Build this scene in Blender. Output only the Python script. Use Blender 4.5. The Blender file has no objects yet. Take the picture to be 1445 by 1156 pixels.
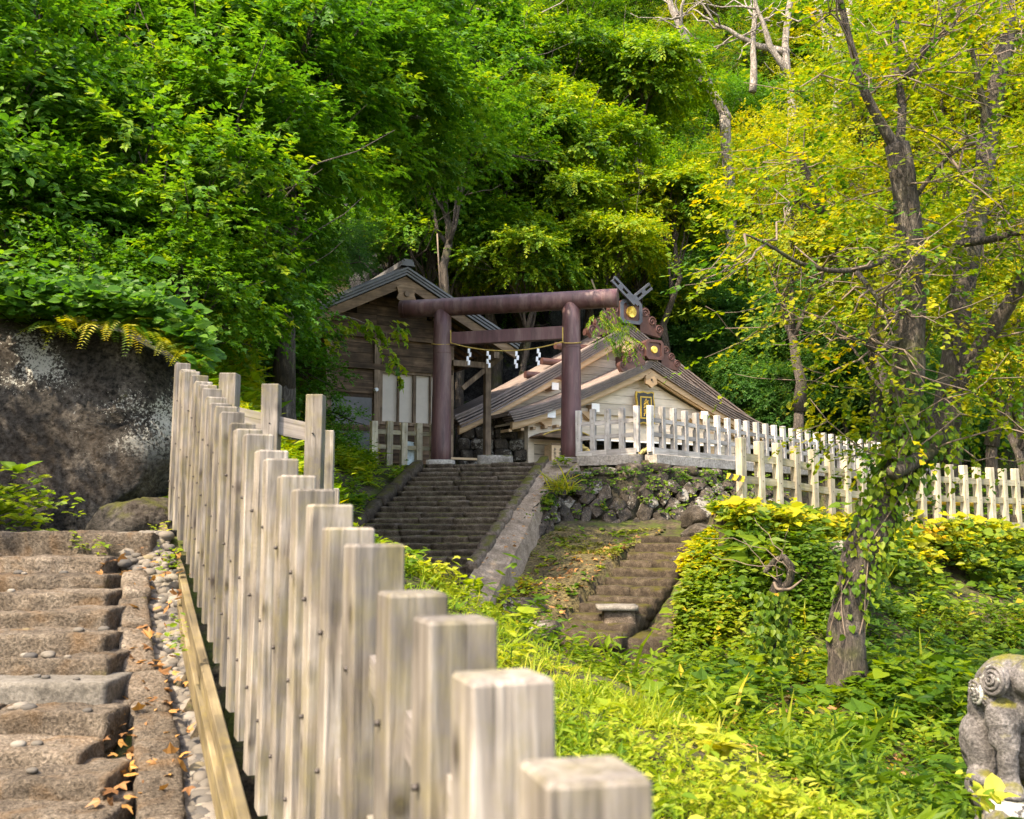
import bpy, math, random
import numpy as np
from mathutils import Vector, Matrix, Quaternion

rad = math.radians
random.seed(7)
RNG = np.random.default_rng(11)
scene = bpy.context.scene
COL = scene.collection

# ------------------------------------------------------------------ camera, sky, sun, exposure
FPX = 1405.0                    # focal length in photograph pixels (35 mm lens)
PITCH = rad(6.6)
cam_d = bpy.data.cameras.new('camera')
cam = bpy.data.objects.new('camera', cam_d)
COL.objects.link(cam)
cam.location = (0, 0, 0)
cam.rotation_euler = (rad(90) + PITCH, 0, 0)
cam_d.sensor_width = 36.0
cam_d.lens = 36.0 * FPX / 1445.0
cam_d.clip_start = 0.05
cam_d.clip_end = 600.0
cam_d.dof.use_dof = True
cam_d.dof.focus_distance = 24.0
cam_d.dof.aperture_fstop = 4.5
scene.camera = cam

SUN_DIR = Vector((-0.42, -0.46, 0.78)).normalized()          # towards the sun
w = bpy.data.worlds.new('World')
scene.world = w
w.use_nodes = True
wn = w.node_tree.nodes
bg = wn['Background']
sky = wn.new('ShaderNodeTexSky')
sky.sky_type = 'NISHITA'
sky.sun_disc = False
sky.sun_elevation = math.asin(SUN_DIR.z)
sky.sun_rotation = math.atan2(SUN_DIR.x, SUN_DIR.y)
sky.dust_density = 2.0
w.node_tree.links.new(sky.outputs[0], bg.inputs[0])
bg.inputs[1].default_value = 0.15
sun_d = bpy.data.lights.new('sun', 'SUN')
sun_d.energy = 2.1
sun_d.angle = rad(0.53)
sun_d.color = (1.0, 0.93, 0.80)
sun = bpy.data.objects.new('sun', sun_d)
COL.objects.link(sun)
sun.rotation_euler = SUN_DIR.to_track_quat('Z', 'Y').to_euler()
scene.view_settings.view_transform = 'Standard'
scene.view_settings.look = 'None'
scene.view_settings.exposure = 2.35
scene.view_settings.gamma = 1.0
scene.view_settings.use_white_balance = True          # camera set for daylight shade: warm rendering
scene.view_settings.white_balance_temperature = 7600
scene.view_settings.white_balance_tint = 12.0
scene.cycles.max_bounces = 7
scene.cycles.diffuse_bounces = 4
scene.cycles.transmission_bounces = 5
scene.cycles.glossy_bounces = 2
scene.cycles.use_denoising = True
scene.cycles.caustics_reflective = False
scene.cycles.caustics_refractive = False


def at(px, py, Y):
    """World point at distance Y that stands where the photograph has pixel (px, py)."""
    u = (px - 722.5) / FPX
    v = (578.0 - py) / FPX
    cy, sy = math.cos(PITCH), math.sin(PITCH)
    d = np.array([u, cy - v * sy, sy + v * cy])
    return d * (Y / d[1])


# ------------------------------------------------------------------ mesh helpers (numpy)
def vnoise(P, seed=0):
    P = np.asarray(P, float)
    i = np.floor(P).astype(np.int64)
    f = P - i
    f = f * f * (3 - 2 * f)

    def h(a, b, c):
        n = (a * 374761393 + b * 668265263 + c * 2147483647 + seed * 974634777) & 0xFFFFFFFF
        n = ((n ^ (n >> 13)) * 1274126177) & 0xFFFFFFFF
        n = n ^ (n >> 16)
        return (n & 0xFFFF) / 32767.5 - 1.0
    r = 0
    for dx in (0, 1):
        wx = f[:, 0] if dx else 1 - f[:, 0]
        for dy in (0, 1):
            wy = f[:, 1] if dy else 1 - f[:, 1]
            for dz in (0, 1):
                wz = f[:, 2] if dz else 1 - f[:, 2]
                r = r + wx * wy * wz * h(i[:, 0] + dx, i[:, 1] + dy, i[:, 2] + dz)
    return r


def fbm(P, seed=0, octv=3):
    P = np.asarray(P, float)
    r = 0
    a = 1.0
    for k in range(octv):
        r = r + a * vnoise(P * (2.03 ** k) + k * 17.3, seed + k)
        a *= 0.5
    return r


def nrm(v):
    v = np.asarray(v, float)
    return v / np.maximum(np.linalg.norm(v, axis=-1, keepdims=True), 1e-9)


class MB:
    """collects shapes for ONE mesh"""

    def __init__(s):
        s.V = []
        s.F = []
        s.n = 0
        s.R = []

    def add(s, V, F, rnd=None):
        V = np.asarray(V, float).reshape(-1, 3)
        s.V.append(V)
        for f in F:
            f = np.asarray(f, np.int64)
            if f.ndim == 1:
                f = f[None, :]
            s.F.append(f + s.n)
        s.R.append(np.zeros(len(V)) if rnd is None else np.broadcast_to(rnd, (len(V),)))
        s.n += len(V)
        return s

    def box(s, c, size, M=None):
        c = np.asarray(c, float)
        h = np.asarray(size, float) / 2
        V = np.array([[x, y, z] for x in (-1, 1) for y in (-1, 1) for z in (-1, 1)]) * h
        if M is not None:
            V = V @ np.asarray(M).T
        V = V + c
        return s.add(V, [np.array([[0, 1, 3, 2], [4, 6, 7, 5], [0, 4, 5, 1], [2, 3, 7, 6], [0, 2, 6, 4], [1, 5, 7, 3]])])

    def bar(s, p0, p1, wd, ht, up=(0, 0, 1), ch=0.0):
        """rectangular bar from p0 to p1"""
        p0 = np.asarray(p0, float)
        p1 = np.asarray(p1, float)
        t = nrm(p1 - p0)
        sd = nrm(np.cross(t, up))
        u = np.cross(sd, t)
        if ch <= 0:
            q = np.array([[-1, -1], [1, -1], [1, 1], [-1, 1]]) * [wd / 2, ht / 2]
        else:
            a, b = wd / 2, ht / 2
            q = np.array([[-a + ch, -b], [a - ch, -b], [a, -b + ch], [a, b - ch], [a - ch, b], [-a + ch, b], [-a, b - ch], [-a, -b + ch]])
        ring = q[:, :1] * sd + q[:, 1:] * u
        n = len(q)
        V = np.vstack([ring + p0, ring + p1])
        i = np.arange(n)
        j = (i + 1) % n
        return s.add(V, [np.stack([i, j, j + n, i + n], 1), i[::-1], i + n])

    def tube(s, path, radii, n=10, caps=True, rough=0.0, seed=0):
        path = np.asarray(path, float)
        m = len(path)
        radii = np.broadcast_to(np.asarray(radii, float), (m,))
        tan = np.gradient(path, axis=0)
        tan = nrm(tan)
        ref = np.array([0.0, 0, 1]) if abs(tan[0][2]) < 0.9 else np.array([1.0, 0, 0])
        a = nrm(np.cross(tan[0], ref))
        V = []
        ang = np.arange(n) * 2 * np.pi / n
        for k in range(m):
            a = a - tan[k] * np.dot(a, tan[k])
            a = nrm(a)
            b = np.cross(tan[k], a)
            V.append(path[k] + radii[k] * (np.cos(ang)[:, None] * a + np.sin(ang)[:, None] * b))
        V = np.vstack(V)
        if rough > 0:
            cen = np.repeat(path, n, 0)
            d = V - cen
            V = cen + d * (1 + rough * fbm(V * 4.0, seed, 2))[:, None]
        i = np.arange(n)
        j = (i + 1) % n
        Q = np.vstack([np.stack([i + k * n, j + k * n, j + (k + 1) * n, i + (k + 1) * n], 1) for k in range(m - 1)])
        F = [Q]
        if caps:
            F += [i[::-1], i + (m - 1) * n]
        return s.add(V, F)

    def cyl(s, p0, p1, r0, r1=None, n=24):
        r1 = r0 if r1 is None else r1
        return s.tube([p0, p1], [r0, r1], n)

    def prism(s, poly, y0, y1, M=None, off=(0, 0, 0)):
        """polygon in local x,z pushed along y"""
        p = np.asarray(poly, float)
        n = len(p)
        A = np.stack([p[:, 0], np.full(n, y0), p[:, 1]], 1)
        B = np.stack([p[:, 0], np.full(n, y1), p[:, 1]], 1)
        V = np.vstack([A, B])
        if M is not None:
            V = V @ np.asarray(M).T
        V = V + np.asarray(off)
        i = np.arange(n)
        j = (i + 1) % n
        return s.add(V, [i, i[::-1] + n, np.stack([j, i, i + n, j + n], 1)])

    def mesh(s, name, smooth=False):
        V = np.vstack(s.V)
        me = bpy.data.meshes.new(name)
        me.vertices.add(len(V))
        me.vertices.foreach_set('co', V.ravel())
        ls = [f.ravel() for f in s.F]
        tot = np.concatenate([np.full(len(f), f.shape[1]) for f in s.F])
        idx = np.concatenate(ls)
        me.loops.add(len(idx))
        me.loops.foreach_set('vertex_index', idx.astype(np.int32))
        me.polygons.add(len(tot))
        st = np.concatenate([[0], np.cumsum(tot)[:-1]])
        me.polygons.foreach_set('loop_start', st.astype(np.int32))
        me.polygons.foreach_set('loop_total', tot.astype(np.int32))
        me.polygons.foreach_set('use_smooth', np.full(len(tot), bool(smooth)))
        R = np.concatenate(s.R)
        if R.any():
            at_ = me.attributes.new('rnd', 'FLOAT', 'POINT')
            at_.data.foreach_set('value', R.astype(np.float32))
        me.update(calc_edges=True)
        return me


def rough_block(size, n=(6, 4, 4), r=0.04, amp=0.02, freq=4.0, seed=0, octv=3):
    """weathered stone block: rounded box surface displaced by noise; returns V, quads"""
    hx, hy, hz = np.asarray(size, float) / 2
    nx, ny, nz = n
    key = {}
    V = []
    Q = []

    def vid(i, j, k):
        t = (i, j, k)
        if t not in key:
            key[t] = len(V)
            V.append(((i / nx * 2 - 1) * hx, (j / ny * 2 - 1) * hy, (k / nz * 2 - 1) * hz))
        return key[t]
    for i in range(nx):
        for j in range(ny):
            Q.append((vid(i, j, 0), vid(i, j + 1, 0), vid(i + 1, j + 1, 0), vid(i + 1, j, 0)))
            Q.append((vid(i, j, nz), vid(i + 1, j, nz), vid(i + 1, j + 1, nz), vid(i, j + 1, nz)))
    for i in range(nx):
        for k in range(nz):
            Q.append((vid(i, 0, k), vid(i + 1, 0, k), vid(i + 1, 0, k + 1), vid(i, 0, k + 1)))
            Q.append((vid(i, ny, k), vid(i, ny, k + 1), vid(i + 1, ny, k + 1), vid(i + 1, ny, k)))
    for j in range(ny):
        for k in range(nz):
            Q.append((vid(0, j, k), vid(0, j, k + 1), vid(0, j + 1, k + 1), vid(0, j + 1, k)))
            Q.append((vid(nx, j, k), vid(nx, j + 1, k), vid(nx, j + 1, k + 1), vid(nx, j, k + 1)))
    V = np.array(V)
    h = np.array([hx, hy, hz])
    r = min(r, min(h) * 0.95)
    inner = np.clip(V, -(h - r), h - r)
    d = V - inner
    l = np.linalg.norm(d, axis=1, keepdims=True)
    V = np.where(l > 1e-9, inner + d / np.maximum(l, 1e-9) * r, V)
    nn = nrm(V / h)
    off = seed * 7.13
    V = V + nn * (amp * fbm(V * freq + off, seed, octv))[:, None]
    return V, [np.array(Q)]


def ellipsoid_rock(radii, seed, amp=0.15, n=8, freq=1.6, flat=0.0):
    V, Q = rough_block((2, 2, 2), (n, n, n), 0.999, 0, 1, seed)
    V = nrm(V)
    V = V * (1 + amp * fbm(V * freq + seed * 3.1, seed, 3))[:, None]
    return V * np.asarray(radii), Q


# ------------------------------------------------------------------ object helpers
def tag(o, label=None, cat=None, group=None, kind=None):
    if label:
        o['label'] = label
    if cat:
        o['category'] = cat
    if group:
        o['group'] = group
    if kind:
        o['kind'] = kind
    return o


def thing(name, label, cat, loc=(0, 0, 0), rz=0.0, group=None):
    o = bpy.data.objects.new(name, None)
    o.empty_display_size = 0.2
    COL.objects.link(o)
    o.location = loc
    o.rotation_euler = (0, 0, rz)
    return tag(o, label, cat, group)


def mobj(name, me, mat, parent=None, loc=None, rot=None, scale=None):
    o = bpy.data.objects.new(name, me)
    COL.objects.link(o)
    if mat is not None and len(me.materials) == 0:
        me.materials.append(mat)
    if parent is not None:
        o.parent = parent
    if loc is not None:
        o.location = loc
    if rot is not None:
        o.rotation_euler = rot
    if scale is not None:
        o.scale = scale
    return o


def part(name, mb, mat, parent, smooth=False, loc=None, rot=None):
    """part in the local space of its parent"""
    return mobj(name, mb.mesh(name, smooth), mat, parent, loc, rot)


def wpart(name, mb, mat, parent, smooth=False):
    """part whose shapes were given in world coordinates (parent: translated + rotated about z only, no grandparent rotation)"""
    me = mb.mesh(name, smooth)
    chain = []
    p = parent
    while p is not None:
        chain.append(p)
        p = p.parent
    M = Matrix.Identity(4)
    for p in reversed(chain):
        M = M @ Matrix.LocRotScale(p.location, p.rotation_euler, p.scale)
    me.transform(M.inverted())
    return mobj(name, me, mat, parent)


def single(name, mb, mat, label=None, cat=None, group=None, kind=None, smooth=False):
    me = mb.mesh(name, smooth)
    return tag(mobj(name, me, mat), label, cat, group, kind)


# ------------------------------------------------------------------ materials
def new_mat(name):
    m = bpy.data.materials.new(name)
    m.use_nodes = True
    nt = m.node_tree
    b = nt.nodes['Principled BSDF']
    return m, nt, b


def nd(nt, typ, ins=None, **kw):
    n = nt.nodes.new(typ)
    for k, v in kw.items():
        setattr(n, k, v)
    for k, v in (ins or {}).items():
        if isinstance(v, bpy.types.NodeSocket):
            nt.links.new(v, n.inputs[k])
        else:
            n.inputs[k].default_value = v
    return n


def ramp(nt, fac, stops, interp='LINEAR'):
    n = nt.nodes.new('ShaderNodeValToRGB')
    cr = n.color_ramp
    cr.interpolation = interp
    while len(cr.elements) < len(stops):
        cr.elements.new(0.5)
    for e, (p, c) in zip(cr.elements, stops):
        e.position = p
        e.color = (c[0], c[1], c[2], 1) if hasattr(c, '__len__') else (c, c, c, 1)
    if fac is not None:
        nt.links.new(fac, n.inputs[0])
    return n


def coords(nt, scale=(1, 1, 1), rnd=13.0):
    tc = nt.nodes.new('ShaderNodeTexCoord')
    oi = nt.nodes.new('ShaderNodeObjectInfo')
    mul = nd(nt, 'ShaderNodeVectorMath', {0: oi.outputs['Random'], 1: (rnd, rnd * 1.7, rnd * 0.6)}, operation='MULTIPLY')
    add = nd(nt, 'ShaderNodeVectorMath', {0: tc.outputs['Object'], 1: mul.outputs[0]}, operation='ADD')
    mp = nd(nt, 'ShaderNodeMapping', {'Vector': add.outputs[0], 'Scale': scale})
    return mp.outputs[0], add.outputs[0], oi.outputs['Random']


def mixc(nt, fac, a, b, typ='MIX'):
    n = nd(nt, 'ShaderNodeMix', data_type='RGBA', blend_type=typ)
    for sock, v in ((n.inputs['Factor'], fac), (n.inputs['A'], a), (n.inputs['B'], b)):
        if isinstance(v, bpy.types.NodeSocket):
            nt.links.new(v, sock)
        elif hasattr(v, '__len__'):
            sock.default_value = (v[0], v[1], v[2], 1)
        else:
            sock.default_value = v
    return n.outputs['Result']


def mat_wood(name, dark, mid, light, axis='z', fine=26.0, knots=0.6, lichen=None, lich_amt=0.0, rough=0.8, bump=0.35, stain=0.5):
    m, nt, b = new_mat(name)
    sc = {'z': (fine, fine, fine * 0.05), 'x': (fine * 0.05, fine, fine), 'y': (fine, fine * 0.05, fine)}[axis]
    v, raw, r = coords(nt, sc)
    n1 = nd(nt, 'ShaderNodeTexNoise', {'Vector': v, 'Scale': 1.0, 'Detail': 5.0, 'Roughness': 0.65, 'Distortion': 0.6})
    c1 = ramp(nt, n1.outputs[0], [(0.22, dark), (0.5, mid), (0.78, light)])
    n2 = nd(nt, 'ShaderNodeTexNoise', {'Vector': raw, 'Scale': 3.2, 'Detail': 3.0})
    st = ramp(nt, n2.outputs[0], [(0.38, 1 - stain), (0.62, 1.0)])
    col = mixc(nt, 1.0, c1.outputs[0], st.outputs[0], 'MULTIPLY')
    gm = nd(nt, 'ShaderNodeMapping', {'Vector': raw, 'Scale': {'z': (9, 9, 1.3), 'x': (1.3, 9, 9), 'y': (9, 1.3, 9)}[axis]})
    gn = nd(nt, 'ShaderNodeTexNoise', {'Vector': gm.outputs[0], 'Scale': 1.0, 'Detail': 3.0})
    gf = ramp(nt, gn.outputs[0], [(0.54, 0), (0.66, stain * 1.3)])
    col = mixc(nt, gf.outputs[0], col, (mid[0] * 0.42, mid[1] * 0.44, mid[2] * 0.48))
    # per piece tone
    rr = ramp(nt, r, [(0, 0.68), (1, 1.18)])
    ck = nd(nt, 'ShaderNodeMapping', {'Vector': raw, 'Scale': {'z': (70, 70, 1.6), 'x': (1.6, 70, 70), 'y': (70, 1.6, 70)}[axis]})
    cn = nd(nt, 'ShaderNodeTexNoise', {'Vector': ck.outputs[0], 'Scale': 1.0, 'Detail': 2.0})
    cf = ramp(nt, cn.outputs[0], [(0.27, 0.35), (0.36, 1.0)])
    col = mixc(nt, 1.0, col, cf.outputs[0], 'MULTIPLY')
    col = mixc(nt, 1.0, col, rr.outputs[0], 'MULTIPLY')
    if knots > 0:
        ks = {'z': (1, 1, 0.75), 'x': (0.75, 1, 1), 'y': (1, 0.75, 1)}[axis]
        km = nd(nt, 'ShaderNodeMapping', {'Vector': raw, 'Scale': ks})
        vo = nd(nt, 'ShaderNodeTexVoronoi', {'Vector': km.outputs[0], 'Scale': 6.5})
        kr = ramp(nt, vo.outputs['Distance'], [(0.07, 1), (0.13, 0.55), (0.2, 0.25), (0.25, 0)])
        kf = nd(nt, 'ShaderNodeMath', {0: kr.outputs[0], 1: knots}, operation='MULTIPLY')
        col = mixc(nt, kf.outputs[0], col, (dark[0] * 0.5, dark[1] * 0.48, dark[2] * 0.5))
    if lichen is not None:
        n3 = nd(nt, 'ShaderNodeTexNoise', {'Vector': raw, 'Scale': 7.0, 'Detail': 4.0, 'Roughness': 0.7})
        lr = ramp(nt, n3.outputs[0], [(0.55 - 0.25 * lich_amt, 0), (0.75 - 0.25 * lich_amt, lich_amt)])
        col = mixc(nt, lr.outputs[0], col, lichen)
    nt.links.new(col, b.inputs['Base Color'])
    b.inputs['Roughness'].default_value = rough
    b.inputs['Specular IOR Level'].default_value = 0.25
    bm = nd(nt, 'ShaderNodeBump', {'Height': n1.outputs[0], 'Strength': bump, 'Distance': 0.01})
    nt.links.new(bm.outputs[0], b.inputs['Normal'])
    return m


def mat_stone(name, dark, mid, light, scale=3.0, moss=None, moss_amt=0.0, moss_up=True, lichen=0.0, lich_col=(0.5, 0.5, 0.46), lich_scale=9.0, bump=0.5, rough=0.9, rust=None, rust_amt=0.3, speck=0.25, zmask=None):
    m, nt, b = new_mat(name)
    v, raw, r = coords(nt, (1, 1, 1))
    n1 = nd(nt, 'ShaderNodeTexNoise', {'Vector': v, 'Scale': scale, 'Detail': 8.0, 'Roughness': 0.68})
    n2 = nd(nt, 'ShaderNodeTexNoise', {'Vector': v, 'Scale': scale * 9, 'Detail': 4.0, 'Roughness': 0.7})
    col = ramp(nt, n1.outputs[0], [(0.3, dark), (0.5, mid), (0.7, light)]).outputs[0]
    sp = ramp(nt, n2.outputs[0], [(0.35, 1 - speck * 1.6), (0.65, 1 + speck)])
    col = mixc(nt, 1.0, col, sp.outputs[0], 'MULTIPLY')
    rr = ramp(nt, r, [(0, 0.75), (1, 1.2)])
    col = mixc(nt, 1.0, col, rr.outputs[0], 'MULTIPLY')
    if rust is not None:
        n5 = nd(nt, 'ShaderNodeTexNoise', {'Vector': v, 'Scale': scale * 0.7, 'Detail': 5.0, 'Distortion': 0.8})
        f = ramp(nt, n5.outputs[0], [(0.5, 0), (0.72, rust_amt)])
        col = mixc(nt, f.outputs[0], col, rust)
    if lichen > 0:
        n4 = nd(nt, 'ShaderNodeTexNoise', {'Vector': v, 'Scale': lich_scale, 'Detail': 6.0, 'Roughness': 0.75})
        big = nd(nt, 'ShaderNodeTexNoise', {'Vector': v, 'Scale': 1.1, 'Detail': 2.0})
        s = nd(nt, 'ShaderNodeMath', {0: n4.outputs[0], 1: big.outputs[0]}, operation='ADD')
        f = ramp(nt, s.outputs[0], [(1.16 - 0.2 * lichen, 0), (1.21 - 0.2 * lichen, 0.9)])
        f.color_ramp.elements[0].position = min(1, (1.16 - 0.2 * lichen) * 0.5)
        f.color_ramp.elements[1].position = min(1, (1.182 - 0.2 * lichen) * 0.5)
        hs = nd(nt, 'ShaderNodeMath', {0: s.outputs[0], 1: 0.5}, operation='MULTIPLY')
        nt.links.new(hs.outputs[0], f.inputs[0])
        fac = f.outputs[0]
        if zmask is not None:
            tco = nt.nodes.new('ShaderNodeTexCoord')
            sz_ = nd(nt, 'ShaderNodeSeparateXYZ', {0: tco.outputs['Object']})
            zr = nd(nt, 'ShaderNodeMapRange', {'Value': sz_.outputs['Z'], 'From Min': zmask[0], 'From Max': zmask[1]})
            fac = nd(nt, 'ShaderNodeMath', {0: fac, 1: zr.outputs[0]}, operation='MULTIPLY').outputs[0]
        col = mixc(nt, fac, col, lich_col)
    if moss is not None:
        n3 = nd(nt, 'ShaderNodeTexNoise', {'Vector': v, 'Scale': 2.6, 'Detail': 6.0, 'Roughness': 0.7})
        if moss_up:
            g = nt.nodes.new('ShaderNodeNewGeometry')
            sx = nd(nt, 'ShaderNodeSeparateXYZ', {0: g.outputs['Normal']})
            up = nd(nt, 'ShaderNodeMath', {0: sx.outputs['Z'], 1: 0.28}, operation='MULTIPLY')
            s = nd(nt, 'ShaderNodeMath', {0: n3.outputs[0], 1: up.outputs[0]}, operation='ADD').outputs[0]
        else:
            s = n3.outputs[0]
        f = ramp(nt, s, [(0.72 - 0.4 * moss_amt, 0), (0.86 - 0.4 * moss_amt, 1)])
        mc = mixc(nt, n2.outputs[0], (moss[0] * 0.45, moss[1] * 0.45, moss[2] * 0.45), (moss[0] * 1.5, moss[1] * 1.5, moss[2] * 1.5))
        col = mixc(nt, f.outputs[0], col, mc)
    nt.links.new(col, b.inputs['Base Color'])
    b.inputs['Roughness'].default_value = rough
    b.inputs['Specular IOR Level'].default_value = 0.2
    hsum = nd(nt, 'ShaderNodeMath', {0: n1.outputs[0], 1: n2.outputs[0]}, operation='ADD')
    bm = nd(nt, 'ShaderNodeBump', {'Height': hsum.outputs[0], 'Strength': bump, 'Distance': 0.03})
    nt.links.new(bm.outputs[0], b.inputs['Normal'])
    return m


def mat_plain(name, col, rough=0.6, metal=0.0, var=0.15, scale=6.0, bump=0.1, streak=False, dirt=None, dirt_amt=0.4):
    m, nt, b = new_mat(name)
    v, raw, r = coords(nt, (1, 1, 0.15) if streak else (1, 1, 1))
    n1 = nd(nt, 'ShaderNodeTexNoise', {'Vector': v, 'Scale': scale, 'Detail': 6.0, 'Roughness': 0.65})
    f = ramp(nt, n1.outputs[0], [(0.3, 1 - var), (0.7, 1 + var)])
    c = mixc(nt, 1.0, col, f.outputs[0], 'MULTIPLY')
    if dirt is not None:
        n2 = nd(nt, 'ShaderNodeTexNoise', {'Vector': v, 'Scale': scale * 0.6, 'Detail': 7.0, 'Roughness': 0.7})
        g = ramp(nt, n2.outputs[0], [(0.48, 0), (0.7, dirt_amt)])
        c = mixc(nt, g.outputs[0], c, dirt)
    nt.links.new(c, b.inputs['Base Color'])
    b.inputs['Roughness'].default_value = rough
    b.inputs['Metallic'].default_value = metal
    bm = nd(nt, 'ShaderNodeBump', {'Height': n1.outputs[0], 'Strength': bump, 'Distance': 0.01})
    nt.links.new(bm.outputs[0], b.inputs['Normal'])
    return m


def mat_leaf(name, stops, trans=0.5, rough=0.5, tint=1.25, objvar=0.25):
    """leaf colour by a per-leaf random value; light passes through"""
    m, nt, b = new_mat(name)
    a = nd(nt, 'ShaderNodeAttribute', attribute_name='rnd')
    oi = nt.nodes.new('ShaderNodeObjectInfo')
    o1 = nd(nt, 'ShaderNodeMath', {0: oi.outputs['Random'], 1: 0.5}, operation='SUBTRACT')
    o2 = nd(nt, 'ShaderNodeMath', {0: o1.outputs[0], 1: objvar, 2: a.outputs['Fac']}, operation='MULTIPLY_ADD')
    c = ramp(nt, o2.outputs[0], stops)
    nt.links.new(c.outputs[0], b.inputs['Base Color'])
    b.inputs['Roughness'].default_value = rough
    b.inputs['Specular IOR Level'].default_value = 0.28
    tr = nt.nodes.new('ShaderNodeBsdfTranslucent')
    tc = mixc(nt, 1.0, c.outputs[0], (tint * 1.1, tint * 1.05, tint * 0.55), 'MULTIPLY')
    nt.links.new(tc, tr.inputs['Color'])
    mx = nd(nt, 'ShaderNodeMixShader', {0: trans, 1: b.outputs[0], 2: tr.outputs[0]})
    nt.links.new(mx.outputs[0], nt.nodes['Material Output'].inputs['Surface'])
    return m


M = {}
M['fence_near'] = mat_wood('wood_fence_weathered', (0.085, 0.072, 0.06), (0.275, 0.24, 0.205), (0.49, 0.445, 0.40), 'z', 46, 1.0, (0.20, 0.17, 0.055), 0.36, stain=0.5, bump=0.6)
M['fence_rail'] = mat_wood('wood_rail_weathered', (0.13, 0.115, 0.10), (0.30, 0.265, 0.24), (0.48, 0.44, 0.41), 'x', 30, 0.4, (0.22, 0.20, 0.06), 0.3, stain=0.4)
M['kick'] = mat_wood('wood_kickboard_lichened', (0.085, 0.066, 0.04), (0.18, 0.14, 0.08), (0.28, 0.23, 0.13), 'x', 24, 0.2, (0.25, 0.19, 0.035), 0.28, stain=0.45)
M['fence_white'] = mat_wood('wood_fence_bleached', (0.27, 0.245, 0.22), (0.52, 0.48, 0.44), (0.70, 0.66, 0.61), 'z', 26, 0.7, (0.30, 0.26, 0.16), 0.3, stain=0.35)
M['white_rail'] = mat_wood('wood_rail_bleached', (0.24, 0.215, 0.19), (0.44, 0.40, 0.36), (0.60, 0.56, 0.52), 'x', 22, 0.4, stain=0.25)
M['fence_mid'] = mat_wood('wood_fence_cream', (0.24, 0.20, 0.13), (0.47, 0.41, 0.30), (0.66, 0.60, 0.48), 'z', 22, 0.5, (0.33, 0.28, 0.06), 0.25, stain=0.3)
M['mid_rail'] = mat_wood('wood_rail_cream', (0.20, 0.17, 0.11), (0.38, 0.33, 0.22), (0.52, 0.46, 0.34), 'x', 22, 0.3, (0.30, 0.25, 0.05), 0.35, stain=0.3)
M['torii'] = mat_plain('paint_maroon_brown', (0.098, 0.044, 0.045), 0.55, 0.0, 0.42, 6.0, 0.15, True, (0.26, 0.175, 0.15), 0.6)
M['rope'] = mat_plain('straw_rope', (0.50, 0.36, 0.12), 0.8, 0, 0.3, 40, 0.4)
M['rope_yellow'] = mat_plain('yellow_cord', (0.44, 0.30, 0.07), 0.8, 0, 0.2, 30, 0.2)
M['paper'] = mat_plain('white_paper', (0.80, 0.80, 0.82), 0.7, 0, 0.05, 5, 0.05)
M['concrete'] = mat_stone('concrete_weathered', (0.20, 0.175, 0.145), (0.31, 0.275, 0.235), (0.42, 0.38, 0.33), 2.2, (0.10, 0.10, 0.02), 0.12, True, bump=0.3)
M['slab'] = mat_stone('concrete_slab_grey', (0.11, 0.10, 0.085), (0.19, 0.172, 0.148), (0.28, 0.255, 0.22), 5.0, bump=0.4)
M['coping'] = mat_stone('concrete_path_sandy', (0.13, 0.098, 0.066), (0.23, 0.175, 0.125), (0.34, 0.27, 0.20), 3.5, (0.11, 0.10, 0.02), 0.24, False, bump=0.3)
M['step'] = mat_stone('step_stone_brown', (0.075, 0.057, 0.042), (0.155, 0.118, 0.088), (0.29, 0.23, 0.175), 7.0, (0.10, 0.095, 0.015), 0.10, True, bump=0.9, speck=0.45)
M['step_moss'] = mat_stone('step_stone_mossy', (0.034, 0.025, 0.017), (0.078, 0.058, 0.040), (0.15, 0.118, 0.083), 9.0, (0.075, 0.066, 0.012), 0.09, True, bump=0.9, speck=0.45)
M['step_near'] = mat_stone('step_stone_sandy', (0.095, 0.075, 0.056), (0.172, 0.137, 0.104), (0.275, 0.228, 0.178), 6.0, (0.10, 0.085, 0.015), 0.2, False, bump=1.0, speck=0.4, rust=(0.24, 0.13, 0.05), rust_amt=0.45)
M['wall_stone'] = mat_stone('wall_stone_dark', (0.026, 0.021, 0.016), (0.062, 0.050, 0.038), (0.14, 0.115, 0.09), 4.0, (0.075, 0.066, 0.012), 0.27, False, lichen=0.24, lich_col=(0.27, 0.25, 0.21), lich_scale=12, bump=0.9, speck=0.4)
M['wall_back'] = mat_stone('wall_joint_moss', (0.02, 0.017, 0.012), (0.04, 0.034, 0.022), (0.07, 0.058, 0.035), 3.0, (0.07, 0.075, 0.01), 0.25, False, bump=0.8)
M['boulder'] = mat_stone('boulder_basalt', (0.014, 0.0125, 0.011), (0.040, 0.035, 0.030), (0.088, 0.077, 0.066), 2.2, (0.055, 0.055, 0.012), 0.10, True, lichen=0.17, lich_col=(0.38, 0.37, 0.33), lich_scale=34, bump=1.0, rust=(0.10, 0.062, 0.03), rust_amt=0.18, speck=0.55, zmask=(0.9, 1.35))
M['cliff'] = mat_stone('cliff_basalt', (0.012, 0.012, 0.013), (0.035, 0.034, 0.036), (0.085, 0.085, 0.09), 1.6, (0.05, 0.08, 0.01), 0.08, True, bump=1.0, speck=0.5)
M['statue'] = mat_stone('statue_granite', (0.07, 0.064, 0.062), (0.15, 0.138, 0.132), (0.25, 0.23, 0.22), 7.0, (0.15, 0.14, 0.025), 0.10, True, lichen=0.2, lich_scale=10, bump=0.7, speck=0.35)
M['pebble'] = mat_plain('pebble_grey', (0.26, 0.245, 0.235), 0.75, 0, 0.35, 9.0, 0.2)
M['soil'] = mat_stone('soil_forest', (0.028, 0.021, 0.013), (0.062, 0.047, 0.028), (0.115, 0.088, 0.05), 1.8, (0.06, 0.075, 0.012), 0.06, True, bump=0.9, speck=0.5)
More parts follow.
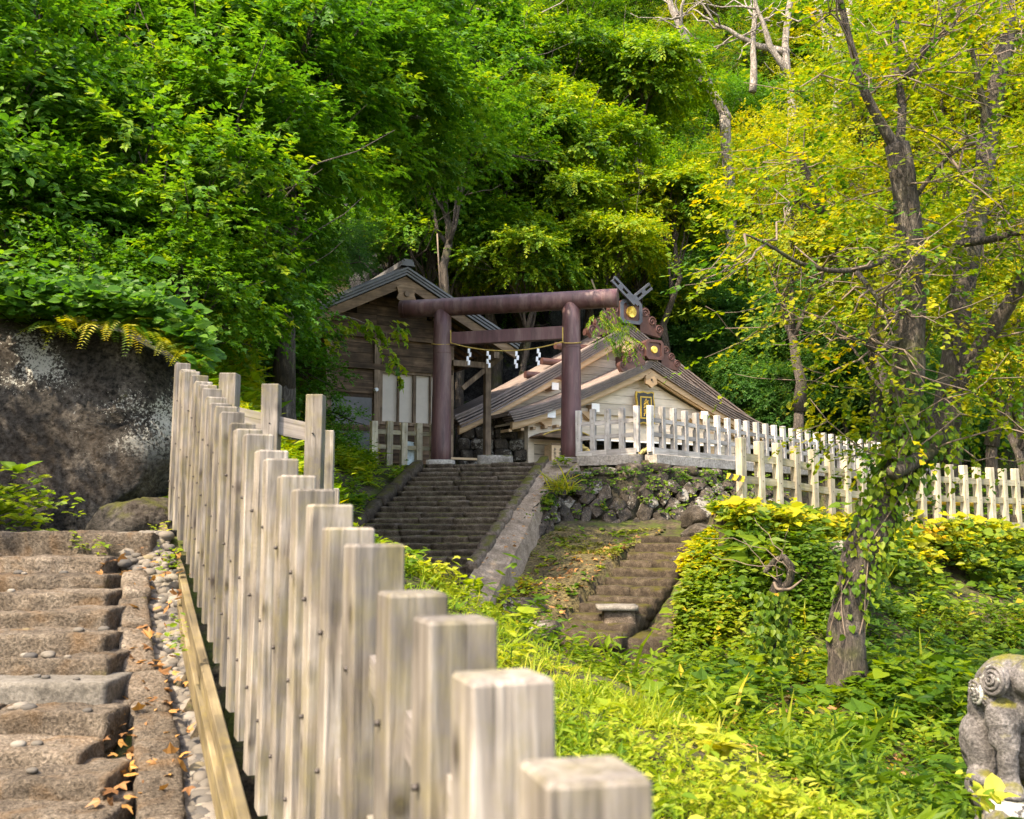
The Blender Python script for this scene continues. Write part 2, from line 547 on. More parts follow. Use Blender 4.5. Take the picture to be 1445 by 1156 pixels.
M['moss_ground'] = mat_stone('moss_ground', (0.055, 0.045, 0.022), (0.115, 0.090, 0.04), (0.19, 0.155, 0.07), 2.6, (0.15, 0.155, 0.015), 0.30, False, bump=1.0, speck=0.55)
M['hut_board'] = mat_wood('board_old_brown', (0.042, 0.026, 0.016), (0.155, 0.097, 0.058), (0.33, 0.22, 0.138), 'x', 14, 0.2, stain=0.5)
M['hut_frame'] = mat_wood('timber_old_brown', (0.09, 0.06, 0.039), (0.24, 0.165, 0.108), (0.40, 0.29, 0.20), 'z', 16, 0.2, stain=0.4)
M['hut_barge'] = mat_wood('timber_barge_tan', (0.13, 0.08, 0.045), (0.30, 0.19, 0.11), (0.46, 0.32, 0.20), 'x', 14, 0.2, stain=0.35)
M['hut_roof'] = mat_plain('metal_roof_grey', (0.125, 0.122, 0.12), 0.65, 0.0, 0.3, 3.0, 0.1)
M['shutter'] = mat_plain('paper_panel', (0.56, 0.49, 0.41), 0.7, 0, 0.07, 4.0, 0.05)
M['cedar'] = mat_wood('cedar_fresh', (0.44, 0.28, 0.15), (0.62, 0.42, 0.245), (0.74, 0.53, 0.33), 'x', 10, 0.0, stain=0.12, bump=0.1)
M['cream'] = mat_wood('board_cream', (0.58, 0.475, 0.36), (0.70, 0.59, 0.46), (0.78, 0.67, 0.54), 'x', 10, 0.0, stain=0.1, bump=0.1)
M['white_end'] = mat_plain('white_cap', (0.82, 0.80, 0.76), 0.6, 0, 0.05)
M['dark'] = mat_plain('near_black', (0.018, 0.014, 0.011), 0.8, 0, 0.2)  # near-black; on the hall panel it stands for indoor shade
M['copper'] = mat_plain('copper_brown', (0.115, 0.055, 0.046), 0.45, 0.35, 0.25, 5.0, 0.1)
M['slate'] = mat_plain('chigi_slate', (0.085, 0.093, 0.115), 0.5, 0.3, 0.2, 5.0, 0.1)
M['gold'] = mat_plain('gold_leaf', (0.85, 0.60, 0.13), 0.35, 0.7, 0.12, 12, 0.1)
M['goldpaint'] = mat_plain('gold_paint', (0.60, 0.38, 0.06), 0.5, 0.3, 0.2, 12, 0.1)
M['lacquer'] = mat_plain('black_lacquer', (0.02, 0.016, 0.015), 0.35, 0, 0.2)
M['yellow'] = mat_plain('yellow_paint', (0.75, 0.50, 0.03), 0.6, 0, 0.1)
M['black'] = mat_plain('black_paint', (0.02, 0.02, 0.02), 0.6, 0, 0.1)
M['iron'] = mat_plain('iron_bolt', (0.07, 0.06, 0.055), 0.6, 0.5, 0.2)


def mat_roof_edge(name, c1, c2, c3):
    m, nt, b = new_mat(name)
    tc = nt.nodes.new('ShaderNodeTexCoord')
    br = nd(nt, 'ShaderNodeTexBrick', {'Vector': tc.outputs['UV'], 'Color1': (*c1, 1), 'Color2': (*c2, 1), 'Mortar': (c1[0] * 0.5, c1[1] * 0.5, c1[2] * 0.5, 1), 'Scale': 1.0, 'Mortar Size': 0.006, 'Brick Width': 0.42, 'Row Height': 0.062, 'Bias': 0.0}, offset=0.5)
    no = nd(nt, 'ShaderNodeTexNoise', {'Vector': tc.outputs['Object'], 'Scale': 3.5, 'Detail': 6.0, 'Roughness': 0.7})
    f = ramp(nt, no.outputs[0], [(0.42, 0), (0.68, 0.75)])
    c = mixc(nt, f.outputs[0], br.outputs[0], c3)
    nt.links.new(c, b.inputs['Base Color'])
    b.inputs['Roughness'].default_value = 0.55
    bm = nd(nt, 'ShaderNodeBump', {'Height': br.outputs['Fac'], 'Strength': 0.5, 'Distance': -0.01})
    nt.links.new(bm.outputs[0], b.inputs['Normal'])
    return m


M['shingle'] = mat_roof_edge('roof_shingle_brown', (0.17, 0.135, 0.125), (0.25, 0.19, 0.165), (0.34, 0.26, 0.215))


def mat_bark(name, dark, mid, light, moss=0.15, sc=9.0):
    m, nt, b = new_mat(name)
    v, raw, r = coords(nt, (1, 1, 0.2))
    n1 = nd(nt, 'ShaderNodeTexNoise', {'Vector': v, 'Scale': sc * 1.5, 'Detail': 7.0, 'Roughness': 0.7, 'Distortion': 0.8})
    dv = nd(nt, 'ShaderNodeVectorMath', {0: n1.outputs['Color'], 1: (0.25, 0.25, 0.25)}, operation='MULTIPLY')
    dv2 = nd(nt, 'ShaderNodeVectorMath', {0: v, 1: dv.outputs[0]}, operation='ADD')
    vo = nd(nt, 'ShaderNodeTexVoronoi', {'Vector': dv2.outputs[0], 'Scale': sc * 3.2}, feature='DISTANCE_TO_EDGE')
    col = ramp(nt, n1.outputs[0], [(0.32, dark), (0.52, mid), (0.7, light)]).outputs[0]
    cr = ramp(nt, vo.outputs['Distance'], [(0.0, 0.5), (0.12, 1.0)])
    col = mixc(nt, 1.0, col, cr.outputs[0], 'MULTIPLY')
    n3 = nd(nt, 'ShaderNodeTexNoise', {'Vector': raw, 'Scale': 2.2, 'Detail': 5.0})
    f = ramp(nt, n3.outputs[0], [(0.68 - moss, 0), (0.84 - moss, 0.8)])
    col = mixc(nt, f.outputs[0], col, (0.07, 0.075, 0.015))
    nt.links.new(col, b.inputs['Base Color'])
    b.inputs['Roughness'].default_value = 0.9
    hs = nd(nt, 'ShaderNodeMath', {0: n1.outputs[0], 1: cr.outputs[0]}, operation='ADD')
    bm = nd(nt, 'ShaderNodeBump', {'Height': hs.outputs[0], 'Strength': 0.9, 'Distance': 0.03})
    nt.links.new(bm.outputs[0], b.inputs['Normal'])
    return m


M['bark'] = mat_bark('bark_grey_brown', (0.035, 0.026, 0.02), (0.10, 0.078, 0.06), (0.22, 0.185, 0.15))
M['bark_dark'] = mat_bark('bark_dark', (0.018, 0.013, 0.01), (0.05, 0.038, 0.028), (0.10, 0.08, 0.06))
M['bark_pale'] = mat_bark('bark_pale', (0.14, 0.115, 0.09), (0.36, 0.31, 0.26), (0.56, 0.50, 0.43), 0.0, 6.0)
M['twig'] = mat_plain('twig_brown', (0.15, 0.11, 0.08), 0.8, 0, 0.3)

G0, G1, G2, G3 = (0.025, 0.085, 0.007), (0.055, 0.165, 0.011), (0.115, 0.245, 0.015), (0.22, 0.32, 0.016)
Y1, Y2, Y3 = (0.24, 0.30, 0.012), (0.42, 0.38, 0.012), (0.52, 0.30, 0.02)
M['leaf_green'] = mat_leaf('leaf_deep_green', [(0.0, G0), (0.35, G1), (0.7, G2), (0.93, G3), (1.0, Y1)])
M['leaf_mid'] = mat_leaf('leaf_mid_green', [(0.0, (0.02, 0.08, 0.006)), (0.3, (0.07, 0.17, 0.010)), (0.6, (0.17, 0.28, 0.012)), (0.88, (0.32, 0.37, 0.014)), (1.0, Y2)])
M['leaf_blue'] = mat_leaf('leaf_blue_green', [(0.0, (0.022, 0.085, 0.020)), (0.5, (0.05, 0.16, 0.032)), (0.9, (0.11, 0.24, 0.04)), (1.0, Y1)])
M['leaf_yellow'] = mat_leaf('leaf_yellow_green', [(0.0, (0.04, 0.12, 0.008)), (0.28, (0.115, 0.20, 0.01)), (0.58, (0.25, 0.275, 0.012)), (0.88, (0.40, 0.36, 0.012)), (1.0, (0.47, 0.29, 0.015))], trans=0.5)
M['leaf_gold'] = mat_leaf('leaf_gold', [(0.0, (0.12, 0.20, 0.01)), (0.35, (0.32, 0.34, 0.012)), (0.75, (0.52, 0.44, 0.015)), (1.0, (0.52, 0.27, 0.02))], trans=0.5)  # autumn yellow with the brightness of sunlit leaves put into the colour
M['leaf_lime'] = mat_leaf('leaf_lime', [(0.0, (0.045, 0.12, 0.008)), (0.35, (0.13, 0.225, 0.012)), (0.75, (0.28, 0.345, 0.02)), (1.0, (0.45, 0.43, 0.06))])
M['leaf_herb'] = mat_leaf('leaf_herb', [(0.0, (0.022, 0.07, 0.006)), (0.35, (0.075, 0.155, 0.010)), (0.72, (0.185, 0.26, 0.014)), (0.95, (0.34, 0.35, 0.03)), (1.0, Y3)])
M['leaf_dry'] = mat_leaf('leaf_dry', [(0.0, (0.13, 0.06, 0.025)), (0.5, (0.30, 0.15, 0.06)), (1.0, (0.46, 0.24, 0.06))], trans=0.15)
M['moss'] = mat_leaf('moss_tuft', [(0.0, (0.06, 0.07, 0.008)), (0.6, (0.17, 0.17, 0.014)), (1.0, (0.28, 0.25, 0.02))], trans=0.2)


def facet(V, rg, n=16, lo=0.72, hi=0.93):
    """cut flat faces into a rock by pushing points back to random planes"""
    for k in range(n):
        d = rg.normal(size=3)
        d /= np.linalg.norm(d)
        s = V @ d
        lim = s.max() * rg.uniform(lo, hi)
        V = V - np.outer(np.clip(s - lim, 0, None) * 0.93, d)
    return V


# ------------------------------------------------------------------ terrain
CTRL = np.array([
    # strip of grass along the near fence
    (0.4, -2, -2.1), (0.25, 1.2, -1.70), (-0.3, 3, -1.36), (-0.85, 4.5, -1.12), (-1.45, 6, -0.80), (-1.9, 7.2, -0.55), (-2.5, 8.6, -0.12),
    (1.3, 2.5, -1.58), (1.35, 4, -1.36), (1.17, 5, -1.30), (0.76, 6, -1.14), (-0.05, 8, -0.84), (-1.05, 10, -0.48), (0.3, 4, -1.18), (-0.4, 6, -0.85), (-1.2, 8, -0.45),
    # the dip
    (2.3, 1, -2.2), (2.6, 3, -2.15), (3.2, 5.5, -2.15), (2.2, 6.6, -1.75), (2.3, 8, -1.90), (1.0, 9, -1.55), (0.2, 11, -1.55), (-0.8, 13, -1.5), (-2.0, 15, -1.6), (-3.0, 16.8, -1.75),
    (3.7, 11, -1.80), (2.3, 13, -2.35), (4.6, 13.5, -2.2), (5, 9, -2.15), (6, 15, -2.5), (8, 17, -2.6), (8, 7, -2.3), (10, 13, -2.6), (14, 18, -2.7), (16, 8, -2.4), (8, 2, -2.3),
    # mossy apron between the two stairs
    (-0.2, 18.6, -1.25), (0.3, 17.2, -1.45), (0.45, 15.9, -1.95), (-0.5, 15.4, -1.8), (0.8, 20.8, -0.30), (2.2, 21, -0.28), (3.8, 21, -0.2), (1.6, 18.6, -0.75), (1.1, 17.7, -1.15), (0.2, 19.6, -0.8),
    (4.4, 17.2, -0.3), (3.9, 16.2, -1.35), (3.4, 17.4, -0.95), (5.5, 17.8, -0.6), (3.3, 18.6, -0.35), (3.1, 16.2, -1.7), (2.1, 15.2, -2.5), (1.5, 15.5, -2.6), (0.9, 15.3, -2.4), (7, 19, -1.0), (10, 21, -1.2),
    # left: stairs, boulder, steep slope
    (-2.2, 4.4, -1.48), (-4.5, 4.4, -1.45), (-3.2, 7.4, -0.3), (-6, 7.4, -0.2), (-3.4, 8.6, -0.22), (-5.5, 8.8, -0.25), (-9, 5, -0.6), (-8, 8, 1.0), (-4, 0, -2.3), (-10, 0, -1.6),
    (-5, 12.0, 2.2), (-8, 12, 3.4), (-4.3, 14, 2.6), (-7, 16, 6.5), (-12, 12, 6), (-12, 18, 10), (-2.9, 11.2, 0.5), (-4.0, 9.7, -0.35), (-5.5, 10.1, -0.35), (-4.2, 10.6, -0.1), (-7.2, 9.6, -0.2), (-2.7, 12.5, 0.2), (-3.5, 14, 0.9), (-3.9, 17, 0.4), (-5.0, 18, 2.6), (-4.6, 21, 1.5), (-7, 21, 4.8), (-5.4, 24, 2.4),
    (-9, 25, 6), (-10, 30, 9), (-6.5, 29, 4.2), (-8, 36, 10), (-14, 40, 18), (-18, 25, 16),
    # below the main stairs
    (-2.0, 24.4, 0.9), (0.3, 23.5, 0.7), (-3.4, 19.5, -1.1), (-0.9, 19.0, -1.2), (-2.6, 22, 0.0),
    # behind and right
    (0, 37, 3), (-2, 42, 10), (5, 46, 8), (0, 55, 20), (0, 75, 42), (15, 48, 7), (15, 65, 25), (15, 80, 46), (28, 45, 6), (30, 65, 27), (40, 55, 18), (-20, 60, 36), (-20, 80, 50), (30, 85, 54), (60, 80, 55), (0, 110, 75), (40, 110, 80), (-30, 110, 80),
    (14, 27, 0.6), (20, 24, -0.6), (20, 34, 2.0), (10, 36, 2.0), (30, 30, 2), (45, 30, 4), (-22, 8, 9), (-22, -4, 6), (20, -4, -2.3), (45, 0, -1),
], float)


def _tps(A, B):
    r2 = ((A[:, None, :] - B[None, :, :]) ** 2).sum(-1)
    return 0.5 * r2 * np.log(r2 + 1e-12)


_n = len(CTRL)
_K = _tps(CTRL[:, :2], CTRL[:, :2]) + np.eye(_n) * 0.02
_P = np.hstack([np.ones((_n, 1)), CTRL[:, :2]])
_A = np.block([[_K, _P], [_P.T, np.zeros((3, 3))]])
_W = np.linalg.solve(_A, np.concatenate([CTRL[:, 2], np.zeros(3)]))


def inside(poly, x, y):
    poly = np.asarray(poly, float)
    r = np.zeros(x.shape, bool)
    n = len(poly)
    for i in range(n):
        x0, y0 = poly[i]
        x1, y1 = poly[(i + 1) % n]
        c = (y0 > y) != (y1 > y)
        with np.errstate(divide='ignore', invalid='ignore'):
            xi = x0 + (y - y0) * (x1 - x0) / (y1 - y0)
        r ^= c & (x < xi)
    return r


# main stairs: top edge corners and direction of descent
ST_L, ST_R = np.array([-2.13, 24.9]), np.array([0.72, 24.2])
ST_U = (ST_R - ST_L) / np.linalg.norm(ST_R - ST_L)
ST_D = np.array([-0.245, -0.97])
ST_T, ST_RI, ST_N, ST_Z = 0.33, 0.125, 21, 1.52
# small stairs on the right
SB_T0, SB_T1, SB_B0 = np.array([2.52, 19.6]), np.array([3.5, 18.9]), np.array([0.62, 16.4])
SB_D = (SB_B0 - SB_T0) / np.linalg.norm(SB_B0 - SB_T0)
UPPER_Z, TERR_Z = 1.50, 0.22
CORNER = np.array([3.17, 23.3])
FDIR = np.array([0.70, 0.714])
UPPER = [(-5.2, 25.6), tuple(ST_L + ST_D * -0.1), tuple(ST_R - ST_D * 0.1), (1.35, 23.95), tuple(CORNER - [0, 0.12]), tuple(CORNER + FDIR * 14 + [0.1, -0.1]), tuple(CORNER + FDIR * 30), (20, 47), (-1, 42), (-6, 33)]
LOWF = [at(1022, 722, 17.4), at(1130, 730, 18.6), at(1300, 739, 20.8), at(1480, 748, 23.2), at(1700, 760, 26)]
TERR = [tuple(p[:2]) for p in LOWF] + [(26, 40), (16, 36), tuple(CORNER + FDIR * 3), (4.2, 23.0), (4.0, 20.0)]


def terr(x, y, steps=True):
    x = np.asarray(x, float)
    y = np.asarray(y, float)
    xf, yf = x.ravel(), y.ravel()
    z = np.empty(len(xf))
    for s in range(0, len(xf), 20000):
        q = np.stack([xf[s:s + 20000], yf[s:s + 20000]], 1)
        z[s:s + 20000] = _tps(q, CTRL[:, :2]) @ _W[:_n] + _W[_n] + q @ _W[_n + 1:]
    z = z + 0.05 * fbm(np.stack([xf * 1.1, yf * 1.1, 0 * xf], 1), 5, 3)
    if steps:
        a = inside(TERR, xf, yf)
        z = np.where(a, np.maximum(TERR_Z, 0) + 0.03 * vnoise(np.stack([xf, yf, 0 * xf], 1), 3), z)
        b = inside(UPPER, xf, yf)
        z = np.where(b, UPPER_Z, z)
        # keep the ground below the treads
        d = np.stack([xf, yf], 1) - ST_L
        k = d @ ST_D
        u = d @ ST_U
        on = (u > -0.3) & (u < 3.3) & (k > -0.1) & (k < ST_T * ST_N + 0.3)
        z = np.where(on, np.minimum(z, ST_Z - ST_RI * (k / ST_T + 1) - 0.22), z)
        d = np.stack([xf, yf], 1) - SB_T0
        k = d @ SB_D
        u = d @ np.array([-SB_D[1], SB_D[0]])
        on = (u > -0.1) & (u < 1.3) & (k > -0.1) & (k < 4.2)
        z = np.where(on, np.minimum(z, -0.28 - 0.43 * k - 0.22), z)
        on = (xf < -1.20 - 0.41 * (yf - 4.5)) & (xf > -7) & (yf > 3.0) & (yf < 7.7)
        z = np.where(on, np.minimum(z, -1.5 + 0.40 * (yf - 4.5) - 0.1), z)
    return z.reshape(x.shape)


gx = np.concatenate([np.linspace(-60, -12, 18)[:-1], np.linspace(-12, -6, 20)[:-1], np.linspace(-6, 8, 110)[:-1], np.linspace(8, 16, 32)[:-1], np.linspace(16, 80, 22)])
gy = np.concatenate([np.linspace(-30, 0, 10)[:-1], np.linspace(0, 26, 190)[:-1], np.linspace(26, 48, 50)[:-1], np.linspace(48, 140, 30)])
GX, GY = np.meshgrid(gx, gy)
GZ = terr(GX, GY)
nxg, nyg = len(gx), len(gy)
ii = (np.arange(nyg - 1)[:, None] * nxg + np.arange(nxg - 1)[None, :]).ravel()
gmb = MB().add(np.stack([GX.ravel(), GY.ravel(), GZ.ravel()], 1), [np.stack([ii, ii + 1, ii + 1 + nxg, ii + nxg], 1)])
ground = single('ground', gmb, M['soil'], kind='structure', smooth=True)


def gpt(x, y, dz=0.0):
    return np.array([x, y, float(terr(np.array([x]), np.array([y]))[0]) + dz])


# ------------------------------------------------------------------ stone stairs below the torii
stairs = thing('stone_stairs', 'wide flight of uneven dark stone steps climbing to the torii', 'stairs', (ST_L[0] + 0.6, ST_L[1] - 3, -0.6))
ang_st = math.atan2(ST_U[1], ST_U[0])
Rst = np.array([[math.cos(ang_st), -math.sin(ang_st), 0], [math.sin(ang_st), math.cos(ang_st), 0], [0, 0, 1]])
rnd = random.Random(3)
sd = 100
for k in range(ST_N):
    z = ST_Z - ST_RI * k
    wid = 2.93
    x = -0.05 if k < 18 else -0.3
    while x < wid - 0.15:
        L = rnd.uniform(0.55, 1.25)
        if wid - (x + L) < 0.45:
            L = wid - x + 0.02
        V, Q = rough_block((L - 0.012, 0.52, ST_RI + 0.10 + rnd.uniform(-0.008, 0.01)), (8, 4, 5), 0.03, 0.018, 7.0, sd)
        sd += 1
        V = V + [x + L / 2, 0.26, -(ST_RI + 0.10) / 2 + rnd.uniform(-0.018, 0.012)]
        V[:, 1] += np.where(V[:, 1] < 0.2, np.clip(-0.03 - V[:, 2], 0, 0.1) * 0.7, 0) + rnd.uniform(-0.03, 0.03) + 0.03 * math.sin(k * 1.3)
        V = V @ Rst.T
        o = ST_L + ST_D * (k * ST_T)
        V = V + [o[0], o[1], z]
        wpart('step_stone', MB().add(V, Q), M['step'], stairs, True)
        x += L

# left edging of the stairs, right concrete ramp with coping
edging = thing('stair_edging', 'low mossy kerb along the fern side of the stone stairs', 'kerb', (-3.0, 22, 0))
for k in range(7):
    o = ST_L + ST_D * (k * 0.9 + 0.3) - ST_U * 0.25
    V, Q = rough_block((0.26, 0.93, 0.34), (3, 7, 3), 0.05, 0.025, 4, 300 + k)
    a = math.atan2(-ST_RI, ST_T)
    Rx = np.array([[1, 0, 0], [0, math.cos(-a), -math.sin(-a)], [0, math.sin(-a), math.cos(-a)]])
    V = (V @ Rx.T) @ Rst.T + [o[0], o[1], ST_Z - (k * 0.9 + 0.3) / ST_T * ST_RI - 0.02]
    wpart('kerb_stone', MB().add(V - [0, 0, 0.09], Q), M['step_moss'], edging, True)


def ruled(A, B, nu, nv, bulge=0.0, amp=0.0, freq=1.0, seed=0):
    """surface between two polylines"""
    A = np.asarray(A, float)
    B = np.asarray(B, float)

    def res(P, n):
        d = np.concatenate([[0], np.cumsum(np.linalg.norm(np.diff(P, axis=0), axis=1))])
        t = np.linspace(0, d[-1], n)
        return np.stack([np.interp(t, d, P[:, i]) for i in range(3)], 1)
    a, b = res(A, nu), res(B, nu)
    V = np.vstack([a + (b - a) * (j / (nv - 1)) for j in range(nv)])
    if amp:
        V = V + np.array([0, -1, 0.3]) * (amp * fbm(V * freq, seed, 3))[:, None]
    i = (np.arange(nv - 1)[:, None] * nu + np.arange(nu - 1)[None, :]).ravel()
    return V, [np.stack([i, i + 1, i + 1 + nu, i + nu], 1)]


# ramp: sandy coping that follows the stairs on their right
ramp_t = thing('concrete_ramp', 'pale sandy concrete coping sloping down beside the stone stairs', 'ramp', (0.9, 22, 0.4))
rk = np.linspace(-0.1, 7.2, 20)
inn = np.array([[*(ST_R + ST_D * k + ST_U * 0.12), ST_Z - max(k, 0) / ST_T * ST_RI + 0.03] for k in rk])
wid = 0.34 + 0.5 * np.exp(-((rk - 0.2) / 0.7) ** 2) + 0.16 * (rk / 6)
out = np.array([[*(ST_R + ST_D * k + ST_U * (0.12 + wd)), ST_Z - max(k, 0) / ST_T * ST_RI - 0.03 * min(k, 5)] for k, wd in zip(rk, wid)])
mb = MB()
V, F = ruled(inn, out, 50, 9, amp=0.03, freq=2.2, seed=4)
mb.add(V, F)
V, F = ruled(inn - [0, 0, 0.45], inn + [0, 0, 0.004], 40, 3)
mb.add(V, F)
V, F = ruled(out + [0, 0, 0.004], out - [-0.25, 0, 0.9], 50, 6, amp=0.06, freq=2.0, seed=5)
mb.add(V, F)
V, F = ruled([inn[-1], out[-1]], [inn[-1] - [0, 0.1, 0.9], out[-1] - [0, 0.1, 0.9]], 6, 4, amp=0.03, freq=2, seed=6)
mb.add(V, F)
wpart('ramp_slab', mb, M['coping'], ramp_t, True)
for k in range(9):
    kk = k * 0.7 + 0.2
    o = ST_R + ST_D * kk + ST_U * 0.05
    V, Q = rough_block((0.24, 0.72, 0.3), (3, 6, 3), 0.04, 0.03, 4, 330 + k)
    V = (V @ Rx.T) @ Rst.T + [o[0], o[1], ST_Z - kk / ST_T * ST_RI - 0.03]
    wpart('kerb_stone', MB().add(V, Q), M['step'], ramp_t, True)

# ------------------------------------------------------------------ dark retaining wall under the upper fence
WB = np.array([at(700, 790, 19.6), at(740, 765, 20.6), at(800, 762, 21.6), at(900, 760, 22.3), at(1035, 752, 22.6), at(1110, 745, 24)])
WT = np.array([at(716, 756, 19.9), at(752, 715, 21.2), at(800, 672, 22.9), at(905, 657, 22.95), at(1035, 671, 24.6), at(1120, 685, 27.0)])
rwall = thing('retaining_wall', 'dark retaining wall of fitted diamond stones beside the stairs', 'wall', (2.5, 22.5, -0.3))


def wall_surface(u, v):
    """u in metres along, v 0..1 up"""
    d = np.concatenate([[0], np.cumsum(np.linalg.norm(np.diff(WB, axis=0), axis=1))])
    b = np.array([np.interp(u, d, WB[:, i]) for i in range(3)])
    t = np.array([np.interp(u, d, WT[:, i]) for i in range(3)])
    return b + (t - b) * v, np.linalg.norm(t - b)


mb = MB()
V, F = ruled(WB - [0, 0, 0.5], WT + [0, 0.02, -0.02], 110, 40, amp=0.10, freq=3.5, seed=8)
mb.add(V, F)
wpart('joint_backing', mb, M['wall_back'], rwall, True)
ulen = np.linalg.norm(np.diff(WB, axis=0), axis=1).sum()
cw, chh = 0.44, 0.58
rnd = random.Random(21)
sid = 0
for r in range(-1, 9):
    for c in range(0, int(ulen / cw) + 2):
        uc = c * cw + (cw / 2 if r % 2 else 0) + rnd.uniform(-0.08, 0.08)
        _, H = wall_surface(min(max(uc, 0), ulen), 0)
        vc = r * chh / 2 + rnd.uniform(-0.07, 0.07)
        if uc < 0.1 or uc > ulen - 0.1 or vc > H - 0.04:
            continue
        if vc > H - 0.42 and rnd.random() < 0.55:
            continue
        sw, sh = cw * rnd.uniform(0.36, 0.60), chh * rnd.uniform(0.36, 0.60)
        rot = rnd.uniform(-0.55, 0.55)
        ring = []
        for q in range(8):
            a = q * math.pi / 4 + rnd.uniform(-0.26, 0.26)
            dd = 1 / (abs(math.cos(a)) + abs(math.sin(a))) ** 0.75 * rnd.uniform(0.84, 1.06)
            ring.append((dd * math.cos(a + rot) * sw, dd * math.sin(a + rot) * sh))
        pts = []
        dep = rnd.uniform(0.05, 0.11)
        for scl, off in ((1.0, -0.05), (0.94, dep * 0.55), (0.62, dep)):
            for (a, b) in ring:
                uu = min(max(uc + a * scl, 0), ulen)
                p, Hh = wall_surface(uu, 0)
                p2, _ = wall_surface(uu, min((vc + b * scl) / Hh, 1.0))
                p3, _ = wall_surface(min(uu + 0.3, ulen), 0.3)
                p4, _ = wall_surface(max(uu - 0.3, 0), 0.3)
                tng = p3 - p4
                nn = np.cross(tng, (0, 0.25, 1))
                nn = nn / np.linalg.norm(nn)
                pts.append(p2 + nn * (off + rnd.uniform(-0.014, 0.014)))
        cpt = np.mean(pts[16:], 0)
        pts.append(cpt + nn * rnd.uniform(-0.01, 0.03))
        i = np.arange(8)
        j = (i + 1) % 8
        wpart('wall_stone', MB().add(pts, [np.stack([i, j, j + 8, i + 8], 1), np.stack([i + 8, j + 8, j + 16, i + 16], 1), np.stack([i + 16, j + 16, np.full(8, 24)], 1)]), M['wall_stone'], rwall, False)
        sid += 1
for k in range(7):
    p, _ = wall_surface(2.2 + k * 0.62, 1.0)
    V, Q = rough_block((0.64, 0.4, 0.2), (6, 4, 3), 0.07, 0.04, 4, 420 + k)
    wpart('cap_stone', MB().add(V + p + [0, 0.12, -0.02], Q), M['wall_stone'], rwall, True)

# terrace wall under the low fence (seen in scraps behind the leaves)
twall = thing('terrace_wall', 'leaf-covered rough stone bank below the cream picket fence', 'wall', (7, 19, -1))
lw = np.array(LOWF[:4])
base = np.array([[p[0] - 0.35, p[1] - 1.1, -2.6] for p in lw])
base[0] = [lw[0][0] + 0.15, lw[0][1] - 0.5, -0.9]
base[1, 2] = -1.7
mb = MB()
V, F = ruled(base, lw + [0, 0.05, 0.0], 90, 24, amp=0.20, freq=1.5, seed=14)
mb.add(V, F)
wpart('bank_face', mb, M['wall_back'], twall, True)

# mossy apron between the two flights
APRON = [(-1.1, 18.0), (0.25, 20.4), (1.0, 21.4), (3.3, 21.6), (2.6, 19.8), (1.55, 18.0), (0.62, 16.4), (-0.3, 15.8), (-0.9, 16.8)]
ax, ay = np.meshgrid(np.arange(-1.2, 3.4, 0.09), np.arange(15.6, 21.8, 0.09))
az = terr(ax, ay) + 0.03 + 0.035 * fbm(np.stack([ax.ravel() * 3, ay.ravel() * 3, 0 * ax.ravel()], 1), 44, 3).reshape(ax.shape)
na = ax.shape[1]
ia = (np.arange(ax.shape[0] - 1)[:, None] * na + np.arange(na - 1)[None, :]).ravel()
ia = ia[inside(APRON, ax.ravel()[ia], ay.ravel()[ia])]
single('mossy_apron', MB().add(np.stack([ax.ravel(), ay.ravel(), az.ravel()], 1), [np.stack([ia, ia + 1, ia + 1 + na, ia + na], 1)]), M['moss_ground'], kind='structure', smooth=True)

# ------------------------------------------------------------------ small stairs
st2 = thing('narrow_stairs', 'narrow flight of mossy stone steps climbing below the retaining wall', 'stairs', (1.8, 17, -1))
perp = np.array([-SB_D[1], SB_D[0]])
a2 = math.atan2(perp[1], perp[0])
R2 = np.array([[math.cos(a2), -math.sin(a2), 0], [math.sin(a2), math.cos(a2), 0], [0, 0, 1]])
rows = [757, 767, 779, 790, 800, 814, 826, 840, 850, 865, 876, 888]
for k, py in enumerate(rows):
    fr = k / (len(rows) - 1)
    o = SB_T0 + (SB_B0 - SB_T0) * fr
    z = at(850, py, o[1])[2]
    wd = 1.32 - 0.1 * fr
    cuts = [0, wd] if k % 3 else [0, wd * rnd.uniform(0.4, 0.6), wd]
    for q in range(len(cuts) - 1):
        L = cuts[q + 1] - cuts[q]
        V, Q = rough_block((L - 0.01, 0.56, 0.25), (9, 4, 3), 0.025, 0.016, 6, 500 + k * 3 + q)
        V = V + [cuts[q] + L / 2, 0.27, -0.125 + rnd.uniform(-0.01, 0.01)]
        V = V @ R2.T + [o[0], o[1], z]
        wpart('step_stone', MB().add(V, Q), M['step_moss'], st2, True)
p = at(868, 903, 16.0)
V, Q = rough_block((1.65, 0.8, 0.85), (14, 8, 8), 0.06, 0.07, 3.0, 551, 4)
wpart('landing_block', MB().add(V + [p[0] + 0.05, p[1] + 0.4, p[2] - 0.40], Q), M['step_moss'], st2, True)
# slab bench beside the stairs
p = at(870, 857, 16.5)
sb = thing('stone_slab', 'flat grey concrete slab on a block beside the narrow steps', 'slab', (p[0], p[1], p[2] - 0.4))
V, Q = rough_block((0.66, 0.5, 0.085), (6, 5, 2), 0.015, 0.006, 5, 560)
wpart('slab_top', MB().add(V + p, Q), M['slab'], sb, True)
V, Q = rough_block((0.50, 0.4, 0.5), (5, 5, 5), 0.03, 0.02, 5, 561)
wpart('slab_foot', MB().add(V + p + [0.03, 0.02, -0.29], Q), M['step'], sb, True)
